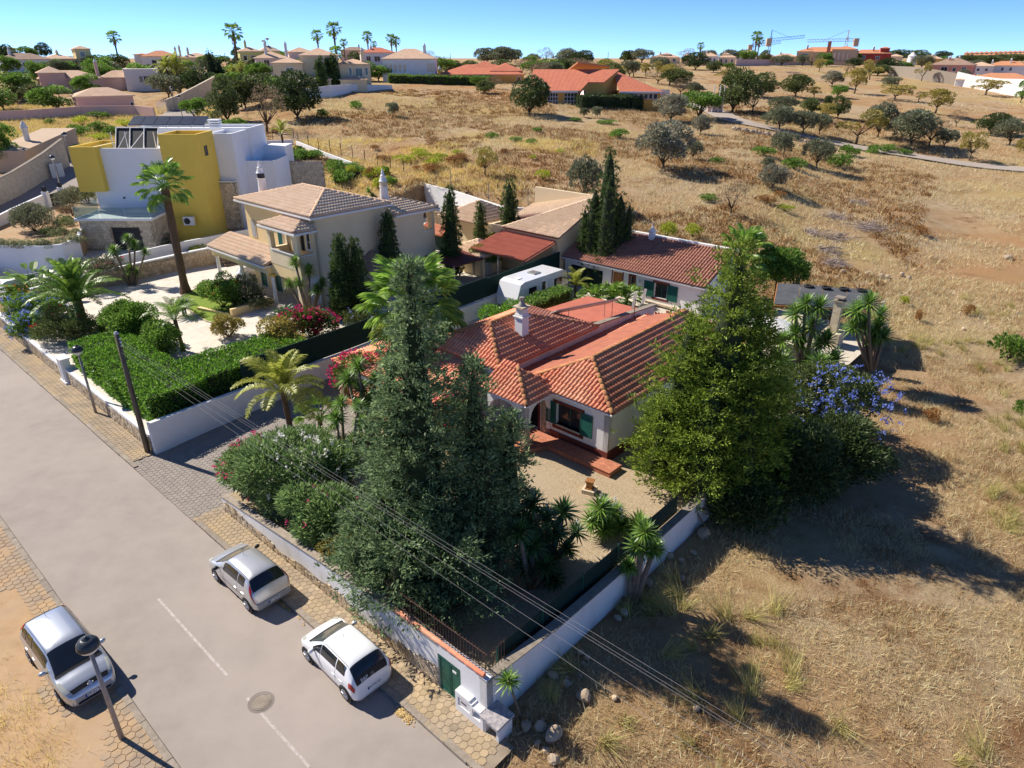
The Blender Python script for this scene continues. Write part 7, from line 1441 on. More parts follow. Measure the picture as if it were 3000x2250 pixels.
for u, v, w_, l in ((250, 815, 1.7, 'low pink oleander by the sliding gate'), (310, 800, 1.7, 'low pale oleander along the modern drive'), (490, 730, 1.3, 'small pink oleander beside the palm trunk')): P = GZ(u, v, 2.6); bush('oleander', l, P, (w_, 1.0, .7), 9, 100, .22, .06, LM['olive'], fl=(22, .1), flm=LM['pinkfl'])
P = GZ(645, 585, 4.2); bush('climbing_shrub', 'very dark leafy climber on the stone cube of the modern house', P, (1.5, .7, 1.5), 12, 100, .2, .12, LM['dark']); P = GZ(880, 535, 5.4); bush('climbing_shrub', 'dark purple climber on the pale stone screen wall', P, (.8, .5, 1.5), 9, 100, .2, .12, LM['dark'], fl=(14, .12), flm=LM['magenta'])
P = GZ(580, 765, 2.0); bush('lime_shrub', 'lime green shrub above the timber steps', P, (1.0, .9, .8), 8, 110, .2, .08, LM['lime'])
# rosemary and rounded shrubs on the modern bank
for i in range(11):
    x = -46.4 + i * .75; y = 58.75 + (.0 if i < 9 else (i - 8) * .8); tag(bush('trailing_rosemary', 'grey green rosemary trailing over the curved white wall', (x, y, 4.35), (.75, .5, .45), 5, 170, .22, .03, LM['rosemary'], stem=False, low=-1, curl=.8, lift=-.15), group='rosemary along the curved wall')
for i, (u, v) in enumerate(((180, 655), (195, 662), (170, 668), (150, 690), (185, 690), (210, 668), (135, 695), (225, 690), (165, 700), (205, 655))):
    P = GZ(u, v, 4.5); tag(bush('round_shrub', 'small rounded clipped shrub on the planted bank', P, (.55, .55, .4), 7, 200, .1, .05, LM['rosemary'], stem=False, k=.5), group='rounded shrubs on the bank')
P = GZ(110, 680, 4.5); bush('bank_shrub', 'grey green olive bush on the planted bank by the street wall', P, (1.7, 1.6, 1.3), 14, 110, .2, .06, LM['olive']); P = GZ(215, 640, 4.6); bush('small_olive', 'small olive tree at the garden gate', P, (1.1, 1.1, 1.2), 12, 90, .2, .06, LM['olive'], lift=.9)
P = GZ(262, 600, 4.8); bush('bank_shrub', 'rounded shrub under the mustard panel', P, (1.3, 1.1, 1.0), 10, 100, .2, .07, LM['rosemary']); P = GZ(200, 630, 4.6); bush('bank_shrub', 'rusty brown shrub beside the small olive', P, (.8, .8, .5), 8, 120, .2, .05, LM['brownbush'])
# right hand side: plumbago, dark shrubs outside the wall, creeper on the pergola
P = (*ST(-9.6, 35.8), .2); bb_ = bush('plumbago', 'big blue plumbago thicket at the corner of the field wall', P, (2.9, 2.2, 2.1), 26, 80, .16, .09, LM['carob'], k=.4); Bq = subblobs((P[0] + .5, P[1] - .6, P[2] + 2.0), (2.8, 2.2, 2.1), 30, .4); blossoms(bb_, Bq, 330, .13, LM['blue'])
for s, t, r, l in ((-8.9, 29.6, (2.4, 2.0, 1.9), 'dark shady shrub outside the field wall under the conifer'), (-7.6, 33.2, (2.3, 2.0, 1.7), 'dark shrub outside the wall between conifer and plumbago'), (-9.4, 26.2, (1.6, 1.4, 1.2), 'low dark shrub against the white field wall')): bush('dark_shrub', l, (*ST(s, t), -.1), r, 18, 85, .26, .08, LM['dark'])
P = GZ(2270, 860, 1.5); bush('leafy_shrub', 'leafy green tree shrub behind the pergola', P, (1.9, 1.5, 1.6), 16, 70, .24, .11, LM['green'], lift=.6); P = GZ(2330, 850, 1.4); yucca('yucca behind the shade cloth pergola', P, [(0, 0, 2.4), (.4, .2, 1.8), (-.5, .1, 1.6)], 'y', .1)
# ---------------------------------------------------------------- houses on the hills
def hipmesh(fr, x0, x1, y0, y1, z, rise, ov=.4, gable=False):
    mb = MB(fr); x0 -= ov; x1 += ov; y0 -= ov; y1 += ov; w, d = x1 - x0, y1 - y0
    if w >= d: h = d / 2 if not gable else 0; a, b = (x0 + h, (y0 + y1) / 2, z + rise), (x1 - h, (y0 + y1) / 2, z + rise); F = [[(x0, y0, z), (x1, y0, z), b, a], [(x1, y1, z), (x0, y1, z), a, b], [(x1, y0, z), (x1, y1, z), b], [(x0, y1, z), (x0, y0, z), a]]
    else: h = w / 2 if not gable else 0; a, b = ((x0 + x1) / 2, y0 + h, z + rise), ((x0 + x1) / 2, y1 - h, z + rise); F = [[(x0, y0, z), (x1, y0, z), a], [(x1, y1, z), (x0, y1, z), b], [(x1, y0, z), (x1, y1, z), b, a], [(x0, y1, z), (x0, y0, z), a, b]]
    for f in F: mb.slab(f, .12)
    return mb
def house(name, label, u0, u1, vb, ve, depth, ang, wm, rm, rise=1.4, wins=(), chim=(), blocks=(), P=None, group=None, frame=None, gable=False, flat=False, gl=None):
    """a villa whose front spans the photo columns u0..u1 with foot row vb and eaves row ve; extra blocks (fx0, fx1, y0, y1, h, rise, wall)"""
    P = P or G((u0 + u1) / 2, vb); m = MPP(P); W = (u1 - u0) * m / math.cos(ang) if abs(ang) < 1.2 else (u1 - u0) * m; H = HT(P, ve); fr = Frame((P[0], P[1], P[2]), ang + math.atan2(-P[0], P[1])); o = thing(name, P, label, 'house', group); h = W / 2
    mb = MB(fr); mb.box(-h, h, 0, depth, -1.5, H); obj('wall', mb, wm, o)
    if flat: mb = MB(fr); mb.box(-h - .1, h + .1, -.1, depth + .1, H, H + .25); obj('roof', mb, wm, o)
    else:
        obj('roof', hipmesh(fr, -h, h, 0, depth, H + .02, rise, gable=gable), rm, o); mb = MB(fr); mb.box(-h - .35, h + .35, -.35, depth + .35, H - .16, H); obj('eaves', mb, MT['paint'], o)
    for i, b in enumerate(blocks):
        x0, x1 = -h + b[0] * W, -h + b[1] * W; mb = MB(fr); mb.box(x0, x1, b[2], b[3], -1.5, b[4] * H); obj('wing', mb, b[6] if len(b) > 6 else wm, o)
        if b[5] > 0: obj('wing_roof', hipmesh(fr, x0, x1, b[2], b[3], b[4] * H + .02, b[5]), rm, o); mb = MB(fr); mb.box(x0 - .3, x1 + .3, b[2] - .3, b[3] + .3, b[4] * H - .14, b[4] * H); obj('wing_eaves', mb, MT['paint'], o)
    for w in wins:
        y = w[4] if len(w) > 4 else 0.0; a0, a1 = -h + w[0] * W, -h + w[1] * W; window(o, fr, mapx(y), a0, a1, w[2] * H, w[3] * H, frame or MT['paint'], -.03, 1 if a1 - a0 > 1 else 0, .1, out=.06, gl=gl or MT['glass'], arch=(w[5] * H if len(w) > 5 else 0))
    for c in chim:
        x = -h + c[0] * W; mb = MB(fr); mb.box(x - .35, x + .35, c[1] - .35, c[1] + .35, H * .8, H + c[2]); k = obj('chimney', mb, c[3] if len(c) > 3 else wm, o); mb = MB(fr); mb.box(x - .42, x + .42, c[1] - .42, c[1] + .42, H + c[2], H + c[2] + .15); mb.lathe((x, c[1], H + c[2] + .15), [(.3, 0), (.22, .35), (.05, .6)], 8); obj('cap', mb, MT['whitew'], k)
    return o, fr, W, H
MTc = MT['cream']; MTw = MT['offwhite']; RC = MT['roof_cream']
house('hill_house', 'white low house with brown tiled roof on the hill', 22, 152, 212, 174, 9, .1, MT['white'], MT['roof_brown'], 1.6, [(.42, .52, .35, .75), (.8, .88, .35, .75), (.92, .98, .35, .75), (.0, .1, .1, .7, 0, .3)], [(.25, 4, 2.2)])
house('tower_villa', 'pale yellow house with a square tower and tiled roofs', 148, 228, 212, 172, 9, .15, MT['paleyellow'], RC, 1.3, [(1.15, 1.28, 1.15, 1.5, -.5)], [(.5, 4, 1.8), (1.55, 4, 2.0)], [(1.0, 1.5, -.5, 5, 1.72, .9)])
house('pink_villa', 'pink house with cream tile roofs, red awning and white corner pilasters', 140, 300, 268, 229, 9, .05, MT['pink'], RC, 1.6, [(.12, .2, .25, .65, -1.2, .2), (.5, .6, .3, .75)], [(.94, 1.5, 3.4)], [(0, .4, -1.2, 6, 1.42, 1.3), (.98, 1.65, 2.5, 9, 1.0, 1.5)])
P = G(330, 262); fp = Frame((P[0], P[1], P[2]), math.atan2(-P[0], P[1])); o = thing('red_awning', P, 'long red awning over the glazed terrace of the pink house', 'awning'); mb = MB(fp); mb.slab([(-3.2, -1, 2.5), (2.8, -1, 2.5), (2.8, 2.4, 2.8), (-3.2, 2.4, 2.8)], .5); obj('canopy', mb, MT['crimson'], o)
for i in range(4): mb = MB(fp); mb.box(-2.8 + i * 1.5, -1.7 + i * 1.5, 2.3, 2.42, 0, 2.1); obj('window', mb, MT['glass'], o)
for i in range(3): mb = MB(fp); mb.box(-3.1 + i * 2.9, -2.95 + i * 2.9, -.9, -.75, -.5, 2.5); obj('post', mb, MT['paint'], o)
house('pink_garage', 'pink gabled garage behind the pink boundary wall', 246, 392, 334, 281, 7, .12, MT['pink'], RC, 1.4, [(.93, .98, .2, .6)], gable=False)
P0 = [G(u, v) for u, v in ((-60, 358), (80, 352), (245, 343), (400, 345), (455, 352))]; pwall('pink_wall', 'long pink boundary wall above the dry grass bank', P0, .3, 1.0, [1.7, 1.7, 1.9, 2.2, 2.2], MT['pink'])
house('flat_house', 'grey white flat roofed house behind the pink garage', 380, 470, 268, 205, 8, .0, MTw, RC, 0, [(.42, .5, .45, .7), (.55, .8, .45, .7)], flat=True, frame=MT['panelback'])
house('hill_house', 'white house with orange roof on the skyline', 425, 522, 202, 165, 9, -.1, MT['white'], MT['roof_orange'], 1.8, [(.28, .4, .3, .7), (.5, .6, .3, .7)], [(.95, 3, 2.4, MT['white'])], [(-.2, .2, 2, 8, 1.15, .4)])
house('hill_house', 'cream house with dark solar panels on its tiled roof', 540, 626, 204, 168, 9, .0, MTc, RC, 1.4, [(.22, .32, .35, .7), (.55, .62, .3, .6)], [(.25, 3, 2.4), (.0, 3, 3)])
o, fr, W, H = house('green_villa', 'pale green two storey house beside a tall palm', 712, 772, 208, 150, 9, .1, mat('pale_green_render', (.60, .58, .22), (.56, .54, .2), .5, .88), RC, 1.3, [(.15, .3, .55, .78), (.5, .65, .55, .78)], [(.35, 3, 2.6), (1.3, 4, 2.6)], [(1.0, 1.9, 1, 9, 1.02, 1.6)])
for x, z in ((W * .75, H + 3.0), (W * .95, H + 3.6)): mb = MB(fr); mb.tube([(x, 5, H + .5), (x, 5, z)], .05, 5); mb.lathe((x, 4.9, z), [(.1, -.4), (.55, -.15), (.6, .1), (.05, .3)], 10); obj('satellite_dish', mb, MT['metalgrey'], o)
house('hill_house', 'pale pink house with tiled roof and two chimneys', 758, 852, 226, 170, 9, .05, mat('blush_render', (.74, .58, .52), (.70, .54, .48), .5, .88), RC, 1.7, [(.05, .2, .3, .75), (.25, .4, .5, .9)], [(.35, 2.5, 3.4, MTw), (.95, 2, 3.4, MTw)], [(1.05, 1.8, 5, 11, 1.32, 1.2)])
VP = G(945, 268)
o, fr, W, H = house('cream_villa', 'large cream villa with arched windows, low porch and cypresses', 862, 968, 268, 162, 10, .0, MTc, RC, 1.5, [(.56, .72, .38, .72, 0, .12), (-.38, -.2, .45, .66, -1.0), (1.45, 1.63, .42, .64, 1.0), (1.72, 1.78, .45, .65, 1.0), (1.28, 1.34, .45, .65, 1.0)], [(1.68, 2.5, .9, MTc)], [(-.72, .05, -1.0, 8, .80, 1.0), (1.02, 1.86, 1.0, 9, .76, 1.0), (-.05, .75, -2.6, 0, .36, .7), (1.0, 1.7, -3, 1, .34, .7)], P=VP)
for x in (.1, .35, .6): window(o, fr, mapx(-2.6), -W / 2 + x * W - .55, -W / 2 + x * W + .55, .0, .28 * H, MTc, -.02, 0, .12, arch=.5, gl=MT['mustard'])
Q = [G(u, v) for u, v in ((885, 292), (970, 285), (1040, 272), (1150, 262))]; pwall('villa_wall', 'bright white stepped wall below the cream villa', Q, .3, 1.2, [1.9, 2.2, 1.7, .9], MT['white'])
house('hill_house', 'tan house with arched balcony behind the palms', 1002, 1078, 182, 147, 9, .0, MT['tan'] if False else MT['pink'], MT['roof_brown'], 1.5, [(.58, .78, .3, .8, 0, .2)], [(.7, 4, 2.2, MT['tan'])])
house('hill_house', 'grey white house with red roof and dark windows', 1064, 1162, 198, 154, 9, .1, MTw, MT['roof_red'], 1.6, [(.13, .25, .4, .75), (.36, .52, .4, .75), (.9, .96, .45, .65)], [(.3, 3, 1.6, MTw)])
house('hill_house', 'long white house with buff hip roof and a row of shutters', 1127, 1275, 240, 172, 10, -.1, MT['white'], MT['roof_cream'], 2.3, [(.03 + i * .09, .08 + i * .09, .45, .75) for i in range(5)] + [(.86 + i * .05, .89 + i * .05, .45, .8) for i in range(3)], [(.8, 3, 2.8, MT['white'])], [(.0, .5, -2.2, 0, .4, .0)], gl=MTc)
# the orange nursery buildings
P = G(1690, 308); m = MPP(P); fr = Frame((P[0], P[1], P[2]), math.atan2(-P[0], P[1]) + .02); NB = thing('nursery_building', P, 'orange building with big red mono pitch roofs and white framed glazing', 'house')
X = lambda u: (u - 1690) * m
zr_ = lambda x, y: 2.55 + (y + .7) * .373
mb = MB(fr); mb.prism([(X(1560), 0), (X(1694), 0), (X(1720), 3.4), (X(1766), 3.4), (X(1813), 9.2), (X(1560), 9.2)], -2.5, zr_); mb.box(X(1812), X(1935), 3, 14, -2.5, 2.4); obj('wall', mb, MT['orange'], NB)
mb = MB(fr); mb.slab([(x, y, zr_(x, y) + .2) for x, y in ((X(1552), -.7), (X(1698), -.7), (X(1722), 3.2), (X(1768), 3.2), (X(1818), 9.4), (X(1555), 9.4))], .18); obj('roof', mb, MT['roof_red'], NB)
mb = MB(fr); mb.slab([(X(1800), 9.5, 5.9), (X(1815), 2.4, 2.5), (X(1942), 2.4, 2.5), (X(1820), 13, 5.9)], .2); obj('wing_roof', mb, MT['roof_red'], NB)
mb = MB(fr); mb.box(X(1552), X(1692), -.75, -.6, 2.4, 2.72); mb.box(X(1815), X(1940), 2.3, 2.42, 2.2, 2.5); obj('fascia', mb, MT['paint'], NB)
mb = MB(fr); mb.slab([(X(1655), 12, 6.2), (X(1690), 8, 8.0), (X(1790), 11, 7.2), (X(1790), 14, 7.0)], .3); obj('rear_roof', mb, MT['roof_orange'], NB)
for u0, u1, n in ((1604, 1634, 4), (1652, 1690, 4)):
    for i in range(n):
        for j in range(3): a = X(u0 + (u1 - u0) * i / n); window(NB, fr, mapx(0), a + .05, X(u0 + (u1 - u0) * (i + 1) / n) - .05, .1 + j * .75, .75 + j * .75, MT['paint'], -.02, 0, .06)
for u0, u1, z0, z1, y in ((1738, 1752, .9, 1.9, 3.4),): window(NB, fr, mapx(y), X(u0), X(u1), z0, z1, MT['paint'], -.03, 0, .12)
for i in range(7): window(NB, fr, mapx(3), X(1832 + i * 14), X(1842 + i * 14), 1.1, 2.0, MT['paint'], -.02, 0, .08, gl=MT['glassb'])
P = G(1945, 300); sg_ = thing('sign_board', P, 'white notice board with small lettering on posts beside the nursery', 'sign'); fs_ = Frame(P, math.atan2(-P[0], P[1])); mb = MB(fs_); mb.box(-1.1, 1.1, -.05, .05, 1.3, 2.7); bo = obj('board', mb, MT['plate'], sg_); mb = MB(fs_); mb.box(-.9, .8, -.06, -.052, 1.9, 2.0); mb.box(-.8, .2, -.06, -.052, 1.6, 1.7); obj('lettering', mb, MT['crimson'], bo)
for x in (-.9, .9): mb = MB(fs_); mb.tube([(x, 0, -.3), (x, 0, 1.4)], .06, 6); obj('post', mb, MT['metalgrey'], sg_)
P = G(1690, 306); pg_ = thing('play_tower', (P[0] + 1, P[1] - 2.5, P[2]), 'small red and blue play tower in front of the nursery glazing', 'play tower'); fs_ = Frame((P[0] + 1, P[1] - 2.5, P[2]), 0); mb = MB(fs_)
for x in (-.5, .5):
    for y in (-.5, .5): mb.tube([(x, y, -.3), (x, y, 2.0)], .07, 6)
obj('post', mb, MT['blue'], pg_); mb = MB(fs_); mb.lathe((0, 0, 2.0), [(.9, 0), (.05, .8)], 4); obj('roof', mb, MT['redlamp'], pg_)
Pn = G(1410, 245); house('nursery_annexe', 'low orange building with several red mono pitch roofs behind the hedge', 1290, 1540, 246, 218, 14, .0, MT['orange'], MT['roof_red'], 2.2, [(.92, .96, .1, .7)], [(.02, -1, 1.2, MT['orange'])], [(.35, .75, 4, 16, 1.5, 2.0), (.62, .98, 2, 15, 1.35, 1.8)], P=Pn)
def far_hedge(label, P, Q, th, h, lm, dens=26, l=.35, w=.22):
    d = math.hypot(Q[0] - P[0], Q[1] - P[1]); fr = Frame((P[0], P[1], min(P[2], Q[2]) - .3), math.atan2(Q[1] - P[1], Q[0] - P[0])); dz = abs(P[2] - Q[2]); hedge('hedge', label, [(i * d / 5, (i + 1) * d / 5, 0, th, 0, h + dz * (i / 5 if Q[2] > P[2] else 1 - i / 5) + .3) for i in range(5)], dens, l, w, lm, fr, .25)
far_hedge('straight clipped hedge along the top of the field below the orange annexe', G(1138, 246), G(1425, 253), 2.0, 2.0, LM['green']); far_hedge('thick hedge running down beside the nursery building', G(1705, 322), G(1940, 325), 2.5, 2.6, LM['dark'], 24); far_hedge('dark hedge at the right end of the orange annexe', G(1425, 255), G(1440, 240), 2.0, 1.8, LM['green'])
# right hand skyline
SK = [('cream villa pair with little roof towers on the skyline', 1908, 1990, 186, 168, MTc, RC, [(.4, .65, 2, 6, 1.5, .8)]), ('cream houses beside the single skyline palm', 1996, 2050, 188, 170, MTc, RC, [(.1, .5, 2, 6, 1.4, .8)]), ('beige house with white side wall behind the round carob', 2052, 2100, 190, 165, MTw, RC, [(.2, .8, 2, 8, 1.1, .8)]), ('cream villas with tower roofs left of the pink wall', 2105, 2152, 190, 168, MTc, RC, [(.2, .6, 2, 6, 1.4, .8)]), ('long pale house with flat hip roof above the pink wall', 2152, 2215, 180, 155, MTw, RC, []), ('low house with brown tiles beside the twin palms', 2212, 2272, 180, 166, MT['tan'], MT['roof_brown'], []), ('low brown house with wide hip roof next to the cranes', 2265, 2330, 182, 165, MT['tan'], RC, [])]
for l, u0, u1, vb, ve, wm, rm, bl_ in SK: house('skyline_house', l, u0, u1, vb, ve, 9, .0, wm, rm, 1.6, [(.1, .2, .3, .75), (.4, .5, .3, .75), (.75, .85, .3, .75)], [(.3, 3, 2.0)], bl_)
Q = [G(u, v) for u, v in ((2155, 194), (2230, 192), (2312, 191))]; pwall('pink_garden_wall', 'long pink garden wall at the top of the ploughed slope', Q, .3, 1, [2.6, 2.4, 2.2], MT['pink'])
Q = [G(u, v) for u, v in ((2312, 191), (2420, 190), (2500, 193))]; pwall('cream_garden_wall', 'cream garden wall below the big tan house', Q, .3, 1, [1.6, 1.6, 1.5], MT['tan'])
o, fr, W, H = house('tan_mansion', 'big tan house with tall brick chimney and columned balcony', 2335, 2500, 186, 150, 14, -.05, MT['tan'], MT['roof_orange'], 2.2, [(.08, .2, .45, .8), (.36, .46, .35, .75), (.62, .84, .3, .85), (.9, .94, .5, .8)], [(.16, 3, 3.0, MT['brick'])], [(.58, .98, -1, 10, 1.15, 1.6), (.28, .5, -2, 4, .95, 1.2)]); mb = MB(fr); x = W * .02; mb.box(x - .9, x + .9, -3.0, -1.6, -1, H + 5.0); obj('brick_chimney', mb, MT['brick'], o)
for i in range(4): x = -W / 2 + W * (.63 + i * .07); mb = MB(fr); mb.box(x - .15, x + .15, -1.3, -1.05, H * .3, H * .9); obj('column', mb, MT['paint'], o)
house('crimson_house', 'dark red house with square tower on the ridge', 2495, 2600, 186, 156, 11, .1, MT['crimson'], MT['roof_orange'], 2.0, [(.2, .36, .45, .75), (.62, .72, .4, .7)], [(.55, 3, 3.2, MT['crimson'])], [(.72, .94, 1, 6, 1.5, .8), (-.12, .25, -2, 3, .5, 1.0)])
house('skyline_house', 'cream house half hidden beside the crimson house', 2600, 2640, 180, 165, 9, 0, MTc, RC, 1.4, [(.2, .4, .3, .7)])
P = G(2668, 190); wm_ = thing('windmill_house', P, 'round white windmill shaped house with conical cap', 'house'); r = 13 * MPP(P); mb = MB(); mb.lathe((P[0], P[1], P[2] - 1), [(r, 0), (r * .9, HT(P, 165) + 1)], 20); obj('wall', mb, MT['white'], wm_); mb = MB(); mb.lathe((P[0], P[1], P[2] + HT(P, 165)), [(r, 0), (.1, r * .9)], 20); obj('roof', mb, MTw, wm_)
house('skyline_house', 'ochre house with wide hip roof beside the round white windmill', 2688, 2752, 192, 172, 10, 0, MT['orange'], RC, 1.8, [(.5, .7, .3, .7)], [(.6, 3, 1.8)])
house('salmon_house', 'salmon pink two storey house with balconies above the grey wall', 2722, 2832, 234, 190, 12, -.1, MT['salmon'], MT['roof_brown'], 2.4, [(.28, .42, .5, .85), (.3, .4, .05, .35), (.55, .62, .55, .8), (.75, .85, .5, .85)], [(.4, 4, 2.6), (.6, 6, 2.6)], [(.8, 1.1, -1.5, 2, .42, 0)])
house('white_terrace', 'long white two storey house with orange roof on the far right', 2895, 2996, 222, 192, 10, .05, MT['white'], MT['roof_orange'], 1.8, [(.1, .16, .5, .8), (.35, .41, .5, .8), (.55, .61, .5, .8)], [(.55, 3, 2.4), (.95, 3, 2.6)]); house('white_terrace', 'grey white house with hip roof between the salmon and white houses', 2832, 2900, 218, 193, 10, 0, MTw, RC, 1.6, [(.4, .5, .4, .7), (.7, .8, .4, .7)], [(.9, 3, 2)])
house('low_house', 'low buff roofed house behind the whitewashed field wall', 2855, 3010, 252, 232, 12, .1, MTw, MT['roof_orange'], 2.0, [(.5, .55, .3, .7)]); house('low_house', 'small white shed with tiled roof on the field wall', 2800, 2860, 256, 233, 6, 0, MT['white'], RC, .9)
Q = [G(u, v) for u, v in ((2600, 222), (2680, 232), (2760, 244), (2800, 250))]; pwall('grey_field_wall', 'weathered grey wall along the top right of the ploughed field', Q, .3, 1, [3.6, 4.2, 4.0, 3.8], MT['kerb']); Q = [G(u, v) for u, v in ((2795, 252), (2850, 260), (2920, 272), (3060, 300))]; pwall('white_field_wall', 'tall flaking white wall at the right edge of the ploughed field', Q, .3, 1, [4.6, 4.0, 4.2, 6.0], MT['whitew'])
# far terraces of orange houses
for i in range(26):
    r = i % 2; u = 2826 + (i // 2) * 14 + r * 6; v = 168 - r * 7 - (i // 2) * .35; dist = 640 + r * 70; d = ray(u, v); k = dist / d[1]; P = (d[0] * k, d[1] * k, CAM_H + d[2] * k)
    house('terraced_house', 'small orange terraced house in the far hillside rows', u - 6, u + 7, v, v - 5, 8, 0, (MT['salmon'], MT['orange'], MT['cream'])[i % 3], MT['roof_orange'], 1.5, [(.2, .4, .3, .7), (.6, .8, .3, .7)], P=P, group='far orange terraces')
# cranes
def crane(label, u, vb, vt, ujib, vjib, uc, dist, m, group='tower cranes on the skyline'):
    d = ray(u, vt); k = dist / d[1]; T_ = Vector((d[0] * k, d[1] * k, CAM_H + d[2] * k)); o = thing('tower_crane', (T_.x, T_.y, 14), label, 'crane', group); d = ray(ujib, vjib); k = dist / d[1]; J = Vector((d[0] * k, d[1] * k, CAM_H + d[2] * k)); d = ray(uc, vt); k = dist / d[1]; Cc = Vector((d[0] * k, d[1] * k, T_.z))
    def truss(name, a, b, w, n):
        mb = MB(); ax = (b - a).normalized(); s = ax.cross(Vector((0, 1, 0))).normalized() * w
        for sg in (-1, 1): mb.tube([tuple(a + s * sg), tuple(b + s * sg)], .16, 4)
        for i in range(n): p = a + (b - a) * (i / n); q = a + (b - a) * ((i + 1) / n); mb.tube([tuple(p + s * (1 if i % 2 else -1)), tuple(q - s * (1 if i % 2 else -1))], .1, 3)
        obj(name, mb, m, o)
    truss('mast', Vector((T_.x, T_.y, 13)), T_ + Vector((0, 0, 2)), .8, 14); truss('jib', T_, J, .8, 22); truss('counter_jib', T_, Cc, .8, 6); mb = MB(); mb.box(Cc.x - 1.6, Cc.x + 1.6, Cc.y - 1, Cc.y + 1, Cc.z - 4, Cc.z + 1); obj('counterweight', mb, MT['tan'], o); mb = MB(); mb.tube([tuple(T_ + Vector((0, 0, 6))), tuple(T_.lerp(J, .6))], .1, 3); mb.tube([tuple(T_), tuple(T_ + Vector((0, 0, 6)))], .3, 4); obj('tie', mb, m, o)
MT['craneblue'] = mat('blue_crane_paint', (.06, .17, .33), rough=.6); MT['craneyel'] = mat('pale_crane_paint', (.5, .38, .25), rough=.6)
crane('blue tower crane with raised jib behind the brown houses', 2258, 160, 117, 2358, 107, 2253, 520, MT['craneblue']); crane('second blue tower crane half hidden by the twin palms', 2205, 160, 135, 2288, 124, 2198, 620, MT['craneblue']); crane('pale tower crane with long level jib above the tan mansion', 2482, 160, 117, 2365, 120, 2509, 520, MT['craneyel'])
# rough stone building and wall on the upper street
Q = [G(u, v) for u, v in ((-60, 640), (0, 606), (60, 575), (110, 545), (150, 520), (206, 488))]; st_ = pwall('rubble_wall', 'rough stone wall along the far side of the upper street', Q, .35, .8, [2.6, 2.7, 2.7, 2.8, 2.9, 3.4], MT['stonepale'], .1, MT['kerb'])
P = G(140, 470); rb = thing('stone_outhouse', P, 'rough stone outhouse wall with a small chimney by the street lamp', 'shed'); fr_ = Frame(P, math.atan2(Q[-1][1] - Q[3][1], Q[-1][0] - Q[3][0])); mb = MB(fr_); mb.prism([(-7, -1.5), (6, -1.5), (6, 3), (-7, 3)], -2, lambda x, y: 2.9 + x * .12); obj('wall', mb, MT['tan'], rb); mb = MB(fr_); mb.lathe((-1.5, 1, 2.6), [(.35, 0), (.35, 1.6), (.5, 1.65), (.3, 2.2), (.05, 2.6)], 10); obj('chimney', mb, MT['whitew'], rb)
P = G(172, 520); cb = thing('street_cabinet', P, 'grey metal utility cabinet on the upper street verge', 'cabinet'); mb = MB(Frame(P, .7)); mb.box(-.7, .7, -.3, .3, -.2, 1.7); obj('body', mb, MT['panelback'], cb); mb = MB(Frame(P, .7)); mb.box(-.02, .02, -.32, -.3, 0, 1.6); obj('door_gap', mb, MT['dark'], cb)
P = G(482, 332); ga = thing('white_arched_gate', P, 'white arched iron gate between stone gateposts on the upper street', 'gate'); fr_ = Frame(P, .5)
for i in range(8): mb = MB(fr_); x = -1.1 + i * .31; mb.tube([(x, 0, 0), (x, 0, 1.9 + .7 * math.sin(math.pi * (i + .5) / 8))], .06, 5); obj('bar', mb, MT['paint'], ga)
Q = [G(u, v) for u, v in ((495, 330), (540, 322), (590, 305), (640, 285))]; pwall('stepped_stone_wall', 'stepped stone retaining wall along the top of the upper street', Q, .4, .8, [2.4, 3.0, 3.6, 4.2], MT['stonepale'])
# ---------------------------------------------------------------- trees and shrubs on the hills
G_O = 'olive and almond trees scattered over the slopes'
KIND = {}
def variants(key, n, *a, **k): KIND[key] = [tree_proto(*a, **k) for _ in range(n)]
for key, nm, lab, lmk, tr_, gp, nb in (('olive', 'olive_tree', 'grey green olive tree on the dry slope', 'olive', .8, .05, 18), ('olivegrey', 'olive_tree', 'silvery grey olive tree on the dry slope', 'olivegrey', .6, 0, 20), ('almond', 'almond_tree', 'open yellowish almond tree with visible limbs on the slope', 'almond', 1.3, .25, 15), ('carob', 'carob_tree', 'dense dark green carob tree on the slope', 'carob', .5, 0, 20), ('dark', 'evergreen_tree', 'round very dark evergreen tree on the slope', 'dark', .4, 0, 20), ('green', 'leafy_tree', 'fresh green leafy tree among the hill houses', 'green', .6, 0, 18), ('brown', 'bare_tree', 'brownish half bare tree on the slope', 'brownbush', 1.0, .3, 14)):
    KIND[key] = [tree_proto(nm, lab, 'tree', nm.replace('_', ' ') + 's dotted over the slopes', 2.5, 5.0, tr_, nb, 26 if key != 'brown' else 14, .34, .17 if key != 'brown' else .07, LM[lmk], MT['bark'], gaps=gp, k=.44) for _ in range(3)]
KIND['shrub'] = [tree_proto('green_shrub', 'low green shrub growing in the dry grass', 'shrub', 'green shrubs in the dry field', 1.0, 1.0, .05, 12, 60, .2, .1, LM['green'], MT['bark'], k=.5) for _ in range(3)]; KIND['lime'] = [tree_proto('lime_shrub', 'yellow green shrub growing in the golden grass', 'shrub', 'yellow green shrubs in the golden grass', 1.0, 1.0, .05, 12, 60, .22, .06, LM['lime'], MT['bark'], k=.5, up=.8) for _ in range(3)]
KIND['rust'] = [tree_proto('rusty_shrub', 'low rusty brown shrub in the dry field', 'shrub', 'rusty shrubs in the dry field', 1.0, 1.0, .05, 12, 70, .16, .07, leafmat('rusty_leaf', (.12, .055, .018), (.30, .16, .05), .15, .7), MT['bark'], k=.5) for _ in range(2)]
USED = {}
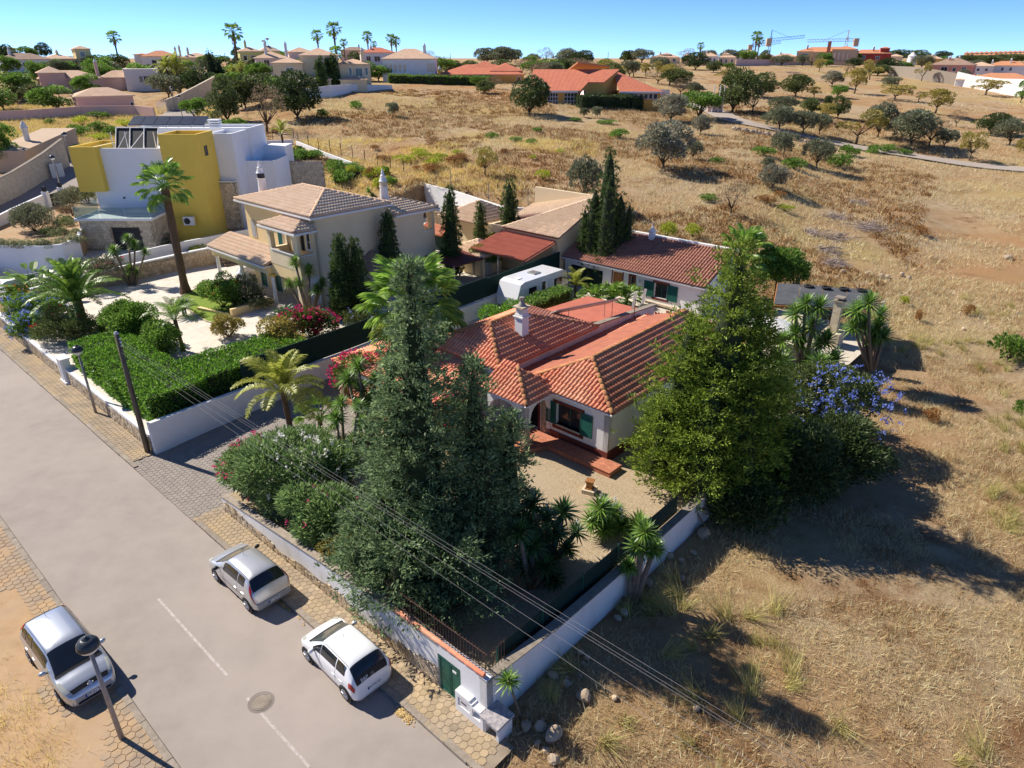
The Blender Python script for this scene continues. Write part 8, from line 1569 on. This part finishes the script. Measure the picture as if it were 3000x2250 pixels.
MARKS = ((2300, 380, 'beside the track'), (2620, 450, 'by the track below the almonds'), (2440, 280, 'on the ploughed slope below the tan mansion'), (2720, 320, 'on the ploughed slope below the salmon house'), (2900, 280, 'by the flaking white field wall'), (2950, 420, 'above the track near the white field wall'), (2250, 500, 'below the track near the brush heaps'), (1940, 430, 'in the dry field below the nursery hedge'), (1700, 560, 'in the dry field behind the guest house'), (1430, 500, 'in the golden grass behind the field wall'), (1560, 340, 'in front of the nursery glazing'), (1650, 200, 'behind the nursery roofs'), (1950, 210, 'below the cream skyline villas'), (2100, 300, 'at the upper end of the track'), (2570, 200, 'below the crimson house'), (2850, 180, 'before the far orange terraces'), (700, 350, 'above the modern house beside the upper street'), (860, 300, 'below the cream villa wall'), (170, 300, 'in the garden of the pink house'), (40, 270, 'below the white hill house'), (270, 190, 'behind the pink house'), (30, 480, 'behind the rubble street wall'), (1080, 225, 'between the cream villa and the long white house'), (1330, 215, 'behind the long straight hedge'), (1200, 470, 'outside the wire fence of the modern garden'), (1550, 400, 'in the middle of the brown field'), (2600, 700, 'in the wide dry field beyond the pergola'), (2900, 1100, 'in the near field beyond the conifer shade'), (950, 510, 'in the terraced modern garden'), (270, 360, 'on the grassy bank below the pink wall'))
def place_words(u, v): return min(MARKS, key=lambda m: (m[0] - u) ** 2 + ((m[1] - v) * 1.6) ** 2)[2]
def plant(kind, u, vb, vt, w, dz=0.0, P=None):
    P = P or G(u, vb); P = (P[0], P[1], float(ground_z(P[0], P[1]))); L = KIND[kind]; n = USED.get(kind, 0); USED[kind] = n + 1; pr_ = L[n % len(L)]; base = (2.5, 5.0) if pr_.name.split('.')[0] not in ('green_shrub', 'lime_shrub', 'rusty_shrub') else (1.0, 1.0); h = max(.4, HT(P, vt)); r = w * MPP(P) / 2; sc = (r / base[0], r / base[0] * random.uniform(.85, 1.1), h / base[1])
    o = pr_ if n < len(L) else spawn(pr_, P)
    o.location = P; o.rotation_euler = (0, 0, random.uniform(0, 6.28)); o.scale = sc; sz = 'broad ' if w > h / MPP(P) * 1.35 else 'tall ' if w < h / MPP(P) * .8 else ''
    o['label'] = sz + WORDS[kind] + ' ' + place_words(u, vb); return o
WORDS = {'olive': 'grey green olive tree', 'olivegrey': 'silvery olive tree', 'almond': 'open yellowish almond tree', 'carob': 'dense dark green carob tree', 'dark': 'very dark round evergreen tree', 'green': 'fresh green leafy tree', 'brown': 'brownish half bare tree', 'shrub': 'low green shrub', 'lime': 'yellow green shrub', 'rust': 'low rusty brown shrub'}
TREES = '''olivegrey 1942 499 358 150|olive 1712 600 466 92|almond 1421 515 427 66|dark 1550 340 228 112|olive 1711 345 318 26|olive 1749 348 312 30|olivegrey 1964 356 278 84|green 2045 350 271 118|olivegrey 2051 392 340 48|olive 2029 470 414 48|carob 2145 330 203 120|green 1592 224 174 104|dark 1704 205 150 62|green 1776 210 174 44|brown 1665 218 185 80|almond 1890 222 187 38|almond 1925 226 181 48|brown 1987 228 181 52|dark 2037 205 156 74|green 2133 208 185 34|brown 1993 280 232 55|olive 2030 280 243 58|carob 2232 285 217 78|carob 2330 284 217 80|olivegrey 2437 254 208 54|green 2453 284 249 46|almond 2384 288 253 42|almond 2503 274 204 72|almond 2547 234 177 58|almond 2621 294 246 100|almond 2739 336 264 84|almond 2699 238 184 42|almond 2887 280 231 92|almond 2399 212 174 34|olive 2350 194 160 34|almond 2507 424 325 126|olive 2570 405 305 80|olive 2667 434 329 150|brown 2720 432 340 76|olive 2764 438 380 58|almond 2840 470 383 74|dark 2901 396 333 90|olive 2955 428 350 86|almond 3000 480 390 60|olive 2283 382 315 100|olive 2352 390 325 70|olive 2400 394 335 54|olive 2290 335 285 74|carob 2377 335 288 64|carob 2453 350 285 58|dark 2425 308 281 28|olive 2294 462 387 64|olive 2391 494 408 74|olivegrey 2262 558 485 80|olive 2248 502 463 34|brown 2140 634 532 88|brown 2205 330 262 80|brown 2600 330 288 60|olive 2610 260 225 50|carob 2570 222 190 60|green 2640 212 182 50|carob 2740 215 190 46|olive 2815 245 205 36|brown 2480 215 185 40|almond 2690 300 270 40|almond 2420 360 300 50|brown 2800 372 325 46|carob 669 362 232 96|brown 783 388 255 124|dark 872 350 215 140|carob 765 310 215 130|green 580 360 290 74|dark 600 280 205 96|green 820 300 225 100|green 173 326 255 116|green 45 292 212 110|green 12 325 260 80|dark 246 212 167 92|carob 345 212 160 64|almond 36 170 140 42|dark 134 172 127 38|green 25 500 362 100|green 70 492 448 56|carob 300 205 170 60|green 130 240 205 70|carob 90 300 245 90|green 700 230 190 70|dark 650 260 210 80|carob 720 320 240 90|green 690 420 350 80|carob 640 400 330 60|dark 800 190 165 50|green 1070 240 180 80|green 1110 238 195 70|carob 1040 232 195 60|brown 1210 236 182 56|green 1300 228 172 70|dark 1330 226 180 50|carob 1385 216 178 60|carob 1470 214 176 70|brown 1530 216 178 60|green 1620 226 190 60|brown 1740 216 178 60|carob 1640 208 172 50|brown 1830 216 182 56|almond 1860 212 180 40|carob 2090 212 178 40|olive 1960 206 184 40|green 2420 196 176 30|carob 2480 182 164 40|dark 2640 178 130 0|carob 960 215 170 60|green 990 232 190 50|carob 1420 275 235 50|brown 1445 262 225 46|green 1400 255 222 40|olive 1150 345 300 36|almond 2760 200 172 34|carob 2690 176 148 60|dark 2760 172 150 44|carob 2830 182 160 50|carob 2880 184 162 60|carob 2930 186 160 60|carob 2975 184 158 60|carob 2640 176 146 70|olive 760 660 620 0|green 2990 300 240 50'''
for ln in TREES.split('|'):
    k_, u_, b_, t_, w_ = ln.split()
    if float(w_) > 0: plant(k_, float(u_), float(b_), float(t_), float(w_))
SHR = '''shrub 2235 456 430 58|shrub 2325 494 466 62|shrub 2460 492 455 68|shrub 2490 456 428 52|shrub 2560 452 428 48|shrub 2600 445 425 44|shrub 2650 452 437 36|shrub 1045 318 298 40|shrub 945 345 322 36|shrub 1815 405 380 46|shrub 1685 360 345 40|shrub 1780 366 352 54|shrub 1570 388 374 34|shrub 1440 405 390 32|shrub 1510 415 402 40|shrub 1560 422 408 38|shrub 2100 480 462 36|shrub 2075 590 570 52|shrub 2950 1060 985 90|shrub 2990 1215 1180 50|lime 1185 480 455 60|lime 1235 470 445 50|lime 1270 490 462 50|lime 1230 455 435 40|lime 1290 470 450 36|lime 1340 455 440 30|lime 1590 525 500 40|lime 1950 700 655 60|lime 2030 695 660 46|lime 1650 600 580 34|lime 1560 468 455 26|lime 1640 450 438 24|lime 2645 900 870 24|lime 2300 620 600 40|rust 1130 475 455 46|rust 1270 505 480 50|rust 1330 480 458 60|rust 1360 470 450 40|rust 1220 500 485 30|rust 1410 490 472 30|rust 1480 452 436 26|rust 2240 600 575 60|rust 2700 690 665 50|rust 2290 580 560 40|rust 1100 440 425 30|rust 2720 1245 1200 46|rust 2830 930 895 30|rust 2690 950 910 24|shrub 290 350 328 52|shrub 225 385 365 40|shrub 148 365 350 30|shrub 330 395 372 40|shrub 560 470 440 60|shrub 980 500 470 60|shrub 900 520 490 70|shrub 1010 530 500 60'''
for ln in SHR.split('|'): k_, u_, b_, t_, w_ = ln.split(); plant(k_, float(u_), float(b_), float(t_), float(w_))
HS = [o.location for o in bpy.data.objects if o.get('category') == 'house']
def fill(n, amin, amax, y0, y1, kinds, wpx, hm, clear=9):
    c = 0
    while c < n:
        y = RNG.uniform(y0, y1); x = y * RNG.uniform(amin, amax)
        if any((h.x - x) ** 2 + (h.y - y - 2) ** 2 < clear ** 2 for h in HS) or dseg(x, y, UPST) < 5 or dseg(x, y, TRACK) < 5: continue
        z = gz(x, y); u, v = PX(x, y, z); h = RNG.uniform(*hm); plant(kinds[RNG.integers(len(kinds))], u, v, PX(x, y, z + h)[1], RNG.uniform(*wpx) / MPP((x, y, z)), P=(x, y, z)); c += 1
fill(46, -.72, -.2, 165, 275, ('green', 'carob', 'dark', 'green', 'olive'), (4, 8), (3, 6)); fill(44, -.12, .7, 300, 460, ('carob', 'brown', 'olive', 'dark', 'green'), (5, 11), (3, 6.5)); fill(22, .0, .3, 190, 260, ('almond', 'brown', 'carob', 'olive'), (5, 8), (3, 5)); fill(16, -.62, -.4, 100, 128, ('shrub', 'green', 'lime'), (2, 4), (.8, 2))
for i in range(34):
    u = RNG.uniform(640, 1180); v = 445 + (u - 640) * .13 + RNG.uniform(-14, 52); plant(('shrub', 'shrub', 'lime', 'rust')[RNG.integers(4)], u, v, v - RNG.uniform(12, 34), RNG.uniform(26, 64))
# three cypresses by the cream villa, pine like conifer on the left hill
for u, vb, vt, w, l in ((945, 272, 166, 40, 'thick cypress left of the trio beside the cream villa'), (968, 268, 172, 26, 'slim middle cypress of the trio beside the cream villa'), (985, 268, 158, 34, 'tall right cypress of the trio beside the cream villa')):
    P = G(u, vb); h = HT(P, vt); r = w * MPP(P) / 2; conifer('villa_cypress', l, P, [(0, 0, .1, h, r, .45)], LM['cypress'], .22, 9, .36, .13, 12, 1.2, inner=.3)
P = G(630, 262); conifer('pine_tree', 'dark pointed conifer behind the two garden palms', P, [(0, 0, .2, HT(P, 148), 2.6, .8), (2, 0, .2, HT(P, 175), 2.0, .8)], LM['dark'], .5, 9, .5, .18, 4)
# palms on the skyline and among the villas
FR['far'] = fan_mesh('fan_frond', .7, 1.0, LM['fan'], 14, .25, .5)
fp0 = palm('skyline_palm', 'tall fan palm among the villas against the sky', (0, 0, 0), 10, (0, 0), 'fan', 30, None, .26, 1.25, 8, 'fan palms rising above the villas', up=(1.35, -.9)); first = True
for u, vb, vt, l in ((354, 205, 97, None), (703, 225, 78, None), (938, 190, 93, None), (988, 195, 72, None), (1012, 185, 118, None), (1082, 185, 97, None), (1099, 182, 124, None), (1151, 190, 105, None), (1164, 190, 112, None), (996, 262, 142, None), (2207, 186, 97, None), (2216, 186, 113, None), (2047, 190, 128, None), (85, 175, 141, None)):
    P = G(u, vb); P = (P[0], P[1], P[2]); h = HT(P, vt); s = h / 11.2
    if first: o = fp0; o.location = P; o.scale = (s, s, s); first = False
    else: o = spawn(fp0, P, random.uniform(0, 6), (s, s, s))
    o['label'] = ('tall ' if h > 9 else 'short ') + 'fan palm against the sky ' + place_words(u, vb)
fq = palm('feather_garden_palm', 'feather palm in the gardens of the left hill', (0, 0, 0), 5, (0, 0), 'queen', 22, None, .2, 1.15, 0, 'feather palms on the left hill', up=(1.2, -.5)); first = True
for u, vb, vt in ((505, 285, 175), (532, 282, 168), (690, 262, 195), (715, 250, 185)):
    P = G(u, vb); s = HT(P, vt) / 6.6
    if first: fq.location = P; fq.scale = (s, s, s); first = False
    else: spawn(fq, P, random.uniform(0, 6), (s, s, s))
for u, vb, vt in ((1410, 200, 150), (1560, 195, 160), (1600, 192, 160), (1780, 190, 152), (1620, 192, 158), (665, 200, 155), (1320, 190, 156)): P = G(u, vb); h = HT(P, vt); mb = MB(); mb.tube([(P[0], P[1], P[2] - .3), (P[0], P[1], P[2] + h)], [.14, .1], 6); q = obj('power_pole', mb, MT['wood'], loc=P); tag(q, 'distant wooden power pole on the skyline', 'utility pole', 'distant power poles')
# shelter posts and pink gable by the track
P = G(2085, 330); gp_ = thing('goal_posts', P, 'pale upright posts and a block wall beside the track', 'posts'); 
for x in (-1.0, .3, 1.2): mb = MB(); mb.tube([(P[0] + x + 1, P[1], P[2] - .5), (P[0] + x + 1, P[1], P[2] + 5.4)], .09, 6); obj('post', mb, MT['paint'], gp_)
mb = MB(); mb.box(P[0] - .8, P[0] + 2.4, P[1] + .5, P[1] + .9, P[2] - 1, P[2] + 2.2); obj('block_wall', mb, MT['pink'], gp_)
# ---------------------------------------------------------------- rocks, brush heaps
def rock_mesh(seed):
    rg = np.random.default_rng(seed); bm = bmesh.new(); bmesh.ops.create_icosphere(bm, subdivisions=2, radius=1.0)
    K = rg.normal(size=(9, 3)); K /= np.linalg.norm(K, axis=1)[:, None]; hh = rg.uniform(.6, .95, 9)
    for v in bm.verts:
        p = np.array(v.co); f = 1.0
        for k, h in zip(K, hh): d = p @ k; f = min(f, h / d if d > h else 1.0)
        v.co = Vector(p * f * (1 + rg.normal() * .035))
    me = bpy.data.meshes.new('rock'); bm.to_mesh(me); bm.free(); me.materials.append(MT['rock']); return me
RK = [rock_mesh(i) for i in range(6)]
ROCKS = ((1710, 2050, 46), (1585, 2140, 40), (1618, 2165, 60), (1575, 2190, 22), (1600, 2210, 26), (1620, 2235, 42), (1540, 2140, 36), (1855, 1590, 46), (1960, 1610, 22), (2060, 1575, 44), (1900, 1640, 26), (1960, 1640, 28), (1995, 1650, 22), (2030, 1625, 22), (2105, 1500, 26), (2135, 1500, 22), (1900, 1720, 36), (1870, 1730, 30), (1880, 1650, 22), (1960, 1690, 28), (1995, 1700, 26), (1830, 1800, 30), (1810, 1815, 24), (1700, 1920, 24), (1720, 1930, 22), (1710, 1945, 18), (1620, 1980, 34), (1660, 2015, 28), (1800, 2050, 22), (2040, 2085, 26), (1660, 2000, 14), (1700, 1985, 14), (1640, 2040, 18), (1590, 2120, 16), (2470, 800, 22), (2580, 812, 20), (2600, 815, 18), (2660, 820, 16), (2540, 803, 16), (2640, 812, 18), (2950, 765, 24), (2980, 920, 14), (2820, 975, 14))
first = True
for i, (u, v, w) in enumerate(ROCKS):
    P = G(u, v); z = float(ground_z(P[0], P[1])); r = w * MPP(P) / 2; o = bpy.data.objects.new('rock', RK[i % 6]); COL.objects.link(o); o.location = (P[0], P[1], z + r * .45); o.rotation_euler = (random.uniform(-.3, .3), random.uniform(-.3, .3), random.uniform(0, 6)); o.scale = (r * random.uniform(.9, 1.15), r * random.uniform(.8, 1.1), r * random.uniform(.7, .95)); ORG[o.name] = tuple(o.location)
    tag(o, ('large ' if w > 38 else 'small ' if w < 24 else '') + 'pale limestone rock ' + (min(((1600, 2170, 'beside the meter housing'), (1870, 1620, 'below the leaning yucca'), (2090, 1530, 'at the foot of the field wall under the conifer'), (1690, 1960, 'along the foot of the white side wall'), (1930, 1690, 'in the dry weeds past the leaning yucca'), (1720, 2050, 'under the overhead cables')), key=lambda k: (k[0] - u) ** 2 + (k[1] - v) ** 2)[2] if v > 1400 else 'in the dry grass of the open field'), 'rock', 'rocks by the garden wall' if v > 1400 else 'rocks in the open field')
tw_ = G(700, 460)
for i in range(13):
    u = 605 + i * 21; P = G(u, 466 - i * 1.2); r = 15 * MPP(P) / 2 * 1.3; o = bpy.data.objects.new('boulder', RK[i % 6]); COL.objects.link(o); o.location = (P[0], P[1], P[2] + .35); o.rotation_euler = (0, 0, i * 1.7); o.scale = (r * 1.3, r, r * .9); tag(o, 'cream limestone boulder in the row edging the terraced garden', 'boulder', 'boulders edging the terraced garden')
# dry stone edging of the track: separate stones
for i in range(26):
    t = i / 25; u = 2150 + t * 260; v = 372 + t * 52 + (1 - t) * 6; P = G(u, v + 4); r = random.uniform(.35, .65); o = bpy.data.objects.new('edging_stone', RK[i % 6]); COL.objects.link(o); o.location = (P[0], P[1], P[2] + .25); o.rotation_euler = (0, 0, i * 2.1); o.scale = (r * 1.2, r, r * .9); tag(o, 'rough stone in the low wall edging the track', 'stone', 'stones edging the track')
def brush(label, P, R, n):
    C = np.array(P) + RNG.normal(size=(n, 3)) * np.array([R * .5, R * .4, .22]); C[:, 2] = P[2] + np.abs(C[:, 2] - P[2]) + .05; D = unit(n) * np.array([1, 1, .35]); V, F = leaf_quads(C, D, R * .7, .03); o = thing('brush_heap', P, label, 'brush heap', 'heaps of cut grey brushwood'); tag(npobj('twig', V, F, leafmat('grey_twig', (.16, .13, .12), (.40, .34, .32), .05, .8), o), kind='stuff')
    mb = MB()
    for i in range(12): a = RNG.uniform(0, 6.28); c = (P[0] + RNG.normal() * R * .4, P[1] + RNG.normal() * R * .3, P[2] + RNG.uniform(.1, .5)); mb.tube([(c[0] - math.cos(a) * R * .4, c[1] - math.sin(a) * R * .4, c[2] - .1), c, (c[0] + math.cos(a) * R * .4, c[1] + math.sin(a) * R * .4, c[2] + .15)], [.05, .04, .02], 5)
    obj('branch', mb, MT['barkpale'], o)
for u, v, w in ((2510, 600, 70), (2440, 640, 90), (2540, 670, 110), (2440, 700, 110), (2420, 740, 90), (2440, 775, 80), (2370, 685, 50), (2320, 215, 40)): P = G(u, v); brush('heap of cut grey brushwood lying in the dry field', P, w * MPP(P) / 2, 420)
# ---------------------------------------------------------------- dry grass and scrub over the fields
def scatter(n, ymin, ymax, amin=-.75, amax=.85, pw=1.0):
    y = ymin + (ymax - ymin) * RNG.uniform(0, 1, n) ** pw; a = RNG.uniform(amin, amax, n) * np.maximum(1, 26 / y); x = a * y; S = x * EX + y * EY; T = -x * EY + y * EX
    ok = ~lotmask(S, T, .25) & ~((T > 1.4) & (T < 10.7) & (S < 8) & (S < -9.6)) & ~((T > 2.6) & (T < 9.6)) & (dseg(x, y, TRACK) > 3.2) & (dseg(x, y, UPST) > 4.2); return x[ok], y[ok]
def tufts(name, label, x, y, blades, h, w, m, spread=.25, lay=.6, kind='stuff'):
    n = len(x); z = ground_z(x, y); X = np.repeat(x, blades) + RNG.normal(size=n * blades) * spread; Y = np.repeat(y, blades) + RNG.normal(size=n * blades) * spread; Z = np.repeat(z, blades); hh = np.repeat(h * RNG.uniform(.5, 1.4, n), blades) * RNG.uniform(.6, 1.2, n * blades); C = np.stack([X, Y, Z - .03], 1); wind = np.repeat(RNG.uniform(0, 6.28, n), blades); D = np.stack([np.cos(wind) * lay, np.sin(wind) * lay, np.ones(n * blades)], 1) + unit(n * blades) * .75; D[:, 2] = np.abs(D[:, 2]) * .8 + .15; D /= np.linalg.norm(D, axis=1)[:, None]; S = np.cross(D, unit(n * blades)); S /= np.linalg.norm(S, axis=1)[:, None]; w_ = (w * RNG.uniform(.6, 1.3, n * blades))[:, None]; hh = hh[:, None]
    V = np.stack([C - S * w_, C + S * w_, C + D * hh], 1).reshape(-1, 3); F = np.arange(3 * n * blades).reshape(-1, 3); o = npobj(name, V, F, m); tag(o, label, 'grass' if 'grass' in name else 'scrub', None, kind); return o
LM['straw'] = leafmat('straw', (.30, .21, .10), (.66, .54, .34), .25, .8, mid=(.47, .36, .2)); LM['strawgold'] = leafmat('golden_straw', (.38, .25, .07), (.66, .49, .18), .25, .8); LM['scrub'] = leafmat('brown_scrub', (.10, .05, .018), (.32, .19, .075), .15, .8, mid=(.21, .12, .045)); LM['broom'] = leafmat('green_broom', (.20, .19, .05), (.46, .40, .16), .2, .7)
x, y = scatter(21000, 9, 62, -.2, .95, .75); k = vnoise(x, y, 3.0, 2) > .3; tufts('dry_grass', 'pale dry grass over the near field', x[k], y[k], 20, .36, .011, LM['straw'], .28)
x, y = scatter(2400, 9, 60, -1.25, .95, .8); S_ = x * EX + y * EY; T_ = -x * EY + y * EX; k = (T_ < 1.2); tufts('verge_grass', 'dry grass on the sandy verge beside the people carrier', x[k], y[k], 24, .3, .007, LM['strawgold'], .25)
xl, yl = [], []
for i in range(2600): s_ = RNG.uniform(-42, -10); t_ = RNG.uniform(-3.5, 1.3); q = ST(s_, t_); xl.append(q[0]); yl.append(q[1])
xl = np.array(xl); yl = np.array(yl); k = vnoise(xl, yl, 1.3, 9) + .06 * (-toST(xl, yl)[1]) > .5; tufts('verge_grass', 'golden tufts of grass on the near verge below the street lamp', xl[k], yl[k], 26, .42, .011, LM['strawgold'], .22)
x, y = scatter(700, 12, 60, .0, .95, .9); k = vnoise(x, y, 5.0, 4) > .55; tufts('broom_grass', 'wispy green broom clumps in the near field', x[k], y[k], 70, 1.15, .011, LM['broom'], .12, .8)
x, y = scatter(2600, 10, 62, .0, .95, .8); k = vnoise(x, y, 4.0, 7) > .52; tufts('dark_scrub', 'dark dry weeds among the grass of the near field', x[k], y[k], 22, .3, .014, LM['scrub'], .22, .3)
x, y = scatter(26000, 50, 150, -.3, .85, .9); k = vnoise(x, y, 9.0, 2) > .22; tufts('dry_grass', 'dry grass over the hillside field', x[k], y[k], 9, .5, .03, LM['straw'], .5)
x, y = scatter(15000, 50, 170, -.34, .6, 1.0); k = (vnoise(x, y, 11.0, 6) > .44); tufts('brown_scrub', 'low brown scrub over the hillside field', x[k], y[k], 14, .45, .06, LM['scrub'], .35, .2)
x, y = scatter(3500, 55, 110, -.3, .12, 1.0); k = (vnoise(x, y, 8.0, 8) > .55); tufts('golden_grass', 'golden grass behind the white field wall', x[k], y[k], 16, .6, .03, LM['strawgold'], .5)
x, y = scatter(9000, 150, 330, -.1, .8, 1.0); k = vnoise(x, y, 16.0, 3) > .5; tufts('far_dry_grass', 'dry grass on the far slopes', x[k], y[k], 6, .5, .06, LM['straw'], .8)
x, y = scatter(5000, 92, 150, -.78, -.4, 1.0); tufts('bank_dry_grass', 'golden dry grass on the bank below the pink wall', x, y, 12, .7, .03, LM['strawgold'], .5)
